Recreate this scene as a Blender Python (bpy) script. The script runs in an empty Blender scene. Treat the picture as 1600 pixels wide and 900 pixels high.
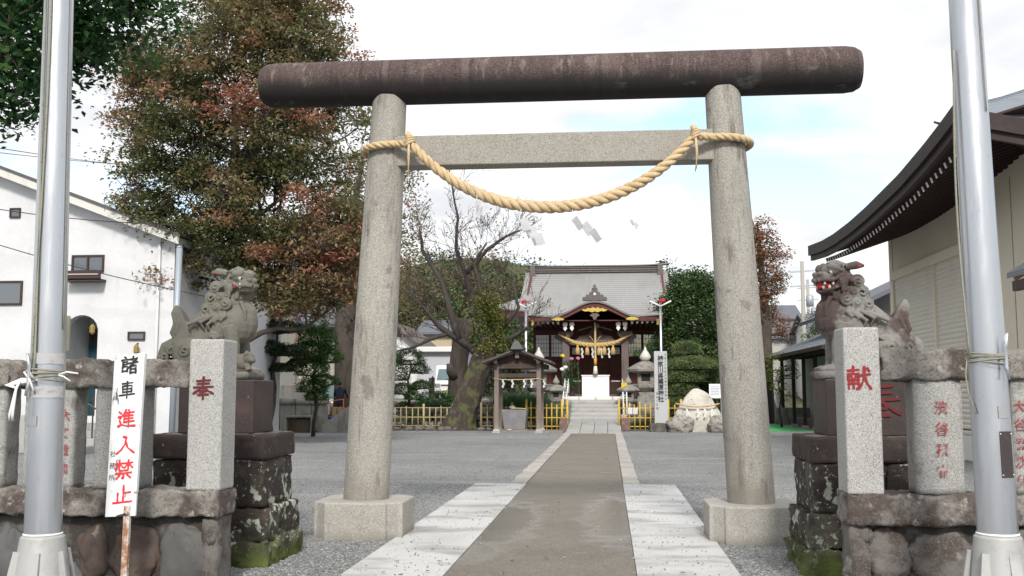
import bpy, bmesh, math, random
import numpy as np
from mathutils import Vector, Matrix, noise

S = bpy.context.scene
COL = S.collection
PI = math.pi

# ------------------------------------------------------------------ camera
FPX = 1600.0
PITCH = math.atan(164/1600)
YAW = math.atan(151/1600*math.cos(PITCH))
CAMPOS = Vector((.57, 0, 1.5))
cam = bpy.data.cameras.new('camera'); camo = bpy.data.objects.new('camera', cam); COL.objects.link(camo)
cam.sensor_width = 36; cam.lens = 36*FPX/1600; cam.clip_start = .05; cam.clip_end = 3000
camo.location = CAMPOS; camo.rotation_euler = (PI/2+PITCH, 0, YAW)
S.camera = camo

# ------------------------------------------------------------------ world: bright broken cloud over pale blue
SUN_EL, SUN_AZ = math.radians(38), math.radians(172)      # behind the camera, a little to the right
world = bpy.data.worlds.new('World'); S.world = world; world.use_nodes = True
wt = world.node_tree; wt.nodes.clear()
def wn(t, **k):
    n = wt.nodes.new(t)
    for a, b in k.items(): setattr(n, a, b)
    return n
sky = wn('ShaderNodeTexSky', sky_type='NISHITA', sun_disc=False, sun_elevation=SUN_EL, sun_rotation=SUN_AZ, air_density=1.0, dust_density=1.5, ozone_density=2.0)
bg = wn('ShaderNodeBackground'); bg.inputs[1].default_value = .10
wo = wn('ShaderNodeOutputWorld')
tc = wn('ShaderNodeTexCoord'); sp = wn('ShaderNodeSeparateXYZ'); wt.links.new(tc.outputs['Generated'], sp.inputs[0])
zc = wn('ShaderNodeMath', operation='MAXIMUM'); wt.links.new(sp.outputs[2], zc.inputs[0]); zc.inputs[1].default_value = 0.0
za = wn('ShaderNodeMath', operation='ADD'); wt.links.new(zc.outputs[0], za.inputs[0]); za.inputs[1].default_value = .16
dx = wn('ShaderNodeMath', operation='DIVIDE'); dy = wn('ShaderNodeMath', operation='DIVIDE')
wt.links.new(sp.outputs[0], dx.inputs[0]); wt.links.new(za.outputs[0], dx.inputs[1])
wt.links.new(sp.outputs[1], dy.inputs[0]); wt.links.new(za.outputs[0], dy.inputs[1])
cb = wn('ShaderNodeCombineXYZ'); wt.links.new(dx.outputs[0], cb.inputs[0]); wt.links.new(dy.outputs[0], cb.inputs[1]); cb.inputs[2].default_value = 9.9
cn = wn('ShaderNodeTexNoise'); cn.inputs['Scale'].default_value = 1.15; cn.inputs['Detail'].default_value = 7; cn.inputs['Roughness'].default_value = .52
wt.links.new(cb.outputs[0], cn.inputs['Vector'])
cr = wn('ShaderNodeValToRGB'); cr.color_ramp.elements[0].position = .33; cr.color_ramp.elements[1].position = .45
wt.links.new(cn.outputs['Fac'], cr.inputs[0])
cmul = wn('ShaderNodeMix', data_type='RGBA', blend_type='MULTIPLY'); cmul.inputs[0].default_value = 1
wt.links.new(sky.outputs[0], cmul.inputs[6]); cmul.inputs[7].default_value = (2.3, 2.25, 2.0, 1)   # thin bright veil in the gaps
cadd = wn('ShaderNodeMix', data_type='RGBA', blend_type='MIX'); wt.links.new(cr.outputs[0], cadd.inputs[0])
wt.links.new(cmul.outputs[2], cadd.inputs[6]); 
cn2 = wn('ShaderNodeTexNoise'); cn2.inputs['Scale'].default_value = 2.3; cn2.inputs['Detail'].default_value = 6; wt.links.new(cb.outputs[0], cn2.inputs['Vector'])
cr2 = wn('ShaderNodeValToRGB'); cr2.color_ramp.elements[0].position = .32; cr2.color_ramp.elements[1].position = .60
cr2.color_ramp.elements[0].color = (6.3, 6.45, 6.7, 1); cr2.color_ramp.elements[1].color = (8.8, 8.9, 9.1, 1)
wt.links.new(cn2.outputs['Fac'], cr2.inputs[0]); wt.links.new(cr2.outputs[0], cadd.inputs[7])
wt.links.new(cadd.outputs[2], bg.inputs[0]); wt.links.new(bg.outputs[0], wo.inputs[0])

sun = bpy.data.lights.new('sun', 'SUN'); sun.energy = 2.7; sun.angle = math.radians(10); sun.color = (1, .96, .9)
suno = bpy.data.objects.new('sun', sun); COL.objects.link(suno)
sd = Vector((math.sin(SUN_AZ)*math.cos(SUN_EL), math.cos(SUN_AZ)*math.cos(SUN_EL), math.sin(SUN_EL)))
suno.rotation_euler = sd.to_track_quat('Z', 'Y').to_euler(); suno.location = sd*60

S.view_settings.view_transform = 'Standard'; S.view_settings.look = 'None'
S.view_settings.exposure = 0.45; S.view_settings.gamma = 1.0; S.view_settings.use_curve_mapping = False
S.render.engine = 'CYCLES'
S.cycles.use_denoising = True
S.cycles.max_bounces = 6; S.cycles.diffuse_bounces = 3; S.cycles.glossy_bounces = 3; S.cycles.transmission_bounces = 4
S.cycles.caustics_reflective = False; S.cycles.caustics_refractive = False

# ------------------------------------------------------------------ placing by sight line at a known distance
_F = Vector((-math.sin(YAW)*math.cos(PITCH), math.cos(YAW)*math.cos(PITCH), math.sin(PITCH)))
_R = Vector((math.cos(YAW), math.sin(YAW), 0)); _U = _R.cross(_F)
def P(px, py, Y):
    d = _F+_R*((px-800)/FPX)-_U*((py-450)/FPX)
    return CAMPOS+d*(Y/d.y)
def PX(px, Y, py=614): return P(px, py, Y).x
def PZ(py, Y, px=951): return P(px, py, Y).z

# ------------------------------------------------------------------ materials
def rgb(h, g=1.0):
    if isinstance(h, (tuple, list)): return (*h[:3], 1)
    c = [int(h[i:i+2], 16)/255 for i in (0, 2, 4)]
    return tuple(((x/12.92 if x <= .04045 else ((x+.055)/1.055)**2.4)*g) for x in c)+(1,)
MATS = {}
def mat(name, base, rough=.8, L=(), bump=(), metal=0., spec=.35, transl=0., R=(), attr=None, coat=0.):
    if name in MATS: return MATS[name]
    m = bpy.data.materials.new(name); m.use_nodes = True; nt = m.node_tree; N = nt.nodes; K = nt.links
    b = N['Principled BSDF']; out = N['Material Output']
    b.inputs['Roughness'].default_value = rough; b.inputs['Metallic'].default_value = metal
    b.inputs['Specular IOR Level'].default_value = spec; b.inputs['Coat Weight'].default_value = coat
    tcn = N.new('ShaderNodeTexCoord'); co = tcn.outputs['Object']
    geo = None
    def vec(v):
        if v is None: return co
        mp = N.new('ShaderNodeMapping'); mp.inputs['Scale'].default_value = v; K.new(co, mp.inputs[0]); return mp.outputs[0]
    def nz(scale, v=None, detail=5, rough_=.6):
        t = N.new('ShaderNodeTexNoise'); t.inputs['Scale'].default_value = scale; t.inputs['Detail'].default_value = detail; t.inputs['Roughness'].default_value = rough_
        K.new(vec(v), t.inputs['Vector']); return t.outputs['Fac']
    def ramp(x, lo, hi):
        r = N.new('ShaderNodeMapRange'); r.interpolation_type = 'SMOOTHSTEP'
        K.new(x, r.inputs[0])
        if lo < hi: r.inputs[1].default_value = lo; r.inputs[2].default_value = hi; r.inputs[3].default_value = 0; r.inputs[4].default_value = 1
        else: r.inputs[1].default_value = hi; r.inputs[2].default_value = lo; r.inputs[3].default_value = 1; r.inputs[4].default_value = 0
        return r.outputs[0]
    def math2(op, a, c):
        n = N.new('ShaderNodeMath'); n.operation = op
        for i, x in enumerate((a, c)):
            if isinstance(x, (int, float)): n.inputs[i].default_value = x
            else: K.new(x, n.inputs[i])
        return n.outputs[0]
    def mask(l):
        k = l[0]; opt = l[5] if len(l) > 5 else 1.0; v = l[6] if len(l) > 6 else None
        if k == 'n': f = ramp(nz(l[1], v), l[2], l[3])
        elif k == 'v':
            t = N.new('ShaderNodeTexVoronoi'); t.inputs['Scale'].default_value = l[1]; K.new(vec(v), t.inputs['Vector']); f = ramp(t.outputs['Distance'], l[2], l[3])
        elif k == 'vc':
            t = N.new('ShaderNodeTexVoronoi'); t.inputs['Scale'].default_value = l[1]; K.new(vec(v), t.inputs['Vector'])
            s = N.new('ShaderNodeSeparateColor'); K.new(t.outputs['Color'], s.inputs[0]); f = ramp(s.outputs[0], l[2], l[3])
        elif k == 'up':
            g = N.new('ShaderNodeNewGeometry'); s = N.new('ShaderNodeSeparateXYZ'); K.new(g.outputs['Normal'], s.inputs[0])
            f = ramp(math2('ADD', s.outputs[2], math2('MULTIPLY', math2('SUBTRACT', nz(l[1]), .5), 1.6)), l[2], l[3])
        elif k == 'z':
            s = N.new('ShaderNodeSeparateXYZ'); K.new(co, s.inputs[0])
            f = ramp(math2('ADD', s.outputs[2], math2('MULTIPLY', math2('SUBTRACT', nz(l[1]), .5), v or 1.0)), l[2], l[3])
        elif k == 'e':          # soft-edged patch round a point: (centre, radii)
            mp = N.new('ShaderNodeMapping'); mp.vector_type = 'POINT'; mp.inputs['Scale'].default_value = [1/q for q in v[1]]; mp.inputs['Location'].default_value = [-c/q for c, q in zip(v[0], v[1])]
            K.new(co, mp.inputs[0]); ln = N.new('ShaderNodeVectorMath'); ln.operation = 'LENGTH'; K.new(mp.outputs[0], ln.inputs[0])
            f = ramp(math2('ADD', ln.outputs['Value'], math2('MULTIPLY', math2('SUBTRACT', nz(l[1]), .5), 1.5)), l[2], l[3])
        elif k == 'r':
            o = N.new('ShaderNodeObjectInfo'); f = ramp(o.outputs['Random'], l[2], l[3])
        elif k == 'w':
            t = N.new('ShaderNodeTexWave'); t.inputs['Scale'].default_value = l[1]; t.bands_direction = v or 'Z'; t.inputs['Distortion'].default_value = 0
            K.new(co, t.inputs['Vector']); f = ramp(t.outputs['Fac'], l[2], l[3])
        return math2('MULTIPLY', f, opt) if opt != 1.0 else f
    if attr:       # colour ramp over a stored per-leaf value
        a = N.new('ShaderNodeAttribute'); a.attribute_name = 'tint'
        rp = N.new('ShaderNodeValToRGB'); el = rp.color_ramp.elements
        while len(el) < len(attr): el.new(.5)
        for i, (p, c) in enumerate(attr): el[i].position = p; el[i].color = rgb(c)
        K.new(a.outputs['Fac'], rp.inputs[0]); cur = rp.outputs[0]
    else:
        r0 = N.new('ShaderNodeRGB'); r0.outputs[0].default_value = rgb(base); cur = r0.outputs[0]
    for l in L:
        mx = N.new('ShaderNodeMix'); mx.data_type = 'RGBA'
        K.new(mask(l), mx.inputs[0]); K.new(cur, mx.inputs[6]); mx.inputs[7].default_value = rgb(l[4]); cur = mx.outputs[2]
    K.new(cur, b.inputs['Base Color'])
    if R:
        rv = N.new('ShaderNodeValue'); rv.outputs[0].default_value = rough; rc = rv.outputs[0]
        for l in R:
            mx = N.new('ShaderNodeMix'); mx.data_type = 'FLOAT'
            K.new(mask(l), mx.inputs[0]); K.new(rc, mx.inputs[2]); mx.inputs[3].default_value = l[4]; rc = mx.outputs[0]
        K.new(rc, b.inputs['Roughness'])
    last = None
    for bl in bump:
        bn = N.new('ShaderNodeBump'); bn.inputs['Strength'].default_value = bl[1]; bn.inputs['Distance'].default_value = bl[2]
        v = bl[4] if len(bl) > 4 else None
        if len(bl) > 3 and bl[3] == 'v':
            t = N.new('ShaderNodeTexVoronoi'); t.inputs['Scale'].default_value = bl[0]; K.new(vec(v), t.inputs['Vector']); h = t.outputs['Distance']
        elif len(bl) > 3 and bl[3] == 'w':
            t = N.new('ShaderNodeTexWave'); t.inputs['Scale'].default_value = bl[0]; t.bands_direction = v or 'Z'; K.new(co, t.inputs['Vector']); h = t.outputs['Fac']
        else: h = nz(bl[0], v)
        K.new(h, bn.inputs['Height'])
        if last: K.new(last, bn.inputs['Normal'])
        last = bn.outputs[0]
    if last: K.new(last, b.inputs['Normal'])
    if transl:
        tr = N.new('ShaderNodeBsdfTranslucent'); K.new(cur, tr.inputs[0]); ms = N.new('ShaderNodeMixShader'); ms.inputs[0].default_value = transl
        K.new(b.outputs[0], ms.inputs[1]); K.new(tr.outputs[0], ms.inputs[2]); K.new(ms.outputs[0], out.inputs[0])
    MATS[name] = m
    return m
def glass_mat(name, base, rough=.08, L=()):
    return mat(name, base, rough, L, spec=.8, coat=.5)

# ------------------------------------------------------------------ mesh building
ORG = {}
def thing(name, label, cat, loc=(0, 0, 0), group=None, local=False):
    o = bpy.data.objects.new(name, None); COL.objects.link(o); o.location = loc; o.empty_display_size = .1
    o['label'] = label; o['category'] = cat
    if group: o['group'] = group
    ORG[o.name] = Vector((0, 0, 0)) if local else Vector(loc)
    return o
def tag(o, label=None, cat=None, group=None, kind=None):
    if label: o['label'] = label
    if cat: o['category'] = cat
    if group: o['group'] = group
    if kind: o['kind'] = kind
    return o
class MB:
    def __init__(s): s.v = []; s.f = []; s.M = None
    def add(s, vs, fs):
        k = len(s.v)
        s.v += [tuple(s.M @ Vector(p)) for p in vs] if s.M else [tuple(p) for p in vs]
        s.f += [tuple(i+k for i in f) for f in fs]
        return s
    def box(s, x0, x1, y0, y1, z0, z1):
        return s.add([(x0,y0,z0),(x1,y0,z0),(x1,y1,z0),(x0,y1,z0),(x0,y0,z1),(x1,y0,z1),(x1,y1,z1),(x0,y1,z1)],
                     [(0,3,2,1),(4,5,6,7),(0,1,5,4),(1,2,6,5),(2,3,7,6),(3,0,4,7)])
    def cbox(s, c, d): return s.box(c[0]-d[0]/2, c[0]+d[0]/2, c[1]-d[1]/2, c[1]+d[1]/2, c[2]-d[2]/2, c[2]+d[2]/2)
    def taper(s, c0, d0, c1, d1):          # frustum between two rectangles (bottom, top)
        vs = []
        for c, d in ((c0, d0), (c1, d1)):
            for a, b_ in ((-1,-1),(1,-1),(1,1),(-1,1)): vs.append((c[0]+a*d[0]/2, c[1]+b_*d[1]/2, c[2]))
        return s.add(vs, [(0,3,2,1),(4,5,6,7),(0,1,5,4),(1,2,6,5),(2,3,7,6),(3,0,4,7)])
    def bar(s, a, b, w, h=None):           # square bar between two points
        a, b = Vector(a), Vector(b); h = h or w; d = (b-a).normalized()
        up = Vector((0,0,1)) if abs(d.z) < .95 else Vector((0,1,0))
        x = d.cross(up).normalized(); y = x.cross(d)
        vs = [p+x*(i*w/2)+y*(j*h/2) for p in (a, b) for i, j in ((-1,-1),(1,-1),(1,1),(-1,1))]
        return s.add(vs, [(0,1,2,3),(7,6,5,4),(0,4,5,1),(1,5,6,2),(2,6,7,3),(3,7,4,0)])
    def tube(s, pts, rad, n=8, caps=True, closed=False):
        pts = [Vector(p) for p in pts]; m = len(pts)
        if isinstance(rad, (int, float)): rad = [rad]*m
        vs = []; fs = []; prev = None
        for i, p in enumerate(pts):
            if closed: d = (pts[(i+1) % m]-pts[i-1]).normalized()
            else: d = (pts[min(i+1, m-1)]-pts[max(i-1, 0)])
            d = d.normalized() if d.length > 1e-9 else Vector((0,0,1))
            if prev is None:
                ref = Vector((0,0,1)) if abs(d.z) < .9 else Vector((1,0,0)); x = d.cross(ref).normalized()
            else:
                x = prev-d*prev.dot(d); x = x.normalized() if x.length > 1e-6 else d.orthogonal().normalized()
            prev = x; y = d.cross(x)
            for k in range(n):
                a = 2*PI*k/n; vs.append(p+(x*math.cos(a)+y*math.sin(a))*rad[i])
        for i in range(m if closed else m-1):
            j = (i+1) % m
            for k in range(n): fs.append((i*n+k, i*n+(k+1) % n, j*n+(k+1) % n, j*n+k))
        if caps and not closed: fs.append(tuple(range(n-1, -1, -1))); fs.append(tuple((m-1)*n+k for k in range(n)))
        return s.add(vs, fs)
    def lathe(s, prof, n=16, c=(0,0,0)):   # (radius, z) profile round the z axis
        vs = []; fs = []
        for r, z in prof:
            for k in range(n):
                a = 2*PI*k/n; vs.append((c[0]+r*math.cos(a), c[1]+r*math.sin(a), c[2]+z))
        for i in range(len(prof)-1):
            for k in range(n): fs.append((i*n+k, i*n+(k+1) % n, (i+1)*n+(k+1) % n, (i+1)*n+k))
        fs.append(tuple(range(n-1, -1, -1))); fs.append(tuple((len(prof)-1)*n+k for k in range(n)))
        return s.add(vs, fs)
    def ell(s, c, r, n=12, m=8, rot=None):
        vs = []; fs = []; R = rot
        for i in range(1, m):
            t = PI*i/m
            for k in range(n):
                a = 2*PI*k/n; p = Vector((r[0]*math.sin(t)*math.cos(a), r[1]*math.sin(t)*math.sin(a), r[2]*math.cos(t)))
                if R: p = R @ p
                vs.append(Vector(c)+p)
        top = Vector((0,0,r[2])); top = R @ top if R else top
        vs += [Vector(c)+top, Vector(c)-top]; a, b = len(vs)-2, len(vs)-1
        for i in range(m-2):
            for k in range(n): fs.append((i*n+k, (i+1)*n+k, (i+1)*n+(k+1) % n, i*n+(k+1) % n))
        for k in range(n): fs.append((a, k, (k+1) % n)); fs.append((b, (m-2)*n+(k+1) % n, (m-2)*n+k))
        return s.add(vs, fs)
    def prism(s, poly, ax, a0, a1):        # polygon in the two other axes, pushed along ax
        n = len(poly)
        def q(p, a):
            return (a, p[0], p[1]) if ax == 'x' else (p[0], a, p[1]) if ax == 'y' else (p[0], p[1], a)
        vs = [q(p, a0) for p in poly]+[q(p, a1) for p in poly]
        fs = [tuple(range(n-1, -1, -1)), tuple(range(n, 2*n))]+[(i, (i+1) % n, n+(i+1) % n, n+i) for i in range(n)]
        return s.add(vs, fs)
    def grid(s, rows, thick=0, flip=False):            # sheet through rows of points, optionally with thickness straight down
        nr, nc = len(rows), len(rows[0]); vs = [tuple(p) for r in rows for p in r]; fs = []
        for i in range(nr-1):
            for j in range(nc-1):
                f = (i*nc+j, i*nc+j+1, (i+1)*nc+j+1, (i+1)*nc+j); fs.append(f[::-1] if flip else f)
        if thick:
            o = len(vs); vs += [(p[0], p[1], p[2]-thick) for p in vs[:o]]
            fs += [tuple(i+o for i in f[::-1]) for f in fs]
            ed = [i for i in range(nc)]+[i*nc+nc-1 for i in range(1, nr)]+[(nr-1)*nc+j for j in range(nc-2, -1, -1)]+[i*nc for i in range(nr-2, 0, -1)]
            for a, b in zip(ed, ed[1:]+ed[:1]): fs.append((b, a, a+o, b+o) if not flip else (a, b, b+o, a+o))
        return s.add(vs, fs)
    def rbox(s, x0, x1, y0, y1, z0, z1, cell=.05, r=.02, amp=.006, seed=0, fr=6.0):     # rough hewn, rounded stone block
        lo = Vector((x0, y0, z0)); hi = Vector((x1, y1, z1)); d = hi-lo; n = [max(2, int(round(d[i]/cell))) for i in range(3)]
        r = min(r, d.x/2.05, d.y/2.05, d.z/2.05); idx = {}; vs = []; fs = []
        def vid(i, j, k):
            key = (i, j, k)
            if key in idx: return idx[key]
            p = Vector((lo.x+d.x*i/n[0], lo.y+d.y*j/n[1], lo.z+d.z*k/n[2]))
            q = Vector([min(max(p[a], lo[a]+r), hi[a]-r) for a in range(3)]); e = p-q
            if e.length > 1e-9: p = q+e.normalized()*min(r, e.length)
            w = p*fr+Vector((seed*7.3, seed*3.1, seed*1.7))
            p = p+noise.noise_vector(w)*amp*1.5+noise.noise_vector(w*2.7)*amp*.9+noise.noise_vector(w*6.1)*amp*.55
            idx[key] = len(vs); vs.append(p); return idx[key]
        for ax in range(3):
            a, b = [q for q in range(3) if q != ax]
            for side in (0, n[ax]):
                for i in range(n[a]):
                    for j in range(n[b]):
                        c = []
                        for u, w in ((0,0),(1,0),(1,1),(0,1)):
                            t = [0,0,0]; t[ax] = side; t[a] = i+u; t[b] = j+w; c.append(vid(*t))
                        if (side == 0) != (ax == 1): c.reverse()
                        fs.append(tuple(c))
        return s.add(vs, fs)
    def rock(s, c, r, seed, sub=3, amp=.3, fr=1.3, flat=None, rot=0):
        bm = bmesh.new(); bmesh.ops.create_icosphere(bm, subdivisions=sub, radius=1)
        for v in bm.verts:
            p = v.co.copy(); w = p*fr+Vector((seed*5.1, seed*2.3, seed*9.7))
            k = 1+amp*noise.noise(w)+amp*.45*noise.noise(w*2.6)+amp*.2*noise.noise(w*6)
            v.co = p*k
        rz = Matrix.Rotation(rot, 3, 'Z')
        vs = [Vector(c)+rz @ Vector((v.co.x*r[0], v.co.y*r[1], v.co.z*r[2])) for v in bm.verts]
        if flat is not None: vs = [Vector((p.x, p.y, max(p.z, flat))) for p in vs]
        fs = [tuple(v.index for v in f.verts) for f in bm.faces]; bm.free()
        return s.add(vs, fs)
    def build(s, name, m, parent=None, smooth=False, bevel=0, auto=None, seg=2):
        me = bpy.data.meshes.new(name)
        og = ORG.get(parent.name, Vector()) if parent else Vector()
        me.from_pydata([(p[0]-og[0], p[1]-og[1], p[2]-og[2]) for p in s.v], [], s.f); me.update()
        o = bpy.data.objects.new(name, me); COL.objects.link(o); me.materials.append(m)
        if parent: o.parent = parent; ORG[o.name] = og
        if smooth: me.shade_smooth()
        if auto is not None: me.shade_smooth(); me.set_sharp_from_angle(angle=math.radians(auto))
        if bevel:
            bv = o.modifiers.new('bevel', 'BEVEL'); bv.width = bevel; bv.segments = seg; bv.limit_method = 'ANGLE'; bv.angle_limit = math.radians(40)
        return o
def structure(o): o['kind'] = 'structure'; return o
def copy_tree(o, parent=None):
    c = o.copy(); COL.objects.link(c); c.parent = parent
    if parent: c.matrix_parent_inverse = o.matrix_parent_inverse
    for ch in o.children: copy_tree(ch, c)
    return c
def single(mb, name, label, cat, m, group=None, **k):   # a thing that is one mesh, its origin at its own base
    v = np.array(mb.v); c = Vector(((v[:,0].min()+v[:,0].max())/2, (v[:,1].min()+v[:,1].max())/2, v[:,2].min()))
    mb.v = [(p[0]-c.x, p[1]-c.y, p[2]-c.z) for p in mb.v]
    o = mb.build(name, m, None, **k); o.location = c; tag(o, label, cat, group); return o
def rand_mesh(o, vs, fs): pass

# ---- smooth carved forms: parts merged by a voxel remesh, the result one continuous mesh
def carve(mb, name, m, parent, voxel=.01, smooth=4):
    o = mb.build(name, m, parent, smooth=True)
    a = o.modifiers.new('merge', 'REMESH'); a.mode = 'VOXEL'; a.voxel_size = voxel; a.use_smooth_shade = True
    b = o.modifiers.new('soften', 'SMOOTH'); b.factor = .5; b.iterations = smooth
    dg = bpy.context.evaluated_depsgraph_get(); me = bpy.data.meshes.new_from_object(o.evaluated_get(dg), depsgraph=dg)
    o.modifiers.clear(); old = o.data; o.data = me; bpy.data.meshes.remove(old); me.name = name
    if not me.materials: me.materials.append(m)
    me.shade_smooth(); return o

# ---- writing
def text_obj(body, size, name, m, parent, origin, u, w, bold=0., line=1.0, lift=.002):
    """column of characters; origin = top left corner, u = right, w = down"""
    c = bpy.data.curves.new('text', 'FONT'); c.body = body; c.size = size; c.space_line = line; c.offset = bold
    o = bpy.data.objects.new('text', c); COL.objects.link(o)
    dg = bpy.context.evaluated_depsgraph_get(); me = bpy.data.meshes.new_from_object(o.evaluated_get(dg), depsgraph=dg)
    bpy.data.objects.remove(o); bpy.data.curves.remove(c)
    u = Vector(u).normalized(); w = Vector(w).normalized(); nrm = w.cross(u)
    if nrm.y > 0: nrm = -nrm
    if len(body) > 1:
        bpy.data.meshes.remove(me)
        for k, ch in enumerate(body.split('\n')): text_obj(ch, size, name, m, parent, Vector(origin)+w*(k*size*line*1.0), u, w, bold, line, lift)
        return
    mb = MB(); mb.v = [tuple(Vector(origin)+u*v.co.x-w*(v.co.y-size*.8)+nrm*lift) for v in me.vertices]; mb.f = [tuple(p.vertices) for p in me.polygons]
    bpy.data.meshes.remove(me)
    return mb.build(name, m, parent)
KANJI = {
'奉': [[(20,21),(80,17)],[(24,34),(76,31)],[(8,49),(94,45)],[(51,3),(50,30),(44,50),(6,76)],[(53,46),(70,62),(96,76)],[(34,67),(66,65)],[(27,81),(73,79)],[(50,56),(50,99)]],
'献': [[(8,19),(52,15)],[(30,1),(30,30)],[(9,34),(11,92)],[(9,34),(50,31)],[(50,31),(50,84),(44,94)],[(21,42),(26,51)],[(40,41),(35,51)],[(18,57),(43,56)],[(18,71),(43,70)],[(30,56),(30,90)],
       [(54,38),(97,33)],[(74,3),(73,40),(66,66),(50,92)],[(74,42),(84,70),(99,92)],[(86,9),(94,20)]],
'諸': [[(22,3),(31,10)],[(5,20),(47,18)],[(12,32),(40,31)],[(12,44),(40,43)],[(13,56),(13,84)],[(13,56),(40,55),(40,84)],[(13,81),(40,80)],[(54,19),(92,16)],[(72,3),(72,38)],[(48,40),(99,36)],[(95,13),(72,44),(45,66)],
       [(58,54),(58,96)],[(58,54),(90,53),(90,96)],[(58,73),(90,72)],[(58,92),(90,91)]],
'車': [[(18,13),(82,11)],[(21,28),(24,66)],[(21,28),(79,27),(77,66)],[(23,46),(77,45)],[(24,63),(77,62)],[(4,81),(97,78)],[(50,1),(50,99)]],
'進': [[(46,3),(38,20),(27,34)],[(37,22),(37,70)],[(60,4),(65,14)],[(37,20),(90,18)],[(38,35),(85,34)],[(38,50),(85,49)],[(36,67),(92,65)],[(62,20),(62,66)],[(9,12),(20,21)],[(5,39),(22,38),(12,56),(20,72)],[(5,88),(24,79),(54,89),(99,90)]],
'入': [[(38,9),(54,14),(48,46),(30,74),(5,93)],[(50,34),(64,66),(98,93)]],
'禁': [[(5,18),(46,17)],[(26,2),(26,49)],[(25,19),(16,34),(4,43)],[(28,20),(46,38)],[(54,18),(97,16)],[(75,2),(75,49)],[(74,19),(54,42)],[(77,20),(98,42)],[(28,55),(73,54)],[(8,69),(94,67)],[(51,69),(51,97),(43,92)],[(31,76),(13,95)],[(70,76),(90,93)]],
'止': [[(54,6),(54,87)],[(54,43),(90,41)],[(25,42),(25,87)],[(3,89),(99,87)]],
}
def brush(mb, ch, origin, u, w, size, width=9, nrm=(0,-1,0), lift=.002, wob=0):
    """brush-written character as tapering strokes; origin top left"""
    O = Vector(origin); u = Vector(u).normalized(); w = Vector(w).normalized(); n = Vector(nrm); rr = random.Random(ord(ch))
    for si, st in enumerate(KANJI[ch]):
        pts = [Vector(p).to_2d() for p in st]; fine = []
        for a, b in zip(pts[:-1], pts[1:]):
            for t in range(4): fine.append(a.lerp(b, t/4))
        fine.append(pts[-1]); m = len(fine)
        L = (lift+si*.0002)
        vs = []
        for i, p in enumerate(fine):
            d = (fine[min(i+1, m-1)]-fine[max(i-1, 0)]).normalized(); q = Vector((-d.y, d.x))
            t = i/(m-1); wd = width*(.55+.55*abs(math.cos(PI*t*.9))**1.2)*rr.uniform(.85, 1.12)
            if i in (0, m-1): wd *= .7
            ex = -d*width*.3 if i == 0 else d*width*.3 if i == m-1 else Vector((0,0))
            for sg in (-1, 1):
                r2 = p+q*(sg*wd/2)+ex; vs.append(O+u*(r2.x*size/100)+w*(r2.y*size/100)+n*L)
        mb.add(vs, [(2*i, 2*i+2, 2*i+3, 2*i+1) for i in range(m-1)])
    return mb

# ---- foliage
def leaf_mesh(name, pts, size, tint, m, parent, seed=0, aspect=.55, up=.3, var=.4):
    rg = np.random.default_rng(seed); pts = np.asarray(pts, float); n = len(pts)
    og = ORG.get(parent.name, Vector()) if parent else Vector(); pts = pts-np.array(og)
    a = rg.normal(size=(n,3)); a[:,2] *= .6; a /= np.linalg.norm(a, axis=1)[:,None]
    nr = rg.normal(size=(n,3)); nr[:,2] = np.abs(nr[:,2])+up; b = np.cross(nr, a); b /= np.linalg.norm(b, axis=1)[:,None]+1e-9
    c = np.cross(a, b); sz = (size*(1+var*rg.uniform(-1,1,n)))[:,None]
    k = .18*sz
    v = np.stack([pts-a*sz*.5, pts+b*sz*aspect*.5+c*k*.5-a*sz*.05, pts+a*sz*.5-c*k*.4, pts-b*sz*aspect*.5+c*k*.5-a*sz*.05], 1).reshape(-1,3)
    me = bpy.data.meshes.new(name); me.vertices.add(4*n); me.vertices.foreach_set('co', v.astype(np.float32).ravel())
    me.loops.add(4*n); me.polygons.add(n); me.loops.foreach_set('vertex_index', np.arange(4*n, dtype=np.int32)); me.polygons.foreach_set('loop_start', np.arange(0, 4*n, 4, dtype=np.int32))
    me.update(calc_edges=True)
    at = me.attributes.new('tint', 'FLOAT', 'POINT'); at.data.foreach_set('value', np.repeat(np.clip(tint, 0, 1), 4).astype(np.float32))
    me.materials.append(m); o = bpy.data.objects.new(name, me); COL.objects.link(o)
    if parent: o.parent = parent; ORG[o.name] = og
    return o
def in_blobs(blobs, n, rg, shell=.55):
    """points in a set of ellipsoids, kept towards the outside of the whole"""
    vol = np.array([b[1][0]*b[1][1]*b[1][2] for b in blobs]); pk = rg.choice(len(blobs), n*4, p=vol**.7/(vol**.7).sum()); out = []
    C = np.array([b[0] for b in blobs], float); Rr = np.array([b[1] for b in blobs], float)
    d = rg.normal(size=(n*4,3)); d /= np.linalg.norm(d, axis=1)[:,None]; r = rg.uniform(shell**3, 1, n*4)**(1/3)
    p = C[pk]+d*Rr[pk]*r[:,None]
    inner = np.zeros(len(p), bool)
    for i in range(len(blobs)):
        q = (p-C[i])/Rr[i]; inner |= (np.sum(q*q, 1) < (shell*.9)**2)
    p = p[~inner]
    return p[:n]
def limb(mb, a, b, r0, r1, seed, bend=.12, n=6, sides=7):
    a, b = Vector(a), Vector(b); L = (b-a).length; pts = []; rr = []
    for i in range(n+1):
        t = i/n; p = a.lerp(b, t)+noise.noise_vector(Vector((seed*3.7, t*2.2, seed)))*L*bend*math.sin(PI*t)*1.4
        pts.append(p); rr.append(r0+(r1-r0)*t**.8)
    mb.tube(pts, rr, sides); return pts, rr
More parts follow.
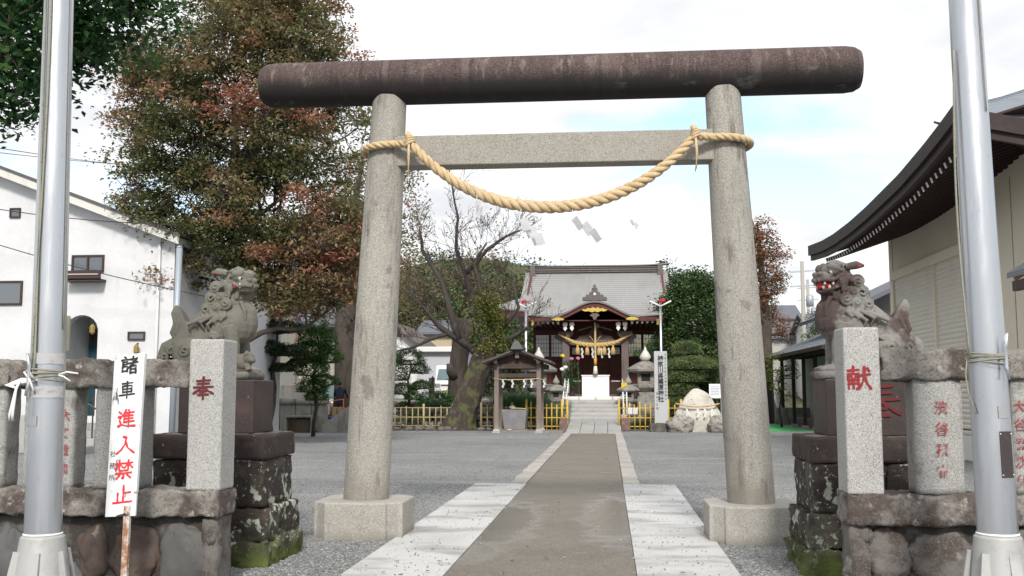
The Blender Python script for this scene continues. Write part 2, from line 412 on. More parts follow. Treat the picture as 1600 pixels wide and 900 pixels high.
def crown_tree(root, trunk, trad, blobs, nclump, nleaf, clump, size, lm, bm_, seed=0, limbs=9, shell=.5, flat=.55, tint=None, aspect=.55, up=.3, twig=.012):
    rg = np.random.default_rng(seed); rd = random.Random(seed)
    tb = MB(); trunk = [Vector(p) for p in trunk]; tb.tube(trunk, trad, 12)
    tb.build('trunk', bm_, root, smooth=True)
    C = in_blobs(blobs, nclump, rg, shell); lb = MB(); attach = []
    for i, p in enumerate(trunk[len(trunk)//3:]): attach.append((p, trad[min(i+len(trunk)//3, len(trad)-1)]))
    far = [int(rg.integers(len(C)))]
    for _ in range(limbs-1):
        dd = np.min(np.stack([np.sum((C-C[f])**2, 1) for f in far]), 0); far.append(int(np.argmax(dd)))
    for i, f in enumerate(far):
        e = Vector(C[f]); base = min(attach[:len(trunk)], key=lambda t: abs(t[0].z-(e.z-.6*(e-t[0]).to_2d().length))+.0*t[1]); st = base[0]
        pts, rr = limb(lb, st, e, base[1]*.34, twig*1.5, seed+i, .16, 8)
        attach += list(zip(pts[2:], rr[2:]))
    for i, c in enumerate(C):
        e = Vector(c); b0 = min(attach, key=lambda t: (t[0]-e).length_squared)
        if (b0[0]-e).length > .15: limb(lb, b0[0], e, min(b0[1]*.7, twig*2.5), twig*.5, seed+i*.37, .15, 3, 4)
    lb.build('branches', bm_, root, smooth=True)
    pts = np.repeat(C, nleaf, 0)+np.clip(rg.normal(size=(len(C)*nleaf,3)), -2, 2)*np.array([clump, clump, clump*flat])*rg.uniform(.6,1.35,len(C)).repeat(nleaf)[:,None]
    tn = (rg.uniform(0,1,len(C)) if tint is None else tint(C, rg)).repeat(nleaf)+rg.normal(0,.09,len(pts))
    leaf_mesh('crown', pts, size, tn, lm, root, seed, aspect, up)
    return root
# ================================================================== materials in common use
GRANITE = mat('granite', (.36,.35,.33), .75, [('n',2.2,.42,.7,(.27,.255,.23),.7),('vc',210,.66,.86,(.15,.145,.135),.7),('vc',190,.3,.1,(.50,.49,.47),.7),('n',9,.6,.75,(.20,.18,.15),.45)], [(120,.25,.004),(30,.15,.006)])
GRANITE_L = mat('granite_light', (.36,.355,.34), .75, [('n',2.5,.45,.7,(.28,.275,.255),.6),('vc',210,.66,.86,(.13,.125,.12),.75),('vc',190,.3,.1,(.52,.52,.51),.7)], [(120,.25,.004)])
GRANITE_P = mat('granite_pillar', (.335,.32,.285), .8, [('n',1.1,.45,.68,(.25,.235,.205),.7,(1,1,.5)),('vc',150,.66,.88,(.14,.13,.11),.7),('vc',130,.3,.1,(.46,.44,.40),.65),('n',7,.55,.68,(.115,.10,.085),.75,(1,1,.2)),('n',16,.57,.70,(.11,.10,.085),.6,(1,1,.10)),('n',1.2,.52,.7,(.20,.185,.155),.6,(1.5,1.5,.4)),('n',3.3,.63,.7,(.12,.11,.10),.6),('z',3,.75,.40,(.20,.18,.15),.55,.5)], [(90,.35,.005),(22,.2,.008)])
GRANITE_B = mat('granite_beam', (.30,.285,.25), .8, [('n',1.1,.45,.68,(.24,.225,.195),.6),('vc',150,.66,.88,(.13,.12,.10),.7),('vc',130,.3,.1,(.42,.40,.36),.6),('n',5,.62,.74,(.18,.165,.14),.5,(1,1,.5))], [(90,.35,.005),(22,.2,.008)])
MOSSROCK = mat('mossy_stone', (.13,.12,.11), .9, [('n',5,.42,.62,(.06,.045,.04),.85),('n',9,.62,.70,(.26,.255,.22),.6),('vc',110,.72,.9,(.19,.18,.165),.4),('n',3,.58,.72,(.10,.115,.045),.7)], [(40,.6,.012),(9,.5,.02)])
RAILSTONE = mat('weathered_rail_stone', (.215,.20,.18), .9, [('n',3.0,.44,.56,(.065,.045,.04),.9),('n',11,.58,.68,(.36,.35,.31),.75),('vc',70,.72,.82,(.12,.11,.10),.7),('n',6,.66,.75,(.12,.13,.06),.6)], [(45,.7,.012),(10,.6,.025)])
DARKGRAN = mat('dark_brown_granite', (.036,.026,.025), .55, [('n',4,.45,.7,(.065,.042,.038),.8),('vc',200,.74,.9,(.10,.08,.075),.4),('n',24,.70,.76,(.30,.28,.25),.7)], [(60,.2,.004)])
PEDSTONE = mat('pedestal_lichen_stone', (.040,.031,.027), .9, [('n',3,.48,.66,(.10,.095,.072),.8),('n',7,.565,.62,(.42,.45,.37),.85),('n',26,.63,.67,(.52,.52,.48),.8),('z',4,.30,.02,(.09,.115,.028),.95,.45)], [(35,.7,.014),(8,.5,.03)])
MORTAR = mat('dark_wet_mortar', (.045,.04,.037), .9, [('n',6,.45,.65,(.13,.12,.11),.8),('n',14,.62,.7,(.09,.10,.05),.6)], [(30,.6,.02)])
RED = mat('red_paint_in_carving', (.25,.02,.022), .75, [('n',26,.5,.66,(.13,.016,.018),.8),('n',40,.66,.74,(.36,.33,.31),.6)])
REDN = mat('faded_red_paint', (.27,.05,.05), .8, [('n',30,.48,.62,(.36,.25,.235),.7),('n',45,.55,.7,(.15,.03,.03),.6)])
DARKRED = mat('dark_red_paint', (.11,.016,.02), .7, [('n',30,.5,.66,(.06,.015,.015),.8)])
BLACKINK = mat('black_paint', (.025,.025,.027), .7, [('n',40,.62,.72,(.3,.3,.3),.5)])
SIGNRED = mat('red_sign_paint', (.62,.035,.045), .6, [('n',30,.62,.72,(.8,.5,.48),.7)])
ALU = mat('brushed_aluminium', (.50,.52,.55), .30, [('n',3,.4,.7,(.42,.44,.48),.8,(1,1,.15)),('n',30,.62,.74,(.33,.34,.36),.6),('n',6,.58,.72,(.36,.37,.385),.6,(1.5,1.5,.12)),('n',60,.60,.72,(.62,.64,.66),.5,(1,1,.06))], [(60,.06,.002)], metal=.85, R=[('n',8,.45,.7,.55,.8,(1,1,.2)),('n',50,.55,.7,.45,.6,(1,1,.05))])
CASTALU = mat('cast_grey_base', (.40,.40,.39), .6, [('n',6,.5,.7,(.30,.30,.29),.8)], [(40,.15,.004)], metal=.3)
DARKWOOD = mat('dark_weathered_wood', (.062,.042,.036), .75, [('n',4,.45,.7,(.10,.075,.064),.8,(1,1,.15)),('n',20,.6,.7,(.035,.025,.023),.7)], [(30,.2,.006,'n',(1,1,.15))])
WHITE = mat('white_paint', (.78,.78,.77), .55, [('n',4,.5,.75,(.66,.66,.64),.6)])
PAPER = mat('white_paper', (.90,.90,.91), .7, [], [], transl=.55)
ROPE_TAN = mat('straw_rope', (.54,.405,.24), .8, [('n',9,.45,.7,(.40,.275,.14),.8),('n',60,.52,.68,(.62,.50,.33),.8,(1,1,1)),('n',2.2,.5,.68,(.46,.36,.235),.6)], [(140,.5,.004)])
CORD = mat('grey_green_cord', (.27,.265,.21), .85, [('n',60,.5,.7,(.16,.155,.12),.8)], [(200,.5,.002)])

# ================================================================== ground
GRAVEL = mat('gravel', (.25,.255,.255), .9, [('n',.22,.42,.62,(.165,.172,.17),.85),('n',.6,.53,.66,(.34,.345,.34),.7,(.3,1.5,1)),('n',1.4,.56,.66,(.17,.172,.168),.6,(1.6,.25,1)),('n',3.0,.45,.7,(.29,.29,.28),.5,(.5,1,1)),('vc',62,.55,.95,(.46,.465,.46),.8),('vc',71,.38,.05,(.065,.067,.066),.85),('n',.9,.60,.72,(.22,.205,.17),.5)], [(58,1.0,.02,'v'),(5,.3,.03)])
SOIL = mat('packed_earth', (.20,.175,.15), .95, [('n',1.5,.45,.7,(.26,.25,.23),.7),('vc',40,.6,.9,(.30,.29,.27),.4)], [(20,.5,.02)])
PATHM = mat('path_exposed_concrete', (.165,.148,.12), .75, [('n',.8,.42,.66,(.128,.113,.09),.8),('n',2.4,.55,.75,(.19,.168,.133),.7),('vc',85,.68,.85,(.29,.27,.235),.5),('vc',90,.3,.1,(.10,.085,.065),.6),('n',14,.64,.72,(.14,.12,.10),.4)], [(90,.22,.004),(7,.1,.01)], R=[('e',2.2,1.2,.45,.15,1.0,((-.60,12.0,0),(.42,2.6,1))),('e',2.2,1.2,.45,.15,1.0,((.60,12.6,0),(.42,2.8,1))),('e',3,1.1,.4,.2,.8,((-.68,9.6,0),(.22,.9,1))),('n',.8,.62,.70,.3,.6)])
STRIPM = mat('pale_concrete_paving', (.50,.50,.49), .7, [('n',1.3,.46,.66,(.45,.44,.42),.8,(1,.6,1)),('n',1.1,.47,.64,(.26,.25,.23),.8,(.7,1.5,1)),('n',.5,.5,.7,(.36,.35,.33),.6),('n',8,.66,.74,(.40,.385,.35),.6),('vc',60,.9,.97,(.25,.24,.23),.5)], [(70,.15,.004)], R=[('n',1.1,.47,.64,.22,.85,(.7,1.5,1))])
KERBM = mat('kerb_stone', (.40,.385,.355), .8, [('r',1,.1,.9,(.30,.285,.26),.8),('n',5,.5,.7,(.25,.235,.21),.7),('vc',80,.75,.85,(.15,.145,.13),.5)], [(60,.3,.005)])
g = MB()
for (x0,x1,y0,y1) in ((-300,300,-40,600),): g.add([(x0,y0,0),(x1,y0,0),(x1,y1,0),(x0,y1,0)], [(0,1,2,3)])
structure(g.build('ground', GRAVEL))
PW = .785
pth = MB()
for i in range(-4, 42): pth.box(-PW, PW, i*1.0, i+1.0, -.02, .018) if i < 0 else None
pth.box(-PW, PW, -4, 38.1, -.02, .018)
pth = MB().box(-PW, PW, -4, 38.1, -.02, .018)
structure(pth.build('path', PATHM, bevel=.006))
for sx, nm in ((-1,'paving_strip_left'), (1,'paving_strip_right')):
    s = MB(); x0, x1 = sorted((sx*(PW+.004), sx*1.63))
    rows = [[(x0+(x1-x0)*i/6+0, y, .022+.004*noise.noise(Vector((i*.7, y*.8, sx)))) for i in range(7)] for y in np.linspace(-4, 17.0, 85)]
    s.grid(rows, .05); structure(s.build(nm, STRIPM, smooth=False))
kroot = {}
for sx, nm in ((-1,'kerb_left'), (1,'kerb_right')):
    e = bpy.data.objects.new(nm, None); COL.objects.link(e); e['kind'] = 'structure'; ORG[e.name] = Vector()
    rd = random.Random(5+sx); y = 17.02
    while y < 38.0:
        L = rd.uniform(.42, .62); x0, x1 = sorted((sx*(PW+.006), sx*(PW+.27+rd.uniform(-.012,.012)))); h = .03+rd.uniform(0,.016)
        b = MB().box(x0, x1, y+.008, min(y+L, 38.1), -.05, h); o = b.build('kerb_stone', KERBM, e, bevel=.008); y += L
# loose gravel on the near ground: far too much to count
rg = np.random.default_rng(4)
N = 42000; yy = 8.0+(rg.uniform(0,1,N)**1.5)*9; xx = rg.uniform(-1,1,N)*(.9+yy*.42)
keep = (np.abs(xx) > 1.66) | (rg.uniform(0,1,N) < .06); keep &= (np.abs(xx) > .80) | (rg.uniform(0,1,N) < .25)
xx, yy = xx[keep], yy[keep]; n = len(xx); sz = rg.uniform(.005,.0125,n)
base = np.array([(1,0,0),(-.5,.87,0),(-.5,-.87,0),(0,0,.75),(.3,.2,-.6)])
th = rg.uniform(0, 2*PI, n); vs = np.zeros((n,5,3))
for i, b in enumerate(base):
    bx = b[0]*rg.uniform(.7,1.3,n); by = b[1]*rg.uniform(.7,1.3,n)
    vs[:,i,0] = xx+sz*(bx*np.cos(th)-by*np.sin(th)); vs[:,i,1] = yy+sz*(bx*np.sin(th)+by*np.cos(th)); vs[:,i,2] = np.where(np.abs(xx)<1.64,.024,0)+sz*(b[2]+.45)
mb = MB(); mb.v = [tuple(p) for p in vs.reshape(-1,3)]
mb.f = [tuple(k*5+j for j in f) for k in range(n) for f in ((0,1,3),(1,2,3),(2,0,3),(1,0,4),(2,1,4),(0,2,4))]
PEB = mat('pebble', (.27,.275,.27), .85, [('vc',35,.5,.9,(.46,.46,.45),.85),('vc',41,.45,.1,(.08,.08,.08),.85)])
tag(mb.build('loose_gravel', PEB), 'grey loose gravel chips scattered over the near ground', 'gravel', kind='stuff')

rgl = np.random.default_rng(12); n = 420; ly = 8+rgl.uniform(0,1,n)**1.4*26; lx = rgl.uniform(-1,1,n)*(1.5+ly*.42)
LFM = mat('fallen_leaf', (.17,.10,.045), .8, [('vc',9,.4,.8,(.24,.17,.07),.8)])
lv = MB()
for x, y in zip(lx, ly):
    if abs(x) < .8 and rgl.uniform() < .6: continue
    a_ = rgl.uniform(0,6.28); s_ = rgl.uniform(.018,.034); c_, q_ = math.cos(a_)*s_, math.sin(a_)*s_; z_ = .012 if abs(x) > 1.64 else .034
    lv.add([(x-c_,y-q_,z_),(x+q_*.5,y-c_*.5,z_+.008),(x+c_,y+q_,z_+.003),(x-q_*.5,y+c_*.5,z_+.010)], [(0,1,2,3)])
tag(lv.build('fallen_leaves', LFM), 'scattered small brown fallen leaves on the gravel and path', 'leaves', kind='stuff')

# ================================================================== torii
TY = 10.95
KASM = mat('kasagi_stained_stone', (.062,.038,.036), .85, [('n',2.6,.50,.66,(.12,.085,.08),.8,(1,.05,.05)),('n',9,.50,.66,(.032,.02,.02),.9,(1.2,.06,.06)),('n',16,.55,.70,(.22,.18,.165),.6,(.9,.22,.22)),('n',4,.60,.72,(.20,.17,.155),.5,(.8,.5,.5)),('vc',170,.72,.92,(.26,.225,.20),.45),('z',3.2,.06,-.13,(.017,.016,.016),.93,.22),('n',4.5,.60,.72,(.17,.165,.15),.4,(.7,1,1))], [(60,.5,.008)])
to = thing('torii_gate', 'grey granite torii gate with a dark stained round crossbeam over the path', 'torii gate', (0, TY, 0))
def log(z, x0, x1, r, name, m):
    b = MB(); pts = []; rr = []
    for t, k in ((0,.80),(.01,.95),(.025,1),(.975,1),(.99,.95),(1,.80)): pts.append((0,0,x0+(x1-x0)*t)); rr.append(r*k)
    b.M = None; n = 40; b.tube([(p[2], 0, 0) for p in pts], rr, n)
    o = b.build(name, m, None, auto=50); o.location = (0, 0, z); o.parent = to; ORG[o.name] = Vector((0,TY,z)); return o
log(4.94, -3.27, 3.27, .25, 'crossbeam', KASM)
MB().box(-1.84, 1.82, TY-.13, TY+.13, 3.965, 4.30).build('tie_beam', GRANITE_B, to, bevel=.012)
for sx in (-1, 1):
    b = MB(); pts = []; rr = []
    for i in range(13):
        t = i/12; pts.append((sx*(2.03-.205*t), TY, .36+4.40*t)); rr.append(.242-.055*t+.012*math.sin(PI*t))
    b.tube(pts, rr, 36); b.build('pillar', GRANITE_P, to, auto=50)
    c = .145; h = .47; poly = [(-h+c,-h),(h-c,-h),(h-c,-h+.035),(h-.035,-h+c),(h,-h+c),(h,h-c),(h-c,h),(-h+c,h),(-h,h-c),(-h,-h+c),(-h+.035,-h+c),(-h+c,-h+.035)]
    MB().prism([(sx*2.035+x, TY+y) for x, y in poly], 'z', -.05, .375).build('pillar_base', mat('granite_plinth', (.36,.345,.31), .8, [('n',2.5,.45,.7,(.27,.255,.225),.7),('vc',150,.66,.88,(.20,.19,.17),.65),('vc',130,.3,.1,(.52,.50,.46),.6),('z',5,.12,-.02,(.19,.175,.15),.7,.15)], [(90,.3,.005)]), to, bevel=.015)

# ---- straw rope on the gate
ROPE_C = []
def rope_path():
    z0 = PZ(212, TY-.33); zl = PZ(321, TY-.4); xl, xr = PX(640, TY-.33, 212), PX(1086, TY-.33, 205)
    return z0, zl, xl, xr
rz0, rzl, rxl, rxr = rope_path()
rp = thing('straw_rope', 'thick twisted straw rope sagging between the torii pillars', 'rope', (0, TY-.33, rz0))
def twisted(path, rads, pitch, nst, m, name, parent, res=12, ph0=0, ns=8):
    """strands laid round a centre line"""
    path = [Vector(p) for p in path]; L = [0]
    for a, b in zip(path, path[1:]): L.append(L[-1]+(b-a).length)
    tot = L[-1]; n = max(8, int(tot/pitch*res)); out = MB()
    def at(s):
        k = max(0, min(len(L)-2, int(np.searchsorted(L, s))-1)); t = (s-L[k])/max(1e-9, L[k+1]-L[k]); return path[k].lerp(path[k+1], t), rads[k]+(rads[k+1]-rads[k])*t, (path[k+1]-path[k]).normalized()
    fr = []; prev = None
    for i in range(n+1):
        p, r, d = at(tot*i/n)
        if prev is None: x = d.orthogonal().normalized()
        else: x = (prev-d*prev.dot(d)).normalized()
        prev = x; fr.append((p, r, d, x, d.cross(x), tot*i/n))
    for k in range(nst):
        pts = []; rr = []
        for p, r, d, x, y, s in fr:
            a = 2*PI*(s/pitch+k/nst)+ph0; pts.append(p+(x*math.cos(a)+y*math.sin(a))*r*.5); rr.append(r*.56)
        out.tube(pts, rr, ns)
    return out.build(name, m, parent, smooth=True)
cat = []; cr_ = []
for i in range(41):
    t = i/40; u = 2*t-1; cz = rzl+(rz0-.02-rzl)*(.80*u*u+.20*u**4); cat.append((rxl+(rxr-rxl)*t, TY-.31-.05*(1-u*u), cz)); cr_.append(.046+.019*(1-u*u))
twisted(cat, cr_, .30, 3, ROPE_TAN, 'rope', rp, 14)
fb_ = MB(); rdf = random.Random(8)      # loose straw ends standing off the rope
for k in range(420):
    i_ = rdf.randint(0, 39); t_ = rdf.random(); c_ = Vector(cat[i_]).lerp(Vector(cat[i_+1]), t_); tg_ = (Vector(cat[i_+1])-Vector(cat[i_])).normalized(); r_ = cr_[i_]*.92
    n_ = (tg_.orthogonal().normalized()*math.cos(k*2.4)+tg_.cross(tg_.orthogonal().normalized())*math.sin(k*2.4)); L_ = rdf.uniform(.02,.07)
    p0 = c_+n_*r_; p1 = p0+(n_*rdf.uniform(.15,.6)+tg_*rdf.choice((-1,1))*.8+Vector((0,0,-.2))).normalized()*L_; s2 = tg_.cross(n_)*.0022
    fb_.add([p0-s2, p0+s2, p1], [(0,1,2)])
fb_.build('straw_fibres', ROPE_TAN, rp)['kind'] = 'stuff'
for sx, xk in ((-1, rxl), (1, rxr)):
    pr = .20; cx = sx*(2.03-.205*(rz0-.36)/4.4); w = []; wr = []
    for i in range(25):           # round the pillar, from the knot over the front to the back
        a = -PI*.5+sx*(-.62)+sx*i/24*PI*1.55 ; rad = pr+.055
        w.append((cx+rad*math.cos(a), TY+rad*math.sin(a), rz0-.01-.06*math.sin(i/24*PI*.5)*(1 if i < 24 else 1))); wr.append(.042-.005*i/24)
    w = [(xk, TY-.31, rz0-.02)]+w
    twisted(w, [.044]+wr, .22, 3, ROPE_TAN, 'wrap', rp, 12)
    k = MB()
    for j in range(4):
        a = .5*j; k.tube([(xk+.046*math.cos(t)*(1-.1*j), TY-.31+.062*math.sin(t), rz0-.01+.018*(j-1.5)+.03*math.cos(t+a)) for t in np.linspace(0,2*PI,14)[:-1]], .016, 6, closed=True)
    k.tube([(xk, TY-.33, rz0), (xk-.01, TY-.35, rz0+.05), (xk-.03, TY-.35, rz0+.085)], [.036,.038,.026], 8)
    k.build('knot', ROPE_TAN, rp, smooth=True)
    k = MB(); 
    for q in range(2): k.tube([(xk+.01*q-.005, TY-.37, rz0-.03), (xk+.006*sx+.012*q, TY-.375, rz0-.2), (xk+.004-.012*q, TY-.372, rz0-.380-.03*q)], .007, 5)
    k.build('loose_cord', ROPE_TAN, rp, smooth=True)
# ---- folded paper streamers blown about under the rope
def shide(px, py, Y, size, seed, tilt, label):
    rd = random.Random(seed); c = P(px, py, Y); root = thing('paper_streamer', label, 'paper streamer', c, 'paper streamers under the gate rope')
    M_ = Matrix.Rotation(tilt, 4, 'Y') @ Matrix.Rotation(rd.uniform(-.4,.4), 4, 'Z') @ Matrix.Rotation(rd.uniform(-.15,.35), 4, 'X')
    for side in (0, 1):
        b = MB(); b.M = Matrix.Translation(c) @ M_ @ Matrix.Rotation(side*1.1-.5, 4, 'Z'); off = 0; s = size
        for k in range(3 if size > .09 else 2):
            y = (.0035 if k % 2 else 0); x = k*s*.34; z = -k*s*.78
            tw = .10*s*(1 if k % 2 else -1)
            b.add([(x,y,z),(x+s*.72,y+tw,z+.03*s),(x+s*.72,y+tw*1.6,z-s),(x,y+tw*.4,z-s)], [(0,1,2,3)])
        sol = b.build('folded_paper', PAPER, root); m_ = sol.modifiers.new('t', 'SOLIDIFY'); m_.thickness = .0012
    u_ = 2*(c.x-rxl)/(rxr-rxl)-1; zt = rzl+(rz0-.02-rzl)*(.80*u_*u_+.20*u_**4)
    MB().tube([c, (c.x, c.y+.02, c.z+.06), (c.x+.02, TY-.36, zt)], .005, 4).build('thread', PAPER, root)
shide(745, 312, TY-.42, .085, 1, .35, 'white paper streamer nearest the left pillar under the rope')
shide(812, 344, TY-.45, .125, 2, -.45, 'crumpled white paper streamer left of the lowest point of the rope')
shide(893, 344, TY-.45, .135, 3, -.6, 'large zigzag white paper streamer right of the lowest point of the rope')
shide(984, 345, TY-.42, .06, 4, -.5, 'small white paper streamer nearest the right pillar')

# ================================================================== stone fences
def fence(side, Y, label, posts, endpx, endchar, x_out, zs, name_cols):
    zt0, zt1, zb0, zb1, zend = zs       # top rail bottom/top, bottom rail bottom/top, end post top
    xe0, xe1 = sorted((PX(endpx[0], Y), PX(endpx[1], Y)))
    xin = xe1 if side < 0 else xe0
    root = thing('stone_fence', label, 'fence', ((xin+x_out)/2, Y+.15, 0))
    rd = random.Random(side+3)
    # top rail, two lengths
    xa, xb = sorted((x_out, xe0-.004 if side < 0 else xe1+.004)); mid = xa+(xb-xa)*(.42 if side < 0 else .6)
    for q, (a, b_) in enumerate(((xa, mid-.003), (mid+.003, xb))):
        MB().rbox(a, b_, Y-.02, Y+.27, zt0, zt1, .024, .016, .014, 11+q+side, 8).build('top_rail', RAILSTONE, root, smooth=True)
    # bottom rail
    xa, xb = sorted((x_out, xin-side*-.0)); xin2 = xin+(.008 if side < 0 else -.008)
    xa, xb = sorted((x_out, xin2)); mid = xa+(xb-xa)*(.5 if side < 0 else .33)
    for q, (a, b_) in enumerate(((xa, mid-.003), (mid+.003, xb))):
        MB().rbox(a, b_, Y-.05, Y+.31, zb0, zb1, .024, .016, .013, 21+q+side, 8).build('bottom_rail', RAILSTONE, root, smooth=True)
    for q, (a, b_) in enumerate(posts):
        x0, x1 = PX(a, Y+.02), PX(b_, Y+.02)
        p_ = MB().rbox(x0, x1, Y+.02, Y+.24, zb1-.006, zt0+.012, .045, .012, .0035, 31+q+side, 8).build('post', mat('mossy_side_granite', (.32,.315,.30), .8, [('n',2.5,.45,.7,(.24,.235,.22),.6),('vc',210,.66,.86,(.12,.115,.11),.75),('vc',190,.3,.1,(.47,.47,.45),.7),('n',4,.60,.70,(.14,.13,.10),.75)], [(120,.25,.004),(25,.3,.008)]), root, smooth=True)
        if q < len(name_cols) and name_cols[q]:
            nm, cx_, top, sz, ls = name_cols[q]
            text_obj('\n'.join(nm), sz, 'carved_name', REDN, p_, P(cx_, top, Y+.01)+Vector((0, 0, 0)), (1,0,0), (0,0,-1), bold=.0015, line=ls, lift=.004)
    # end post with its carved character
    e = MB().box(xe0, xe1, Y-.035, Y+.27, zb1-.005, zend); eo = e.build('end_post', GRANITE_L, root, bevel=.018, seg=3)
    b = MB(); ch, cx_, cy_, cs = endchar; brush(b, ch, P(cx_, cy_, Y-.037), (1,0,0), (0,0,-1), cs, 12.5, (0,-1,0), .002)
    b.build('carved_character', DARKRED if ch == '奉' else RED, eo)
    # rubble base
    xa, xb = sorted((x_out, xin-side*.0-(.10 if side < 0 else -.10)))
    base = MB().rbox(xa, xb, Y+.05, Y+.3, -.05, zb0+.004, .08, .02, .012, 5).build('rubble_base', MORTAR, root, smooth=True)
    xk = sorted((xin-(.012 if side < 0 else -.012), xin-(.14 if side < 0 else -.14)))
    MB().rbox(xk[0], xk[1], Y-.02, Y+.29, -.05, zb0-.002, .05, .02, .01, 6).build('corner_stone', MOSSROCK, root, smooth=True)
    return root, base, xa, xb
lf, lbase, a, b = fence(-1, 7.7, 'left stone fence of granite posts ending in a post carved with one character', [(-172,-96),(-67,10),(40,117),(150,224)], (297,350), ('奉', 301, 588, .175), -5.2,
    (PZ(604,7.7), PZ(560,7.7), PZ(815,7.7), PZ(771,7.7), PZ(527,7.7)), [None, None, (('大','矢','重','信'), 94, 640, .085, 1.62)])
ROCKG = mat('river_stone_grey', (.095,.095,.096), .75, [('r',1,.1,.9,(.09,.085,.075),.9),('n',4,.5,.7,(.18,.18,.17),.7),('n',9,.66,.72,(.34,.335,.30),.7),('n',20,.55,.7,(.06,.055,.05),.6)], [(25,.3,.01)])
ROCKB = mat('river_stone_brown', (.085,.06,.05), .7, [('n',4,.5,.7,(.13,.10,.08),.7),('n',8,.64,.7,(.28,.25,.19),.7),('n',18,.55,.7,(.05,.04,.035),.7)], [(25,.3,.01)])
for i, (px, py, w, h, m) in enumerate([(12,870,30,52,ROCKG),(55,862,24,40,ROCKG),(147,862,24,44,ROCKB),(215,868,42,48,ROCKB),(296,872,44,54,ROCKG),(335,845,12,16,ROCKG),(105,905,30,30,ROCKG),(178,925,26,24,ROCKG),(258,925,22,20,ROCKB)]):
    c = P(px, py, 7.76); MB().rock(c, (w*.0050, .085, h*.0050), i+1, 4, .30, 1.3).build('stone', m, lbase, smooth=True)
rf, rbase, a, b = fence(1, 7.45, 'right stone fence of granite posts ending in a post carved with one character', [(1427,1503),(1580,1660),(1735,1810)], (1318,1375), ('献', 1321, 572, .172), 5.3,
    (PZ(594,7.45), PZ(548,7.45), PZ(815,7.45), PZ(768,7.45), PZ(514,7.45)), [(('渋','谷','孫','市'), 1459, 627, .095, 1.55), (('大','谷','栄','次','郎'), 1583, 626, .085, 1.5)])
for i, (px, py, w, h, m) in enumerate([(1352,838,14,16,ROCKG),(1382,872,42,42,MOSSROCK),(1468,872,52,44,MOSSROCK),(1548,868,26,44,ROCKG),(1335,890,14,22,MOSSROCK),(1600,870,26,40,ROCKG),(1650,870,30,44,ROCKG),(1430,925,24,18,MOSSROCK),(1510,925,24,18,ROCKG)]):
    c = P(px, py, 7.52); MB().rock(c, (w*.0049, .085, h*.0049), i+21, 4, .34, 1.5).build('stone', m, rbase, smooth=True)

# ================================================================== pedestals
def pedestal(side, label, char):
    x_in = -2.47 if side < 0 else 2.27; s = side
    root = thing('statue_pedestal', label, 'pedestal', (x_in+s*.47, 9.35, 0))
    def rb(i0, i1, y0, y1, z0, z1, name, m, **k):
        xs = sorted((x_in+s*i0, x_in+s*i1)); return MB().rbox(xs[0], xs[1], y0, y1, z0, z1, k.get('cell',.032), k.get('r',.018), k.get('amp',.013), k.get('seed',1), 6).build(name, m, root, smooth=True)
    rb(-.09, 1.10, 8.78, 9.82, -.05, .20, 'foot_stone', PEDSTONE, seed=s+2, amp=.03, r=.04)
    rb(-.055, .50, 8.83, 9.78, .20, .49, 'course_stone', PEDSTONE, seed=s+3, amp=.02, r=.022)
    rb(.505, 1.05, 8.83, 9.78, .20, .49, 'course_stone', PEDSTONE, seed=s+4, amp=.02, r=.022)
    rb(-.005, .60, 8.88, 9.74, .49, .915, 'course_stone', PEDSTONE, seed=s+5, amp=.012)
    rb(.605, 1.0, 8.88, 9.74, .49, .915, 'course_stone', PEDSTONE, seed=s+6, amp=.012)
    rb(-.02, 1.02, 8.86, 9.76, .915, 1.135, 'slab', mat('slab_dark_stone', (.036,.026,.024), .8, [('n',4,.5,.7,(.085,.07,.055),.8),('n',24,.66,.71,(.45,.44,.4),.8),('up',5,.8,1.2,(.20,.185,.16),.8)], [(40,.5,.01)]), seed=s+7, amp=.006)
    xs = sorted((x_in+s*.15, x_in+s*.85))
    blk = MB().box(xs[0], xs[1], 9.03, 9.59, 1.135, 1.62).build('block', DARKGRAN, root, bevel=.012)
    if char:
        b = MB(); brush(b, char, P(1333, 590, 9.02), (1,0,0), (0,0,-1), .40, 9, (0,-1,0), .003); b.build('carved_character', mat('dull_red_paint', (.12,.016,.018), .75, [('n',26,.5,.66,(.06,.02,.02),.8)]), blk)
    return root, (x_in+s*.5, 9.31, 1.62)
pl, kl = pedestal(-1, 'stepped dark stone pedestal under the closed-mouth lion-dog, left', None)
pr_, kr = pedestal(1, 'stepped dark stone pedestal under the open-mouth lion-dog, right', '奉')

# ================================================================== guardian lion-dogs
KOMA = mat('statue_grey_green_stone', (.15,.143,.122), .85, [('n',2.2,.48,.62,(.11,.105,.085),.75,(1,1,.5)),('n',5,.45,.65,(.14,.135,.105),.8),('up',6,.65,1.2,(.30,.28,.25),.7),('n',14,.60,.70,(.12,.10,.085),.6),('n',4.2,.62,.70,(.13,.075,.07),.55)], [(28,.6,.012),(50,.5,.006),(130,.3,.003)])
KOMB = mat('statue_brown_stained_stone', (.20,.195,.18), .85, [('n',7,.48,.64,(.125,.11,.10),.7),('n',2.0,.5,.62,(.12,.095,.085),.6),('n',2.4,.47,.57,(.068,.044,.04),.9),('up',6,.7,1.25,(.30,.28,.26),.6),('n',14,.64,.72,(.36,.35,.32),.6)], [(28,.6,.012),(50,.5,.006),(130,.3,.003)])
TOOTH = mat('white_painted_teeth', (.50,.48,.43), .6); MOUTH = mat('red_painted_mouth', (.42,.02,.03), .5, [('n',30,.5,.7,(.25,.015,.02),.8)]); PUPIL = mat('pupil', (.02,.02,.02), .4)
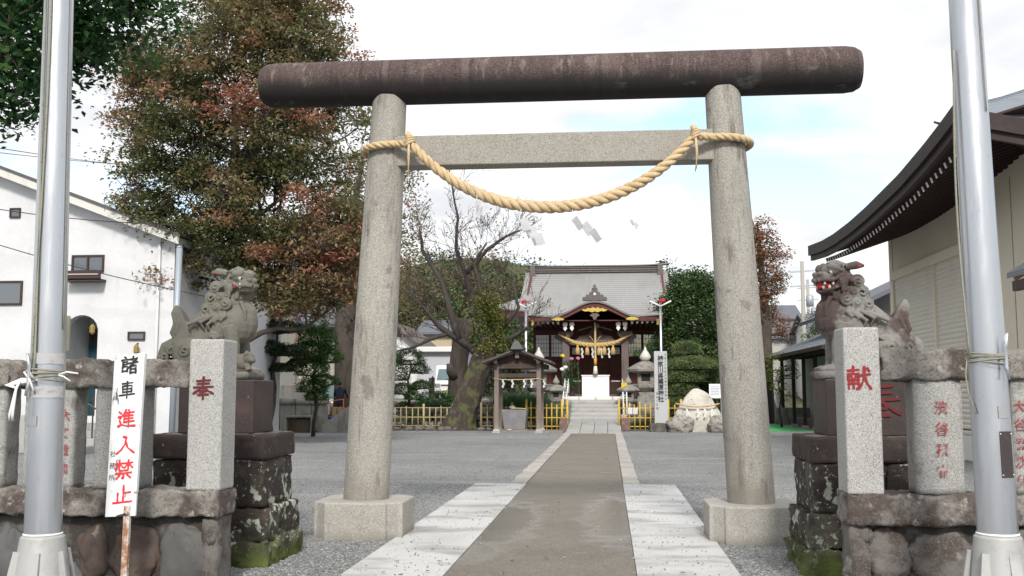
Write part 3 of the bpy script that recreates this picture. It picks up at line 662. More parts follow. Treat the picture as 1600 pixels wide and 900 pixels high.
def komainu(root, m_, stone, open_mouth):
    o = ORG[root.name]
    KS = 1.09
    def T(x, y, z): return (o.x+m_*x*KS, o.y+y*KS, o.z+.05+z*KS)
    R3 = lambda a: Matrix.Rotation(a, 3, 'Z')
    b = MB()
    def E(x, y, z, rx, ry, rz, ay=0): b.ell(T(x,y,z), (rx*KS,ry*KS,rz*KS), 16, 10, Matrix.Rotation(m_*ay, 3, 'Y'))
    def tb(pts, rr, n=8): b.tube([T(*p) for p in pts], [q*KS for q in rr], n)
    def spiral(c, r, turns, th, u=(1,0,0), v=(0,0,1), start=0, sgn=1, dep=.028, nn=(0,-1,0)):
        u, v, nn = Vector(u), Vector(v), Vector(nn); pts = []; rr = []; n = int(14*turns)
        for i in range(n+1):
            t = i/n; a = start+sgn*2*PI*turns*t; q = r*(1-t)**.9+.004
            p = Vector(c)+u*(q*math.cos(a))+v*(q*math.sin(a))+nn*(dep*t); pts.append(tuple(p)); rr.append(th*(1-.25*t))
        tb(pts, rr, 7)
    # base plate
    # body
    E(.21,0,.44,.185,.165,.20,.1); E(.10,0,.40,.2,.15,.19); E(-.06,0,.30,.21,.14,.19,.5); E(-.20,0,.20,.15,.15,.17)
    E(.17,0,.60,.13,.13,.15)
    tb([(.16,0,.52),(.02,0,.47),(-.14,0,.35),(-.27,0,.22)], [.14,.14,.13,.11], 12)
    for y in (-1, 1):
        E(.13,y*.12,.40,.10,.055,.13,.2)                                   # shoulder
        tb([(.19,y*.115,.40),(.235,y*.125,.22),(.24,y*.125,.10),(.255,y*.125,.03)], [.075,.058,.05,.055], 10)     # foreleg
        E(.30,y*.125,.035,.075,.058,.038)
        for q in (-.03,0,.03): E(.36,y*.125+q,.03,.028,.017,.026)          # toes
        E(-.15,y*.135,.17,.125,.065,.14,.35); tb([(-.10,y*.15,.12),(-.03,y*.155,.06),(-.02,y*.155,.03)], [.07,.05,.045], 9)
        E(.02,y*.155,.033,.085,.052,.036)
        for q in (-.028,0,.028): E(.10,y*.155+q,.028,.026,.016,.024)
        # swirls on shoulder and haunch
        spiral((.06,y*.165,.30), .05, 1.6, .016, nn=(0,y,0)); spiral((-.16,y*.19,.20), .05, 1.5, .016, nn=(0,y,0), start=2)
        tb([(.10,y*.16,.27),(.02,y*.185,.25),(-.06,y*.185,.29),(-.11,y*.175,.26)], [.014,.018,.017,.008], 7)
        # mane: curls and hanging locks
        for (x, z, r, s_) in ((.075,.735,.05,0),(.045,.64,.056,1),(.12,.655,.045,2),(.17,.60,.05,3),(.0,.555,.05,4),(.09,.565,.04,1.5)):
            E(x, y*.10, z, r*1.05, .05, r*1.05); spiral((x, y*.148, z), r, 1.9, .0145, start=s_, nn=(0,y,0))
        for (x0, z0, x1, z1, dx) in ((.03,.55,-.01,.38,.03),(.07,.53,.05,.36,.03),(.115,.53,.10,.40,.02),(-.01,.53,-.07,.40,.03),(.155,.52,.15,.42,.015),(-.04,.52,-.13,.37,.02)):
            tb([(x0,y*.135,z0),(x0+dx,y*.17,(z0*2+z1)/3),(x1-dx,y*.175,(z0+2*z1)/3),(x1,y*.16,z1)], [.024,.022,.018,.006], 7)
    # ruff down the chest
    tb([(.30,-.02,.62),(.36,-.02,.55),(.385,-.0,.46)], [.02,.022,.01], 7); tb([(.29,.05,.62),(.345,.06,.53),(.36,.06,.45)], [.02,.022,.01], 7); tb([(.28,-.10,.62),(.32,-.11,.54),(.33,-.12,.46)], [.02,.022,.01], 7)
    # tail: ring at the root, tall flame above
    tb([(-.26,0,.22),(-.33,0,.27),(-.405,0,.235),(-.435,0,.15),(-.405,0,.065),(-.34,0,.035)], [.075,.065,.058,.055,.05,.045], 10)
    for y in (-1,1):
        spiral((-.335,y*.055,.215), .045, 1.5, .016, nn=(0,y,0), start=1); spiral((-.40,y*.05,.15), .04, 1.5, .015, nn=(0,y,0), start=3)
        for k, dx in enumerate((-.03,.0,.03)):
            tb([(-.26+dx,y*.035,.27),(-.30+dx*1.3,y*.05,.36),(-.27+dx*1.3,y*.05,.44),(-.31+dx,y*.04,.53),(-.325+dx*.4,y*.02,.585)], [.022,.024,.024,.02,.008], 7)
    tb([(-.24,0,.24),(-.30,0,.36),(-.28,0,.44),(-.315,0,.53),(-.33,0,.60)], [.06,.062,.065,.05,.015], 10)
    # head, turned towards the lens side
    hc = Vector((.235, -.02, .775)); yaw = math.radians(34); ca, sa = math.cos(yaw), math.sin(yaw)
    def H(f, l, u_): return (hc.x+f*ca+l*sa, hc.y-f*sa+l*ca, hc.z+u_)         # forward, left(+y), up
    def HE(f, l, u_, rf, rl, ru): b.ell(T(*H(f,l,u_)), (rf*KS,rl*KS,ru*KS), 14, 9, R3(m_*-yaw))
    def ht(pts, rr, n=7): b.tube([T(*H(*p)) for p in pts], [q*KS for q in rr], n)
    HE(-.02,0,.0,.125,.125,.115); HE(.05,0,.05,.085,.115,.06)
    HE(.11,0,-.005,.085,.085,.05); HE(.155,0,.012,.04,.055,.032)               # muzzle, nose
    for l in (-1,1):
        HE(.178,l*.028,.022,.024,.024,.022)                                    # nostril wing
        ht([(.085,l*.02,.07),(.10,l*.06,.085),(.07,l*.10,.075),(.02,l*.115,.05)], [.022,.03,.027,.014])  # brow
        HE(.055,l*.055,.105,.03,.028,.022); HE(.02,l*.09,.10,.03,.026,.022)
        ht([(.185,l*.01,-.03),(.165,l*.06,-.022),(.11,l*.09,-.030),(.05,l*.105,-.005)], [.018,.02,.018,.012])   # upper lip
        ht([(-.03,l*.10,.085),(-.10,l*.155,.10),(-.165,l*.17,.095)], [.03,.036,.012])     # ear, laid back
        HE(.0,l*.11,-.05,.05,.03,.05)
        spiral(H(-.06,l*.125,-.02), .04, 1.5, .014, u=(ca,-sa,0), nn=(l*sa*0, l, 0)); spiral(H(.0,l*.115,-.10), .04, 1.5, .014, u=(ca,-sa,0), nn=(0,l,0), start=2)
    HE(-.08,0,.08,.07,.09,.05); ht([(.06,0,.10),(-.02,0,.125),(-.12,0,.10),(-.17,0,.03)], [.03,.035,.04,.03])
    jd = -.105 if open_mouth else -.062
    if open_mouth:
        HE(.075,0,jd-.012,.085,.075,.024); HE(-.01,0,-.08,.08,.09,.055)
        for l in (-1,1): ht([(.15,l*.02,jd+.002),(.12,l*.06,jd+.002),(.04,l*.085,jd+.03),(.0,l*.09,jd+.06)], [.017,.017,.02,.024])
    else:
        HE(.085,0,jd,.088,.078,.032)
        for l in (-1,1): ht([(.17,l*.01,jd+.014),(.145,l*.055,jd+.016),(.08,l*.082,jd+.018)], [.014,.014,.012])
    for k, l in enumerate((-.06,-.02,.02,.06)): ht([(.06,l,jd-.02),(.055,l*1.1,jd-.065),(.03,l*1.1,jd-.10)], [.022,.02,.006])
    if not open_mouth:      # cub under the paw
        E(.33,-.14,.10,.075,.07,.075); E(.385,-.17,.135,.05,.05,.05); E(.425,-.19,.115,.03,.032,.026); E(.25,-.14,.07,.08,.06,.055); E(.38,-.21,.17,.02,.015,.02); E(.355,-.13,.18,.02,.015,.02)
        tb([(.40,-.19,.03),(.38,-.18,.08)], [.03,.028])
    body = carve(b, 'body', stone, root, .0062, 1)
    # plate the animal sits on, in one piece with it
    xs = sorted((o.x-m_*.47, o.x+m_*.44)); pb = MB().rbox(xs[0], xs[1], o.y-.25, o.y+.25, o.z, o.z+.075, .05, .02, .006, 3); pb.build('base_plate', stone, root, smooth=True)
    # painted bits
    rot = R3(m_*-yaw)
    def bit(name, pt, r, mt, par=None): return MB().ell(T(*H(*pt)), tuple(q*KS for q in r), 12, 8, rot).build(name, mt, par or root, smooth=True)
    for l in (-1,1):
        eo = bit('eye', (.096,l*.062,.040), (.022,.026,.02), TOOTH); bit('pupil', (.115,l*.064,.037), (.008,.010,.010), PUPIL, eo)
        bit('painted_ear', (-.105,l*.172,.088), (.026,.016,.013), MOUTH)
        if open_mouth:
            for f, w_, dz, s_ in ((.152,.035,.022,.016),(.118,.068,.024,.018)): bit('tooth', (f,l*w_,jd+dz), (.012,.012,s_), TOOTH)
            for f, w_ in ((.157,.056),(.1,.09)): bit('tooth', (f,l*w_,-.054), (.011,.011,.014), TOOTH)
        else:
            bit('tooth', (.125,l*.085,jd+.035), (.012,.010,.024), TOOTH); bit('painted_lip', (.065,l*.094,jd+.03), (.024,.016,.02), MOUTH)
    if open_mouth: bit('painted_mouth', (.08,0,jd+.045), (.085,.074,.05), MOUTH); bit('tongue', (.115,0,jd+.026), (.06,.04,.022), MOUTH)
    else: bit('painted_mouth', (.087,0,jd+.028), (.096,.084,.014), MOUTH)
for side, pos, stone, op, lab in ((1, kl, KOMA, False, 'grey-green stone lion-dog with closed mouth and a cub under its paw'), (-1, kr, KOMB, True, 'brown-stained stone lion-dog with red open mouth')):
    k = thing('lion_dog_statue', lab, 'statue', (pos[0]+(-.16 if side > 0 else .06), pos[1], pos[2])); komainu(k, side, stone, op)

# ================================================================== flag poles
def flagpole(cxb, cyb, cxt, cyt, Y, label, right):
    pb, pt = P(cxb, cyb, Y), P(cxt, cyt, Y); root = thing('flag_pole', label, 'flag pole', (pb.x, Y, 0))
    top = pb+(pt-pb)*2.0; ax = (top-pb).normalized()
    def on(z): return pb+ax*((z-pb.z)/ax.z)
    r0, r1 = .114, .072; rz = lambda z: r0+(r1-r0)*(z-pb.z)/(top.z-pb.z)
    sh = MB(); zs = np.linspace(pb.z-.1, top.z, 30); sh.tube([on(z) for z in zs], [rz(z) for z in zs], 40); so = sh.build('shaft', ALU, root, auto=60)
    # flared cast foot with ribs
    f = MB(); f.lathe([(.30,0),(.30,.03),(.235,.05),(.175,.30),(.135,pb.z-.012),(.12,pb.z)], 12, (pb.x, Y, 0)); fo = f.build('foot', CASTALU, root, auto=40, bevel=.004)
    for k in range(6):
        a = 2*PI*k/6-PI/2+.25; f = MB(); c, s_ = math.cos(a), math.sin(a)
        f.bar((pb.x+.232*c, Y+.232*s_, .05), (pb.x+.142*c, Y+.142*s_, pb.z-.10), .06, .02); f.build('rib', CASTALU, fo)
    MB().lathe([(.118,0),(.121,.005),(.118,.012)], 32, (pb.x, Y, pb.z)).build('sealant_ring', WHITE, root, smooth=True)
    # cord wound round shaft and cleat
    zt = PZ(585 if not right else 560, Y-.1); m = MB(); rd = random.Random(right)
    for k in range(5):
        zz = zt+.012*(k-2)+rd.uniform(-.004,.004); c = on(zz); R_ = rz(zz)+.012; ph = rd.uniform(0,6)
        m.tube([(c.x+(R_+.022*max(0,math.sin(t*1-.3-(PI if right else 0)))*0+(.03*math.exp(-((t-4.9)**2)*3)))*math.cos(t), c.y+(R_+.03*math.exp(-((t-4.9)**2)*3))*math.sin(t), zz+.016*math.sin(t+ph)) for t in np.linspace(0,2*PI,25)[:-1]], .0055, 5, closed=True)
    m.build('wound_cord', CORD, root, smooth=True)
    cl = MB(); c = on(zt); a = -PI/2+(.45 if right else -.35); d = Vector((math.cos(a), math.sin(a), 0)); q = c+d*(rz(zt)+.035)
    cl.tube([q+Vector((0,0,-.13))+d*.02, q+Vector((0,0,-.06)), q+Vector((0,0,.06)), q+Vector((0,0,.14))+d*.02], [.008,.014,.014,.008], 8); cl.tube([c+d*rz(zt)*.9, q], .016, 8); cl.build('cleat', ALU, root, smooth=True)
    # halyard running up the pole
    h = MB()
    if not right:
        for (u0, u1) in ((-.05,-.045),(.0,.0)):
            h.tube([on(z)+Vector((-.03+.035*math.sin(z*.9+u0*40)*(1 if u0 else .2), -rz(z)-.008, 0)) for z in np.linspace(zt, 5.2, 30)], .0075, 5)
        h.tube([on(z)+Vector((rz(z)+.004, -.02, 0)) for z in np.linspace(zt+.3, 5.2, 20)], .004, 5)
    else:
        h.tube([on(z)+Vector((-rz(z)-.006-.03*max(0,math.sin((z-zt)*1.7)), -.05, 0)) for z in np.linspace(zt, 3.6, 20)], .007, 5)
        h.tube([on(z)+Vector((rz(z)*.6, -rz(z)*.82-.006, 0)) for z in np.linspace(3.2, 5.4, 20)], .004, 5)
        h.tube([on(zt)+Vector((-.12,-.02,-.0)), on(zt-.1)+Vector((-.135,-.02,0)), on(zt-.22)+Vector((-.125,-.02,0)), on(zt-.33)+Vector((-.10,-.06,0))], .005, 5)
    h.build('halyard', CORD, root, smooth=True)
    return root, on, rz, so
lp, on, rz, so = flagpole(67, 835, 92, 0, 6.4, 'silver flag pole in front of the left stone fence with white tape tied on', False)
def wrap_plate(name, on, rz, parent, z0, z1, a0, a1, m, n=10, off=.003):
    b = MB(); rows = []
    for z in (z0, z1):
        c = on(z); rows.append([(c.x+(rz(z)+off)*math.cos(a), c.y+(rz(z)+off)*math.sin(a), z) for a in np.linspace(a0, a1, n)])
    o = b.grid(rows).build(name, m, parent); s = o.modifiers.new('t','SOLIDIFY'); s.thickness = .003; s.offset = 1; return o
TAPE = mat('clear_tape_grey', (.40,.40,.41), .35, [('n',14,.5,.62,(.28,.27,.26),.8,(1,1,3))]); PLATE = mat('metal_plate', (.38,.39,.40), .4, [('n',20,.5,.7,(.30,.31,.32),.6)], metal=.5); BRONZE = mat('bronze_plaque', (.045,.035,.035), .5, [('n',20,.5,.7,(.07,.055,.05),.6)])
wrap_plate('tape', on, rz, lp, PZ(622,6.3), PZ(603,6.3), -PI*.97, -.05, TAPE, 18); wrap_plate('tape', on, rz, lp, PZ(566,6.3), PZ(548,6.3), -PI*.97, -.05, TAPE, 18)
wrap_plate('maker_plate', on, rz, lp, PZ(668,6.3), PZ(652,6.3), -PI*.80, -PI*.5, PLATE)
wt_ = MB(); zz = PZ(592, 6.25)
for q in range(5):
    a = [(.0,0,0),(-.10,-.03,-.02+.012*q),(-.17-.02*q,-.03,-.03-.004*q),(-.13,-.05,-.05)] if q < 3 else [(-.1,-.05,-.01),(-.11,-.07,-.06),(-.125-.02*(q-3),-.07,-.22),(-.13-.02*(q-3),-.06,-.26)]
    wt_.tube([on(zz)+Vector(p)+Vector((0,-.10,0)) for p in a], .009, 5)
wt_.tube([on(zz)+Vector(p)+Vector((0,-.12,0)) for p in ((-.02,0,0),(-.05,-.02,.06),(-.08,-.02,.05),(-.04,-.02,.0),(-.01,-.02,-.07))], .008, 5)
wt_.tube([on(zz+.03)+Vector(p) for p in ((.1,-.06,0),(.17,-.07,.02),(.24,-.06,.01))], .006, 5); wt_.tube([on(zz+.03)+Vector(p) for p in ((.1,-.06,0),(.15,-.07,-.01),(.19,-.06,-.04))], .006, 5)
wt_.build('tied_white_strip', mat('white_vinyl', (.72,.72,.70), .6), lp, smooth=True)
rpole, on2, rz2, so2 = flagpole(1559, 835, 1507, 0, 6.4, 'silver flag pole in front of the right stone fence with a dark plaque', True)
wrap_plate('maker_plate', on2, rz2, rpole, PZ(652,6.3), PZ(634,6.3), -PI*.5+.05, -PI*.5+.72, PLATE)
pq = wrap_plate('plaque', on2, rz2, rpole, PZ(742,6.3), PZ(672,6.3), -PI*.5+.05, -PI*.5+.78, BRONZE)
pqm = MB()
for z in (PZ(738,6.3), PZ(676,6.3)):
    for a in (-PI*.5+.09, -PI*.5+.74):
        c = on2(z); pqm.ell((c.x+(rz2(z)+.006)*math.cos(a), c.y+(rz2(z)+.006)*math.sin(a), z), (.006,.006,.006), 8, 6)
pqm.build('screws', ALU, pq, smooth=True)
mkt = MB()      # raised characters on the plaque, worn
for k, ch in enumerate('奉車止'):
    z = PZ(680+18*k, 6.28); c = on2(z); a = -PI*.5+.40; brush(mkt, ch, (c.x+(rz2(z)+.0075)*math.cos(a)-.022, c.y+(rz2(z)+.0075)*math.sin(a), z), (math.sin(-a)*1, math.cos(a), 0), (0,0,-1), .05, 9, (math.cos(a), math.sin(a), 0), .002)
mkt.build('plaque_lettering', mat('worn_bronze_letter', (.085,.07,.06), .5), pq)

# ================================================================== no-entry board
SIGNW = mat('peeling_white_board', (.74,.75,.76), .7, [('n',5,.57,.66,(.60,.61,.60),.7,(1,1,.4)),('n',13,.60,.655,(.05,.05,.05),.9,(1.3,1,.35)),('n',30,.69,.74,(.16,.13,.11),.9,(1,1,.35))], [(50,.2,.003,'n',(1,1,.2))])
RUST = mat('rusted_stake', (.62,.60,.56), .7, [('n',9,.42,.56,(.28,.10,.03),.9),('n',14,.60,.68,(.09,.04,.03),.9),('n',7,.62,.7,(.55,.38,.06),.8)], [(40,.3,.004)])
SY = 7.28; a, b, c, d = P(179,556,SY+.06), P(228,551,SY+.06), P(211,806,SY), P(164,808,SY)
bz = thing('no_entry_board', 'peeling white wooden board with black and red lettering leaning on a rusted stake', 'sign', (P(190,900,SY).x, SY, 0))
nrm = (b-a).cross(d-a).normalized()
if nrm.y > 0: nrm = -nrm
fr = [a, b, c, d]; bk = [p-nrm*.022 for p in fr]
bd = MB().add(fr+bk, [(0,1,2,3),(7,6,5,4),(0,4,5,1),(1,5,6,2),(2,6,7,3),(3,7,4,0)]).build('board', SIGNW, bz, bevel=.002)
u = (b-a).normalized(); w = (d-a).normalized(); Wd, Hd = (b-a).length, (d-a).length
sl = MB().bar(a+u*(Wd-.012)+w*.01+nrm*.004, a+u*(Wd-.018)+w*(Hd*.86)+nrm*.004, .026, .034).build('edge_slat', SIGNW, bz)
ink = MB(); red = MB()
for i, (ch, mbk, top, sz) in enumerate((('諸',ink,.012,.135),('車',ink,.17,.125),('進',red,.345,.14),('入',red,.505,.145),('禁',red,.66,.14),('止',red,.81,.145))):
    brush(mbk, ch, a+u*(.052-.000*i)+w*(top*Hd), u, w, sz, 13, nrm, .0022)
ink.build('black_lettering', BLACKINK, bd); red.build('red_lettering', SIGNRED, bd)
text_obj('社\n務\n所', .045, 'small_lettering', BLACKINK, bd, a+u*.012+w*(.60*Hd), u, w, line=1.9, lift=.0025)
MB().taper((P(194,905,SY).x, SY-.004, -.1), (.045,.03), (P(199,805,SY).x, SY-.0, P(199,790,SY).z), (.045,.03)).build('stake', RUST, bz)
MB().bar(d+u*.10-nrm*-.006, d+u*.165-nrm*-.006+Vector((0,0,.012)), .05, .012).build('rusted_patch', mat('black_rust', (.035,.025,.022), .8), bd)
# ================================================================== shrine hall
SHW = mat('red_brown_timber', (.105,.030,.023), .6, [('n',5,.45,.7,(.07,.023,.019),.8,(1,1,.2)),('r',1,.3,.9,(.125,.04,.03),.5)], [(30,.1,.004,'n',(1,1,.15))])
GREYWOOD = mat('grey_timber', (.145,.115,.105), .8, [('n',5,.45,.7,(.09,.068,.062),.8,(1,1,.15))], [(30,.2,.006,'n',(1,1,.15))])
COPPER = mat('grey_roof_sheet', (.25,.25,.25), .5, [('n',.8,.45,.7,(.20,.195,.19),.8,(1,.4,.4)),('n',.5,.58,.75,(.27,.235,.19),.6),('n',3,.6,.7,(.31,.315,.32),.5,(1.5,.2,.2))], [(20,.1,.004)], metal=.25)
COPPER = mat('grey_roof_courses', (.29,.29,.285), .5, [('n',.8,.45,.7,(.235,.23,.225),.8,(1,.4,.4)),('n',.5,.58,.75,(.30,.265,.215),.6),('n',3,.6,.7,(.36,.365,.37),.5,(1.5,.2,.2)),('w',2.6,.80,.98,(.15,.15,.15),.75,'Z')], [(20,.1,.004)], metal=.2)  # dark bands: course seams, with the shade under their lips painted in
RIDGEM = mat('ridge_dark', (.11,.095,.09), .6, [('n',4,.5,.7,(.17,.155,.15),.7)])
GOLD = mat('gilt', (.55,.40,.10), .4, [('n',14,.5,.7,(.38,.27,.06),.7)], [(30,.5,.02)], metal=.5)
SHOJI = mat('paper_screen_pane', (.84,.87,.89), .12, [('r',1,.1,.9,(.76,.80,.82),.7)], spec=1.0, coat=.6)
STEPS = mat('grey_step_stone', (.33,.33,.32), .85, [('n',2,.45,.7,(.24,.24,.23),.8),('n',9,.6,.72,(.17,.165,.15),.6),('r',1,.2,.9,(.38,.38,.37),.5)], [(40,.3,.006)])
LANDING = mat('pale_landing', (.60,.60,.58), .8, [('n',3,.5,.7,(.50,.50,.48),.7),('r',1,.2,.9,(.66,.66,.64),.5)])
sh = thing('shrine_hall', 'wooden shrine hall with grey curved roof and bowed gable over its porch', 'shrine', (0, 48, 0))
MB().box(-3.5, 3.5, 45.3, 55, 0, 1.30).build('podium', STEPS, sh, bevel=.02)
MB().box(-2.87, 2.87, 48, 53.5, 1.30, 5.35).build('wall', SHW, sh)
MB().box(-3.1, 3.1, 47.4, 54, 1.302, 1.45).build('floor_edge', GREYWOOD, sh, bevel=.01)
def roofprof(t):      # t 0 ridge .. 1 main eave -> (Y, z)
    return 51.2-4.7*t, 7.55-2.35*(t**.78)
EAVE_T = 1.0
def porch(t):         # t 0 .. 1 from main eave to porch eave
    return 46.5-1.7*t, 5.2-.36*t
def bump(x): return .66*(.5+.5*math.cos(PI*min(1, abs(x)/1.9))) if abs(x) < 1.9 else 0
rf_ = MB(); cols = np.linspace(-2.95, 2.95, 41); prof = []
for k in range(34): prof.append((*roofprof(k/34), 0))
for k in range(15): a_, b_ = porch(k/14); prof.append((a_, b_, max(0, min(1, (k/14+.35)/1.35))))
rows = []
for k, (y, z, bb) in enumerate(prof):
    for dz in ((0, .022) if k else (0,)):
        rows.append([(x, y-(.0 if dz == 0 else .012), z+.10*(abs(x)/2.95)**3*(k/48)+bump(x)*bb**1.3+(.5*bump(x) if False else 0)+(dz if dz else 0)*1.0) for x in cols])
rf_.grid(rows, .06, flip=True); ro = rf_.build('roof', COPPER, sh)
for sg in (-1, 1):
    b = MB(); rows = []
    for k in range(35):
        t = k/34; y, z = roofprof(t); edge = 3.55 if t < .66 else 3.55+.95*((t-.66)/.34)**.8+.12
        for dz in ((0,.022) if k else (0,)): rows.append([(sg*(2.951+(edge-2.951)*q/6), y-(.012 if dz else 0), z+dz+.13*((2.95+(edge-2.95)*q/6)/4.5)**4*t*1.6) for q in range(7)])
    b.grid(rows, .06, flip=(sg > 0)); b.build('roof_side', COPPER, ro)
    b = MB(); rows = []
    for k in range(12):       # hip skirt going back
        t = .66+.34*k/11; y, z = roofprof(t); edge = 3.55+.95*((t-.66)/.34)**.8+.12; rows.append([(sg*edge, y+.02, z+.13*(edge/4.5)**4*t*1.6), (sg*edge, 54.5, z+.06)])
    b.grid(rows, .05, flip=(sg < 0)); b.build('hip_skirt', COPPER, ro)
    MB().prism([(48.2, 5.9), (51.2, 7.5), (54.2, 5.9)], 'x', sg*3.2, sg*3.3).build('gable_wall', SHW, sh)
b = MB().grid([[(-3.5, 51.2, 7.55), (3.5, 51.2, 7.55)], [(-4.4, 55.6, 5.3), (4.4, 55.6, 5.3)]], .06); b.build('roof_back', COPPER, ro)
# ridge
rb_ = MB().box(-3.3, 3.3, 51.05, 51.4, 7.5, 7.83).build('ridge', RIDGEM, ro, bevel=.02)
for z, d, nm in ((7.62,.03,'ridge_band'), (7.73,.03,'ridge_band')): MB().box(-3.25, 3.25, 51.0, 51.45, z, z+.035).build(nm, mat('ridge_band', (.17,.15,.145), .6), rb_)
MB().grid([[(x, y, 7.86+.08*(abs(x)/3.65)**5) for x in np.linspace(-3.65, 3.65, 21)] for y in (50.95, 51.5)], .05).build('ridge_cap', mat('ridge_cap_grey', (.20,.20,.20), .5), rb_)
for sg in (-1, 1):
    MB().prism([(sg*3.18+a, b_) for a, b_ in ((-.13,7.25),(.13,7.25),(.16,7.4),(.12,7.55),(.14,7.75),(.10,7.86),(-.10,7.86),(-.14,7.75),(-.12,7.55),(-.16,7.4))], 'y', 50.9, 51.0).build('ridge_end_tile', RIDGEM, rb_)
# bowed gable board, eaves
hb = MB(); rows = [[], []]
xs = np.linspace(-1.95, 1.95, 49)
for x in xs:
    z = porch(1)[1]+bump(x)-.05; rows[0].append((x, 44.74, z)); rows[1].append((x, 44.74, z-.17-.06*(bump(x)/.66)))
hb.grid(rows); ho = hb.build('gable_board', SHW, sh); s_ = ho.modifiers.new('t', 'SOLIDIFY'); s_.thickness = .10; s_.offset = 0
hb = MB(); rows = [[(x, 44.66, porch(1)[1]+bump(x)+.005) for x in xs], [(x, 44.66, porch(1)[1]+bump(x)-.075) for x in xs]]
hb.grid(rows); h2 = hb.build('gable_rim', mat('rim_grey', (.165,.155,.15), .6), ho); s_ = h2.modifiers.new('t', 'SOLIDIFY'); s_.thickness = .10; s_.offset = 0
for sg in (-1, 1):
    a_, b_ = sorted((sg*1.95, sg*2.95)); MB().box(a_, b_, 44.82, 44.92, 4.62, 4.80).build('eave_board', SHW, sh)
    a_, b_ = sorted((sg*2.95, sg*4.5)); MB().box(a_, b_, 46.55, 46.65, 4.98, 5.16).build('eave_board', SHW, sh)
    MB().box(*sorted((sg*2.90, sg*2.95)), 44.8, 46.6, 4.6, 5.0).build('eave_end', SHW, sh)
    for q in range(5):       # rafter ends, white-tipped
        x = sg*(1.62+.22*q); MB().box(x-.045, x+.045, 45.0, 47.9, 4.52+.008*q, 4.61).build('rafter', SHW, sh)
        MB().box(x-.05, x+.05, 44.97, 45.0, 4.51+.008*q, 4.62).build('rafter_end_cap', WHITE, sh)
    MB().box(sg*2.72-.05, sg*2.72+.05, 44.74, 44.78, 4.45, 4.70).build('gilt_cap', GOLD, sh)
# ceiling under porch
MB().grid([[(x, y, z_) for x in np.linspace(-2.9, 2.9, 25)] for y, z_ in ((44.95, 4.68), (48.0, 5.0))], .04).build('porch_ceiling', SHW, sh)
# gilt ornaments
def flame(cx, y, z, w, h, name, parent, m, seed):
    pts = []; n = 22
    for i in range(n+1):
        t = i/n; pts.append((cx-w/2+w*t, z+h*(.45+.55*math.sin(PI*t))*(1+.16*math.sin(t*31+seed))))
    for i in range(n, -1, -1):
        t = i/n; pts.append((cx-w/2+w*t, z-h*.35*abs(math.sin(t*PI*4))*(1-abs(2*t-1)*.5)+h*.25*abs(2*t-1)))
    return MB().prism(pts, 'y', y, y+.07).build(name, m, parent)
flame(0, 44.60, 5.04, 1.08, .16, 'gilt_phoenix', ho, GOLD, 1)
for sg in (-1, 1):
    flame(sg*1.62, 44.62, 4.66, .55, .13, 'gilt_scroll', ho, GOLD, 2); MB().lathe([(.075,0),(.06,.02),(.02,.035)], 12, (0,0,0)).build('gilt_boss', GOLD, ho).matrix_local = Matrix.Translation((sg*1.0, 44.60-48, 4.93)) @ Matrix.Rotation(PI/2, 4, 'X')
MB().prism([(-.10,4.96),(.10,4.96),(.22,4.86),(.10,4.80),(.05,4.68),(-.05,4.68),(-.10,4.80),(-.22,4.86)], 'y', 44.65, 44.72).build('pendant', GREYWOOD, ho)
# crest tile above the bowed gable
cz = porch(1)[1]+.66
MB().prism([(-.52,cz+.02),(.52,cz+.02),(.55,cz+.10),(.50,cz+.2),(.40,cz+.19),(.36,cz+.30),(.26,cz+.28),(.22,cz+.40),(.14,cz+.42),(.13,cz+.52),(-.13,cz+.52),(-.14,cz+.42),(-.22,cz+.40),(-.26,cz+.28),(-.36,cz+.30),(-.40,cz+.19),(-.50,cz+.2),(-.55,cz+.10)], 'y', 44.75, 45.0).build('crest_tile', RIDGEM, ro, bevel=.015)
MB().ell((0, 44.74, cz+.30), (.06,.03,.06)).build('crest_boss', WHITE, ro, smooth=True)
MB().lathe([(.13,0),(.12,.06),(.06,.10),(.075,.16),(.03,.22)], 12, (0, 44.87, cz+.52)).build('crest_finial', RIDGEM, ro, smooth=True)
# porch posts, beam, noses
for sg in (-1, 1):
    p_ = MB().box(sg*1.31-.16, sg*1.31+.16, 45.75, 46.07, 1.30, 3.95).build('porch_post', GREYWOOD, sh, bevel=.03)
    MB().box(sg*1.31-.22, sg*1.31+.22, 45.69, 46.13, 1.30, 1.42).build('post_base', STEPS, p_, bevel=.02)
    MB().prism([(sg*1.31+a, b_) for a, b_ in ((-.33,4.22),(.33,4.22),(.33,4.10),(.18,3.95),(-.18,3.95),(-.33,4.10))], 'y', 45.65, 46.15).build('bracket', GREYWOOD, p_)
    MB().prism([(sg*q, w_) for q, w_ in ((1.40,4.08),(1.78,4.10),(1.85,3.98),(1.70,3.88),(1.52,3.78),(1.47,3.9))], 'y', 45.8, 46.0).build('carved_beam_end', GREYWOOD, p_)
    for q, xx_ in enumerate((1.02, 1.32)): MB().prism([(sg*xx_+a, b_) for a, b_ in ((-.09,4.60),(.09,4.60),(.11,4.48),(.05,4.44),(.09,4.34),(0,4.22),(-.09,4.34),(-.05,4.44),(-.11,4.48))], 'y', 45.2, 45.5).build('white_bracket_nose', WHITE, sh)
MB().box(-1.5, 1.5, 45.8, 46.0, 3.62, 3.86).build('porch_beam', GREYWOOD, sh, bevel=.02)
MB().prism([(-.85,3.86),(.85,3.86),(.7,4.02),(.3,4.10),(.12,4.4),(-.12,4.4),(-.3,4.10),(-.7,4.02)], 'y', 45.82, 45.98).build('frog_leg_strut', DARKWOOD, sh)
for sg in (-1,1): MB().bar((sg*.15, 45.79, 4.45), (sg*.75, 45.79, 4.28), .05, .07).build('strut', GREYWOOD, sh)
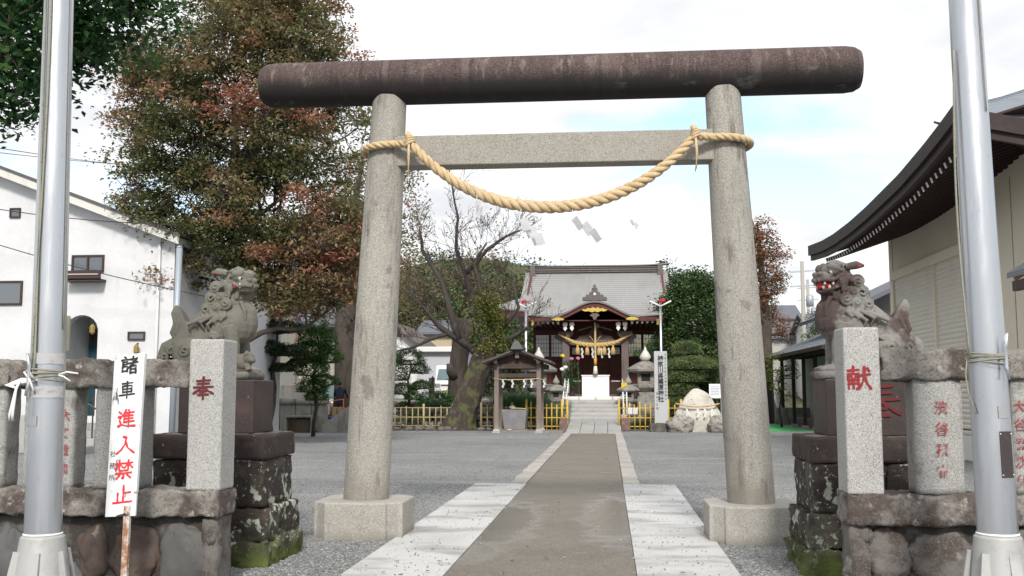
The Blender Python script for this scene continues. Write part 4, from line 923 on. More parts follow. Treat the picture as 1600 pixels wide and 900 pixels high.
# sliding screens with bars
FRAME = mat('dark_frame', (.035,.018,.016), .6)
def screen(x0, x1, z0, z1, nx, nz, y, parent):
    f = MB().box(x0, x1, y-.02, y+.03, z0, z1).build('screen', SHOJI, parent)
    for i in range(nx+1):
        w = .04 if i in (0, nx) else .014; xx_ = x0+(x1-x0)*i/nx; MB().box(xx_-w/2, xx_+w/2, y-.045, y-.02, z0, z1).build('bar', FRAME, f)
    for i in range(nz+1):
        w = .04 if i in (0, nz) else .014; zz = z0+(z1-z0)*i/nz; MB().box(x0, x1, y-.042, y-.02, zz-w/2, zz+w/2).build('bar', FRAME, f)
for x0, x1 in ((-2.82,-2.17), (-2.11,-1.50), (1.50,2.12), (2.18,2.82)): screen(x0, x1, 3.17, 4.22, 5, 5, 47.98, sh)
for x in (-2.87, -2.14, -1.46, 1.46, 2.15, 2.87): MB().box(x-.06, x+.06, 47.9, 48.02, 1.45, 4.95).build('wall_post', SHW, sh, bevel=.01)
MB().box(-2.9, 2.9, 47.88, 48.0, 4.26, 4.42).build('lintel', SHW, sh); MB().box(-2.9, 2.9, 47.88, 48.0, 3.02, 3.13).build('sill', SHW, sh)
for k in range(4):
    x0 = -1.2+.605*k; d = MB().box(x0, x0+.585, 47.84, 47.9, 1.5, 3.7).build('door', SHW, sh, bevel=.01)
    if k in (0, 3): screen(x0+.08, x0+.50, 3.28, 3.62, 3, 3, 47.83, d)
    for z0, z1 in ((1.6,2.2),(2.28,2.6),(2.68,3.15)): MB().box(x0+.07, x0+.51, 47.82, 47.84, z0, z1).build('door_panel', SHW, d, bevel=.008)
for sg in (-1, 1):       # low lattice either side of the offering box
    a_, b_ = sorted((sg*.68, sg*1.13)); lt = MB().box(a_, b_, 46.28, 46.31, 2.0, 2.05).build('lattice_rail', WHITE, sh); MB().box(a_, b_, 46.28, 46.31, 1.5, 1.55).build('lattice_rail', FRAME, sh)
    for q in range(6): xx_ = a_+.03+(b_-a_-.06)*q/5; MB().box(xx_-.022, xx_+.022, 46.26, 46.30, 1.45, 2.04).build('lattice_slat', FRAME, sh)

# ---- things about the porch
ob = thing('offering_box', 'white cloth-covered offering box with a gold crest before the shrine doors', 'offering box', (0, 45.75, 1.30))
MB().box(-.60, .60, 45.45, 46.0, 1.30, 2.24).build('box', WHITE, ob, bevel=.015); MB().box(-.63, .63, 45.42, 46.03, 2.24, 2.29).build('rim', WHITE, ob, bevel=.01)
MB().lathe([(.12,0),(.12,.012),(.05,.02)], 16, (0,0,0)).build('crest', GOLD, ob).matrix_local = Matrix.Translation((0, -.305, .68)) @ Matrix.Rotation(PI/2, 4, 'X')
br = thing('bell_rope', 'thick braided bell rope with white tassel hanging before the shrine', 'bell rope', (0, 45.35, 2.3))
twisted([(0, 45.35, 4.6), (0, 45.35, 3.0), (0, 45.35, 2.75)], [.045,.05,.06], .35, 3, ROPE_TAN, 'rope', br, 8)
MB().lathe([(.065,0),(.07,.3)], 10, (0,45.35,2.72)).build('orange_binding', mat('orange_binding', (.60,.30,.05), .7), br, smooth=True)
MB().lathe([(.11,0),(.09,.2),(.065,.36)], 10, (0,45.35,2.32)).build('white_tassel', mat('cream_tassel', (.68,.64,.56), .9), br, smooth=True)
MB().ell((.1, 45.4, 4.45), (.10,.10,.11)).build('bell', GREYWOOD, br, smooth=True)
sr = thing('shrine_straw_rope', 'straw rope with tassels strung across the shrine porch', 'rope', (0, 45.6, 3.6))
STRAW = mat('golden_straw', (.52,.37,.15), .85, [('n',14,.5,.7,(.40,.27,.10),.7)], [(120,.4,.004)])
cc = [(-1.65,45.6,4.1),(-1.3,45.55,3.93),(-.9,45.5,3.72),(-.4,45.45,3.62),(0,45.45,3.60),(.4,45.45,3.62),(.9,45.5,3.72),(1.3,45.55,3.93),(1.65,45.6,4.1)]
twisted(cc, [.025,.05,.085,.11,.115,.11,.085,.05,.025], .5, 3, STRAW, 'rope', sr, 10)
for x in (-.78,-.36,.16,.40,.78):
    MB().lathe([(.11,0),(.085,.25),(.04,.36),(.055,.42)], 10, (x,45.45,3.16+.04*abs(x))).build('tassel', STRAW, sr, smooth=True)
for x in (-.58,-.12,.28,.60):
    b = MB()
    for k in range(4): b.box(x-.05+.03*(k % 2), x+.03+.03*(k % 2), 45.44+.003*k, 45.4415+.003*k, 3.48-.11*k-.11, 3.48-.11*k)
    b.build('paper_zigzag', PAPER, sr)
for sg in (-1,1): MB().tube([(sg*.05,45.5,3.75),(sg*.16,45.5,3.92),(sg*.27,45.5,4.02)], [.02,.015,.006], 6).build('rope_tail', STRAW, sr, smooth=True)

st = thing('stone_steps', 'grey stone steps climbing to the shrine porch', 'steps', (0, 42.5, 0))
for k in range(6):
    y0 = 42.65+.42*k; w = 1.06 if k < 5 else 1.45; n = 1 if k < 5 else 4
    for q in range(n): x0 = -w+2*w*q/n; MB().rbox(x0+.004, x0+2*w/n-.004, y0, y0+.50 if k < 5 else 45.28, .36+.165*k-.15, .36+.165*(k+1), .12, .012, .004, k*7+q).build('step_stone', STEPS if k < 5 else LANDING, st, smooth=True)
MB().box(-1.45, 1.45, 44.74, 45.27, 0, 1.2).build('core', STEPS, st)
for sg in (-1, 1): MB().rbox(*sorted((sg*1.07, sg*1.32)), 42.3, 44.6, -.05, .62, .1, .03, .01, 4).build('side_block', STEPS, st, smooth=True)
ap = thing('stepping_pavers', 'sloping grey paving slabs at the foot of the shrine steps', 'paving', (0, 40.4, 0))
for i in range(4):
    for j in range(3):
        y0, y1 = 38.2+1.48*j, 39.66+1.48*j; zz = lambda y: .03+max(0, (y-38.6))*.083; x0, x1 = -1.04+.52*i+.007, -1.04+.52*i+.513
        MB().add([(x0,y0,-.05),(x1,y0,-.05),(x1,y1,-.05),(x0,y1,-.05),(x0,y0,zz(y0)),(x1,y0,zz(y0)),(x1,y1,zz(y1)),(x0,y1,zz(y1))], [(0,3,2,1),(4,5,6,7),(0,1,5,4),(1,2,6,5),(2,3,7,6),(3,0,4,7)]).build('paver', STEPS, ap, bevel=.012)
for sg, lab in ((-1, 'reddish stone block left of the shrine steps by the bamboo fence'), (1, 'reddish stone block right of the shrine steps by the bamboo fence')):
    single(MB().rbox(sg*1.22-.17, sg*1.22+.17, 40.9, 41.3, -.03, .52, .08, .03, .02, sg+5), 'red_stone_block', lab, 'stone block', mat('reddish_stone', (.17,.10,.09), .85, [('n',5,.5,.65,(.26,.22,.20),.7)], [(20,.4,.01)]), smooth=True)
RAILW = mat('white_rail_paint', (.75,.75,.75), .4)
for sg, lab in ((-1,'white ladder-like handrail left of the shrine steps'), (1,'white ladder-like handrail right of the shrine steps')):
    hr = thing('handrail', lab, 'handrail', (sg*1.22, 43.4, 0), 'handrails of the shrine steps'); x = sg*1.24
    for dx in (-.075, .075): MB().tube([(x+dx, 42.75, .2), (x+dx, 42.75, 1.35), (x+dx, 44.7, 2.1), (x+dx, 44.9, 2.1), (x+dx, 44.9, 1.25)], .022, 8).build('rail', RAILW, hr, smooth=True)
    for k in range(7): MB().tube([(x-.075, 42.75+.3*k, 1.30+.115*k), (x+.075, 42.75+.3*k, 1.30+.115*k)], .014, 6).build('rung', RAILW, hr, smooth=True)

# ---- stone lanterns
LANT = mat('lantern_stone', (.26,.25,.23), .9, [('n',5,.45,.66,(.14,.12,.105),.8),('n',12,.6,.7,(.42,.42,.40),.6),('up',6,.75,1.2,(.12,.09,.08),.7)], [(40,.4,.008)])
def lantern(x, y, z, h, label, big):
    r = thing('stone_lantern', label, 'stone lantern', (x, y, z), 'stone lanterns before the shrine'); s = h
    L_ = MB
    L_().lathe([(.25*s,0),(.26*s,.05*s),(.2*s,.10*s)], 6, (x,y,z)).build('foot', LANT, r, bevel=.01)
    if big: MB().taper((x,y,z+.10*s), (.27*s,.27*s), (x,y,z+.40*s), (.22*s,.22*s)).build('shaft', LANT, r, bevel=.02)
    else: L_().lathe([(.20*s,.10*s),(.11*s,.22*s),(.09*s,.35*s),(.13*s,.40*s)], 12, (x,y,z)).build('shaft', LANT, r, smooth=True)
    L_().lathe([(.13*s,.40*s),(.2*s,.46*s),(.21*s,.50*s),(.17*s,.51*s)], 6, (x,y,z)).build('table', LANT, r, bevel=.01)
    fb = MB().taper((x,y,z+.51*s), (.22*s,.22*s), (x,y,z+.68*s), (.22*s,.22*s)).build('light_box', LANT, r, bevel=.01)
    MB().box(x-.06*s, x+.06*s, y-.114*s, y-.105*s, z+.55*s, z+.645*s).build('opening_shade', mat('black_hollow_shade', (.02,.02,.02), .9), fb)  # black panel on the solid box, painting the shade of the hollow
    L_().lathe([(.16*s,.66*s),(.25*s,.68*s),(.26*s,.715*s),(.15*s,.78*s),(.07*s,.82*s)], 6, (x,y,z)).build('cap', LANT, r, bevel=.01)
    L_().lathe([(.05*s,.82*s),(.075*s,.86*s),(.08*s,.885*s),(.05*s,.935*s),(.02*s,.98*s),(.01*s,1.02*s)], 12, (x,y,z)).build('finial', mat('pale_finial', (.55,.54,.51), .8, [('n',8,.5,.7,(.40,.39,.36),.7)]) if big else LANT, r, smooth=True)
lantern(PX(1009,44.2), 44.2, .3, 3.1, 'tall stone lantern behind the inscribed pillar', True)
lantern(PX(842,44.2), 44.2, .3, 3.1, 'tall stone lantern with pale finial behind the water pavilion', True)
lantern(PX(982,43.6), 43.6, .25, 1.95, 'small squat stone lantern right of the shrine steps', False)
lantern(PX(869,43.6), 43.6, .25, 1.95, 'small squat stone lantern left of the shrine steps', False)
single(MB().box(PX(971,43.4), PX(980,43.4), 43.38, 43.42, PZ(610,43.4), PZ(598,43.4)), 'yellow_notice', 'small yellow notice beside the right stone lantern', 'notice', mat('yellow_notice', (.60,.42,.03), .6))

# ---- slim lamp poles
for px, lab, rx in ((822,'slim lamp pole left of the shrine with a red blossom decoration', -1), (1034,'slim lamp pole behind the inscribed pillar with a red blossom decoration', 1)):
    x = PX(px, 44.0); lpo = thing('lamp_pole', lab, 'lamp pole', (x, 44.0, 0), 'lamp poles before the shrine')
    zt = PZ(473, 44.0); MB().tube([(x,44,0),(x,44,2.5),(x,44,zt)], [.07,.065,.05], 12).build('pole', ALU, lpo, smooth=True)
    for sg in (-1,1): MB().tube([(x,43.95,zt-.18),(x+sg*.45,43.9,zt+.05)], .035, 8).build('lamp_tube', WHITE, lpo, smooth=True)
    rd = random.Random(px); d = MB()
    MB().rock((x+rx*.10,43.9,zt+.07), (.10,.09,.09), px, 2, .5, 2.5).build('red_blossom', mat('red_blossom', (.50,.02,.05), .7), lpo)
    MB().tube([(x-rx*.05,43.95,zt),(x+.1*rx,43.92,zt+.06),(x-rx*.2,43.9,zt+.07)], .02, 5).build('decoration_stem', mat('red_blossom', (.5,.02,.05), .7), lpo)

# ================================================================== water pavilion
wp = thing('water_pavilion', 'small roofed water pavilion with weathered grey posts left of the path', 'pavilion', (-2.85, 39.7, 0))
PV = mat('pavilion_grey_post', (.20,.165,.145), .85, [('n',4,.45,.7,(.12,.09,.08),.8,(1,1,.15)),('z',3,.5,.05,(.30,.26,.215),.7,.3)], [(30,.3,.006,'n',(1,1,.15))])
xl, xr_, yf, yb = PX(776,39.0), PX(842,39.0), 39.0, 40.5
for x in (xl, xr_):
    for y in (yf, yb):
        p_ = MB().box(x-.085, x+.085, y-.085, y+.085, .10, 2.62).build('post', PV, wp, bevel=.01); MB().taper((x,y,-.02), (.34,.34), (x,y,.14), (.2,.2)).build('post_shoe', STEPS, p_, bevel=.01)
for y in (yf, yb):
    MB().box(xl-.30, xr_+.30, y-.07, y+.07, 2.42, 2.60).build('cross_beam', DARKWOOD, wp, bevel=.01); MB().box(xl, xr_, y-.05, y+.05, 2.08, 2.24).build('tie', DARKWOOD, wp, bevel=.01)
for x in (xl, xr_): MB().box(x-.07, x+.07, yf-.4, yb+.4, 2.60, 2.72).build('plate', DARKWOOD, wp, bevel=.01)
cxp = (xl+xr_)/2
MB().prism([(xl-.15,2.6),(xr_+.15,2.6),(cxp,3.10)], 'y', yf-.03, yf+.03).build('gable_panel', DARKWOOD, wp)
MB().box(cxp-.07, cxp+.07, yf-.30, yf-.04, 2.82, 3.06).build('ridge_end', PV, wp)
PR = mat('pavilion_roof', (.085,.072,.068), .85, [('n',5,.5,.7,(.14,.125,.115),.8)], [(40,.3,.006)])
for sg in (-1, 1):
    rows = [[(cxp+sg*(1.33*q), y, 3.22-.62*q+.10*q*q) for y in np.linspace(yf-.5, yb+.5, 9)] for q in np.linspace(0, 1, 7)]
    MB().grid(rows, .09, flip=(sg > 0)).build('roof_slope', PR, wp)
    for k in range(5):
        y = yf-.4+.55*k; MB().bar((cxp+sg*.1, y, 3.04), (cxp+sg*1.25, y, 2.60), .06, .07).build('rafter', DARKWOOD, wp)
MB().box(cxp-.16, cxp+.16, yf-.52, yb+.52, 3.18, 3.34).build('ridge', mat('ridge_tile', (.12,.12,.12), .6), wp, bevel=.04)
MB().prism([(cxp-.24,3.14),(cxp+.24,3.14),(cxp+.16,3.30),(cxp+.07,3.46),(cxp-.07,3.46),(cxp-.16,3.30)], 'y', yf-.60, yf-.50).build('ridge_tile', mat('ridge_tile', (.12,.12,.12), .6), wp)
rr_ = thing('pavilion_paper_rope', 'thin straw rope with white paper streamers across the water pavilion', 'rope', (cxp, yf-.12, 2.0))
MB().tube([(xl-.1,yf-.1,2.03),(cxp-.4,yf-.11,2.0),(cxp+.3,yf-.11,2.01),(xr_,yf-.1,2.04),(xr_+.25,yf+.2,1.99)], .018, 6).build('rope', ROPE_TAN, rr_, smooth=True)
for x, y in ((xl+.25,yf-.12),(cxp-.2,yf-.12),(cxp+.25,yf-.12),(xr_-.28,yf-.12),(xr_+.18,yf+.1)):
    b = MB()
    for k in range(3): b.box(x-.035+.035*(k % 2), x+.035+.035*(k % 2), y+.004*k, y+.0015+.004*k, 2.0-.10*(k+1), 2.0-.10*k)
    b.build('paper_zigzag', PAPER, rr_)
ba = thing('water_basin', 'grey stone water basin with tapering sides under the pavilion', 'basin', (cxp-.1, 39.8, 0))
bx0, bx1 = PX(784,39.4), PX(823,39.4)
MB().taper(((bx0+bx1)/2,39.85,.10), (.80,.75), ((bx0+bx1)/2,39.85,.86), (.98,.95)).build('trough', mat('basin_stone', (.20,.20,.21), .6, [('n',3,.45,.7,(.26,.26,.27),.8),('n',11,.6,.7,(.14,.14,.145),.6)]), ba, bevel=.02)
MB().box((bx0+bx1)/2-.5, (bx0+bx1)/2+.5, 39.4, 40.3, -.02, .10).build('plinth', SOIL, ba, bevel=.02)
MB().box((bx0+bx1)/2-.40, (bx0+bx1)/2+.40, 39.5, 40.2, .862, .872).build('water', glass_mat('dark_water', (.03,.035,.035), .03), ba)
MB().bar(((bx0+bx1)/2-.12,39.5,.93), ((bx0+bx1)/2+.42,39.7,.90), .05, .03).build('ladle_rack', mat('bamboo_pale', (.52,.40,.20), .6), ba); MB().rock(((bx0+bx1)/2-.1,39.7,.93), (.12,.1,.09), 3, 2).build('spout_stone', LANT, ba)
b = MB().box(xl-.2, xr_+.9, 38.85, 41.0, -.02, .055); structure(b.build('pavilion_floor', SOIL, bevel=.02))

# ================================================================== bamboo fences
BY = mat('yellow_bamboo', (.56,.37,.06), .5, [('r',1,.1,.9,(.46,.32,.07),.7),('n',8,.55,.7,(.40,.28,.06),.6)]); BP = mat('pale_bamboo', (.38,.31,.16), .6, [('r',1,.1,.9,(.28,.22,.12),.8),('n',8,.55,.7,(.25,.2,.1),.6)])
def bamboo(px0, px1, Y, h, m, label, pitch=.20, seed=0):
    x0, x1 = PX(px0, Y), PX(px1, Y); r = thing('bamboo_fence', label, 'bamboo fence', ((x0+x1)/2, Y, 0)); rd = random.Random(seed); n = int((x1-x0)/pitch)
    for z in (.18, .52, .90 if h > .9 else .75): MB().tube([(x0,Y,z),(x1,Y,z)], .024, 8).build('rail', m, r, smooth=True)
    for k in range(n+1):
        x = x0+(x1-x0)*k/n; big = k in (0, n) or k % 7 == 0; hh = h*(1.12 if big else rd.uniform(.92,1.05)); MB().tube([(x,Y-.035,-.05),(x+rd.uniform(-.012,.012),Y-.035,hh)], .045 if big else .025, 8).build('cane', m, r, smooth=True)
bamboo(600, 708, 41.3, .95, BP, 'pale weathered bamboo fence left of the old leaning tree', .22, 1)
bamboo(752, 800, 41.3, 1.0, BP, 'short bamboo fence between the leaning tree and the water basin', .22, 5)
bamboo(822, 886, 41.0, 1.12, BY, 'yellow bamboo fence left of the shrine steps', .2, 2)
bamboo(967, 1024, 41.0, 1.12, BY, 'yellow bamboo fence between the steps and the inscribed pillar', .2, 3)
bamboo(1044, 1064, 41.0, 1.12, BY, 'short yellow bamboo fence right of the inscribed pillar', .17, 4)
nt_ = thing('paper_notice', 'two white sheets pinned on the yellow fence right of the steps', 'notice', (PX(987,40.9), 40.9, .75))
for px in (981, 989): MB().box(PX(px,40.9), PX(px+7,40.9), 40.895, 40.9, PZ(647,40.9), PZ(637,40.9)).build('sheet', PAPER, nt_)

# ================================================================== inscribed pillar and rock
sx0, sx1 = PX(1023,40.4), PX(1043,40.4); sc_ = (sx0+sx1)/2
sp_ = thing('inscribed_pillar', 'pale grey square stone pillar inscribed with black columns of characters', 'stone pillar', (sc_, 40.55, 0))
MB().rbox(sc_-.46, sc_+.62, 40.2, 41.0, -.05, .33, .1, .05, .03, 4).build('rough_base', MOSSROCK, sp_, smooth=True)
po = MB().taper((sc_,40.58,.32), (.52,.36), (sc_,40.58,PZ(549,40.4)), (.50,.34)).build('shaft', mat('polished_grey', (.43,.44,.45), .45, [('n',3,.45,.7,(.38,.39,.40),.6),('vc',120,.75,.85,(.30,.31,.32),.4)]), sp_, bevel=.008)
text_obj('神\n奈\n川\n県\n栗\n原\n神\n社', .235, 'carved_text', BLACKINK, po, (sc_-.125, 40.385, PZ(556,40.4)), (1,0,0), (0,0,-1), bold=.004, line=.96, lift=.008)
text_obj('平\n成\n二\n十\n年\n創\n立\n百\n周\n年\n記\n念\n建\n之', .09, 'small_carved_text', BLACKINK, po, (sc_+.135, 40.385, PZ(553,40.4)), (1,0,0), (0,0,-1), line=1.45, lift=.008)
text_obj('宮\n司\n八\n木\n書', .09, 'small_carved_text', BLACKINK, po, (sc_-.20, 40.385, PZ(613,40.4)), (1,0,0), (0,0,-1), line=1.6, lift=.008)
PALEROCK = mat('pale_sacred_rock', (.52,.50,.44), .85, [('n',2,.48,.64,(.42,.40,.35),.8),('n',4,.60,.66,(.14,.13,.115),.85,(1,1,1.6)),('z',2.5,.75,.2,(.34,.325,.295),.6,.7)], [(8,.8,.06),(30,.5,.02)])
rx0, rx1 = PX(1050,40.2), PX(1130,40.2); rc = (rx0+rx1)/2
sk = thing('sacred_rock', 'large pale pointed rock girdled with a straw rope', 'rock', (rc, 40.6, 0))
b = MB(); bm = bmesh.new(); bmesh.ops.create_icosphere(bm, subdivisions=5, radius=1)
for v in bm.verts:
    p = v.co; t = (p.z+1)/2; wd = (1-t)**.55*1.0+.12*(1-t); k = noise.noise(p*1.7+Vector((3,1,2)))*.12+noise.noise(p*4)*.05*(1.2-t)+noise.noise(p*9)*.03*(1.1-t)
    ang = math.atan2(p.y, p.x); v.co = Vector((math.cos(ang)*wd*(1+k)*1.03+.05*t, math.sin(ang)*wd*(1+k)*.62, t*1.80*(1+k*.4)-.08))
b.add([Vector((rc+v.co.x, 40.75+v.co.y, v.co.z)) for v in bm.verts], [tuple(v.index for v in f.verts) for f in bm.faces]); bm.free(); b.build('rock', PALEROCK, sk, smooth=True)
srk = thing('rock_straw_rope', 'straw rope with white paper streamers round the sacred rock', 'rope', (rc, 40.1, .9))
pts = []
for i in range(19):
    a = PI+PI*i/18; pts.append((rc+.03+.82*math.cos(a), 40.70+.56*math.sin(a), .98+.10*abs(math.cos(a))**2))
twisted(pts, [.035]*19, .16, 3, ROPE_TAN, 'rope', srk, 8, ns=6)
for k, px in enumerate((1073,1090,1101,1112)):
    x = PX(px,40.1); b = MB()
    for q in range(3): b.box(x-.05+.05*(q % 2), x+.03+.05*(q % 2), 40.02+.004*q, 40.0215+.004*q, .90-.11*(q+1), .90-.11*q)
    b.build('paper_zigzag', PAPER, srk)
for i, (px, py, r) in enumerate(((1062,655,.42),(1122,660,.35))):
    c = P(px, py, 40.0); single(MB().rock((c.x, 40.0, .28), (r*1.1, r*.8, r*.95), 50+i, 3, .35, 1.6), 'boulder', ('dark veined boulder at the left foot of the sacred rock','small boulder at the right foot of the sacred rock')[i], 'boulder', mat('veined_rock', (.30,.285,.26), .85, [('n',5,.5,.6,(.12,.11,.10),.85,(1,1,1.8)),('n',3,.55,.7,(.45,.43,.39),.6)], [(9,.7,.05)]), smooth=True)
nb = thing('notice_board', 'white notice board behind the sacred rock beside the right torii pillar', 'sign', (PX(1118,42), 42, 0))
MB().box(PX(1108,42), PX(1130,42), 41.98, 42.02, PZ(622,42), PZ(600,42)).build('panel', WHITE, nb)
for px in (1111,1127): MB().box(PX(px,42)-.03, PX(px,42)+.03, 42.02, 42.06, 0, PZ(600,42)).build('leg', ALU, nb)
b = MB()
for k in range(6): b.box(PX(1110,42), PX(1110+14+(k*5) % 5,42), 41.974, 41.977, PZ(605+2.4*k,42), PZ(604+2.4*k,42))
b.build('print', mat('faint_blue_print', (.35,.42,.55), .7), nb)
# ================================================================== foliage materials
BARK = mat('bark_grey_brown', (.085,.07,.058), .9, [('n',6,.45,.65,(.05,.04,.034),.8,(1,1,.25)),('n',9,.62,.7,(.17,.165,.145),.6)], [(14,.8,.03,'n',(1,1,.25))])
TWIG = mat('dark_twig', (.05,.042,.038), .9, [('n',5,.5,.7,(.085,.072,.064),.7)])
MOSSBARK = mat('mossy_bark', (.05,.04,.033), .95, [('n',7,.5,.62,(.10,.085,.07),.7,(1,1,.3)),('n',2.2,.50,.62,(.095,.105,.04),.9),('n',10,.6,.7,(.04,.034,.03),.8,(1,1,.3))], [(10,.9,.05,'n',(1,1,.3)),(35,.6,.02)])
LZ = mat('zelkova_leaf', None, .5, transl=.4, attr=[(0,(.085,.115,.042)),(.42,(.165,.175,.075)),(.62,(.26,.195,.10)),(.80,(.38,.19,.12)),(1,(.45,.155,.12))])
LG = mat('broad_green_leaf', None, .42, transl=.25, attr=[(0,(.016,.055,.018)),(.6,(.032,.095,.028)),(1,(.08,.16,.045))])
LD = mat('dark_evergreen_leaf', None, .5, transl=.2, attr=[(0,(.028,.06,.02)),(.6,(.055,.10,.032)),(1,(.11,.16,.05))])
LP = mat('pine_needle', None, .55, transl=.15, attr=[(0,(.02,.04,.018)),(.7,(.038,.068,.026)),(1,(.07,.105,.04))])
LB = mat('bright_conifer', None, .5, transl=.25, attr=[(0,(.03,.08,.018)),(.5,(.07,.16,.03)),(1,(.16,.28,.05))])
LH = mat('hill_leaf', None, .7, transl=.2, attr=[(0,(.06,.08,.035)),(.5,(.11,.12,.055)),(.8,(.17,.14,.075)),(1,(.20,.14,.09))])
LY = mat('yellow_green_leaf', None, .6, transl=.3, attr=[(0,(.07,.10,.02)),(.6,(.14,.165,.032)),(1,(.24,.23,.05))])
LR = mat('rust_leaf', None, .6, transl=.3, attr=[(0,(.09,.085,.04)),(.4,(.18,.11,.055)),(1,(.32,.13,.07))])

# ---- big zelkova turning red, behind the left fence
def ztint(C, rg):
    c0 = np.array(P(380, 230, 27)); out = []
    for p in C:
        q = Vector(p); n = noise.noise(q*.5)*.6+noise.noise(q*1.5)*.35; e_ = (np.array(p)-c0)/np.array([4.0, 3.4, 4.6]); out.append(.24+.32*min(1.2, float(np.dot(e_, e_)))+.85*n+.12*rg.uniform(-1,1))
    return np.array(out)
ZY = 27.0; zb = Vector((PX(352, ZY), ZY, 0)); zr = thing('zelkova_tree', 'tall spreading tree with green to rust-red autumn leaves beyond the left fence', 'tree', zb)
def BL(px, py, Y, rx, ry, rz): return (tuple(P(px, py, Y)), (rx, ry, rz))
zbl = [BL(370,150,ZY,3.0,3.2,3.0), BL(395,30,ZY,2.0,2.2,2.0), BL(285,150,ZY,1.8,2.2,1.5), BL(250,240,ZY,1.35,1.8,1.0), BL(300,320,ZY,1.9,2.2,1.4), BL(440,330,ZY,2.4,2.4,2.0), BL(480,200,ZY,1.9,2.2,1.9), BL(470,410,ZY,2.1,1.9,1.25), BL(440,455,ZY,1.4,1.5,.75), BL(370,380,ZY,1.6,1.6,1.1), BL(505,430,ZY,1.4,1.5,.95), BL(540,370,ZY,1.2,1.4,1.1), BL(450,470,ZY,1.2,1.2,.5), BL(480,90,ZY,1.5,1.8,1.1), BL(245,350,ZY,1.1,1.4,.85), BL(225,320,ZY,.6,1.0,.5), BL(255,395,ZY,.75,1.0,.6), BL(450,20,ZY,1.7,2,1.2), BL(285,425,ZY,.85,1.2,.75), BL(420,-70,ZY,1.9,2.0,1.4), BL(225,115,ZY,.8,1.2,.6), BL(200,185,ZY,.55,.9,.4)]
crown_tree(zr, [zb+Vector((0,0,-.1)), zb+Vector((.05,0,1.2)), zb+Vector((.15,0,2.6)), zb+Vector((.25,0,4.2)), zb+Vector((.2,0,6.0)), zb+Vector((.1,0,8.0)), zb+Vector((0,0,9.8))], [.45,.36,.31,.27,.21,.13,.06], zbl, 1600, 84, .235, .122, LZ, BARK, 7, limbs=30, shell=.22, flat=.48, tint=ztint, aspect=.5, up=1.1, twig=.012)

# ---- near broadleaf crown hanging into the top left corner
NY = 8.6; nb0 = Vector((PX(-420, NY+1), NY+1, 0)); nr = thing('broadleaf_tree', 'dark glossy green tree overhanging the top left corner', 'tree', nb0)
nbl = [BL(40,10,NY,.55,.8,.62), BL(140,-10,NY+.5,.75,.8,.50), BL(-60,40,NY,.6,.8,.75), BL(30,110,NY,.35,.5,.40), BL(170,25,NY+.6,.42,.6,.42), BL(150,85,NY+.7,.30,.5,.24), BL(-150,-60,NY+.5,.9,.9,.9), BL(15,170,NY,.20,.35,.16), BL(-40,140,NY,.35,.5,.4), BL(60,-140,NY+.5,1.0,1,.6), BL(210,-10,NY+.8,.25,.4,.2)]
crown_tree(nr, [nb0, nb0+Vector((.05,0,1.5)), nb0+Vector((.2,0,3.0)), nb0+Vector((.6,0,4.2)), nb0+Vector((1.1,-.2,5.2))], [.22,.18,.15,.11,.06], nbl, 330, 62, .14, .075, LG, BARK, 11, limbs=18, shell=.15, flat=.8, aspect=.6, up=.6, twig=.006)

# ---- old leaning cherry, nearly bare
CY = 41.6
ch = thing('leaning_cherry_tree', 'old bare cherry tree with a thick mossy leaning trunk beside the pavilion', 'tree', (PX(733,CY), CY, 0))
tm = MB()
def pp(lst): return [P(x, y, CY+d) for x, y, d in lst]
key = [Vector((PX(717,CY), CY, -.15))]+pp([(720,660,0),(726,640,0),(736,612,0),(746,585,0),(754,562,0),(762,543,0),(768,526,0)]); kr_ = [.92,.66,.56,.50,.45,.42,.36,.22]
fine = []; fr_ = []
for q in range(len(key)-1):
    for t in np.linspace(0, 1, 7)[:-1]: fine.append(key[q].lerp(key[q+1], t)); fr_.append(kr_[q]+(kr_[q+1]-kr_[q])*t)
tm.tube(fine+[key[-1]], fr_+[kr_[-1]], 48); m_ = len(fine)+1; cen = fine+[key[-1]]
for i_ in range(m_):
    for k_ in range(48):
        q = Vector(tm.v[i_*48+k_]); a_ = 2*PI*k_/48; d_ = (q-cen[i_]).normalized(); z = q.z
        tm.v[i_*48+k_] = tuple(q+d_*(.10*noise.noise(Vector((math.cos(a_)*1.6, math.sin(a_)*1.6, z*.7)))+.06*noise.noise(Vector((math.cos(a_)*5, math.sin(a_)*5, z*1.1)))+.035*noise.noise(Vector((math.cos(a_)*11, math.sin(a_)*11, z*2.5)))))
tro = tm.build('trunk', MOSSBARK, ch, smooth=True)
lm_ = MB(); rdc = random.Random(3); tips = []
def spread(p, d, L, r, lev):
    n = 5; pts = [p.copy()]; rr = [r]; dd = d.copy()
    for i in range(n):
        dd = (dd+Vector((rdc.uniform(-1,1), rdc.uniform(-1,1), rdc.uniform(-.6,.9)))*.22).normalized(); pts.append(pts[-1]+dd*L/n); rr.append(max(.006, r*(1-.55*(i+1)/n)))
    lm_.tube(pts, rr, 6 if lev < 2 else 4)
    if lev >= 4: tips.append(pts[-1]); return
    for k in range(rdc.choice((3,4)) if lev < 3 else 3):
        i = rdc.randint(2, n); nd = (dd+Vector((rdc.uniform(-1,1), rdc.uniform(-1,1), rdc.uniform(-.4,.8)))*.85).normalized()
        spread(pts[i], nd, L*rdc.uniform(.5,.75), max(.007, rr[i]*.62), lev+1)
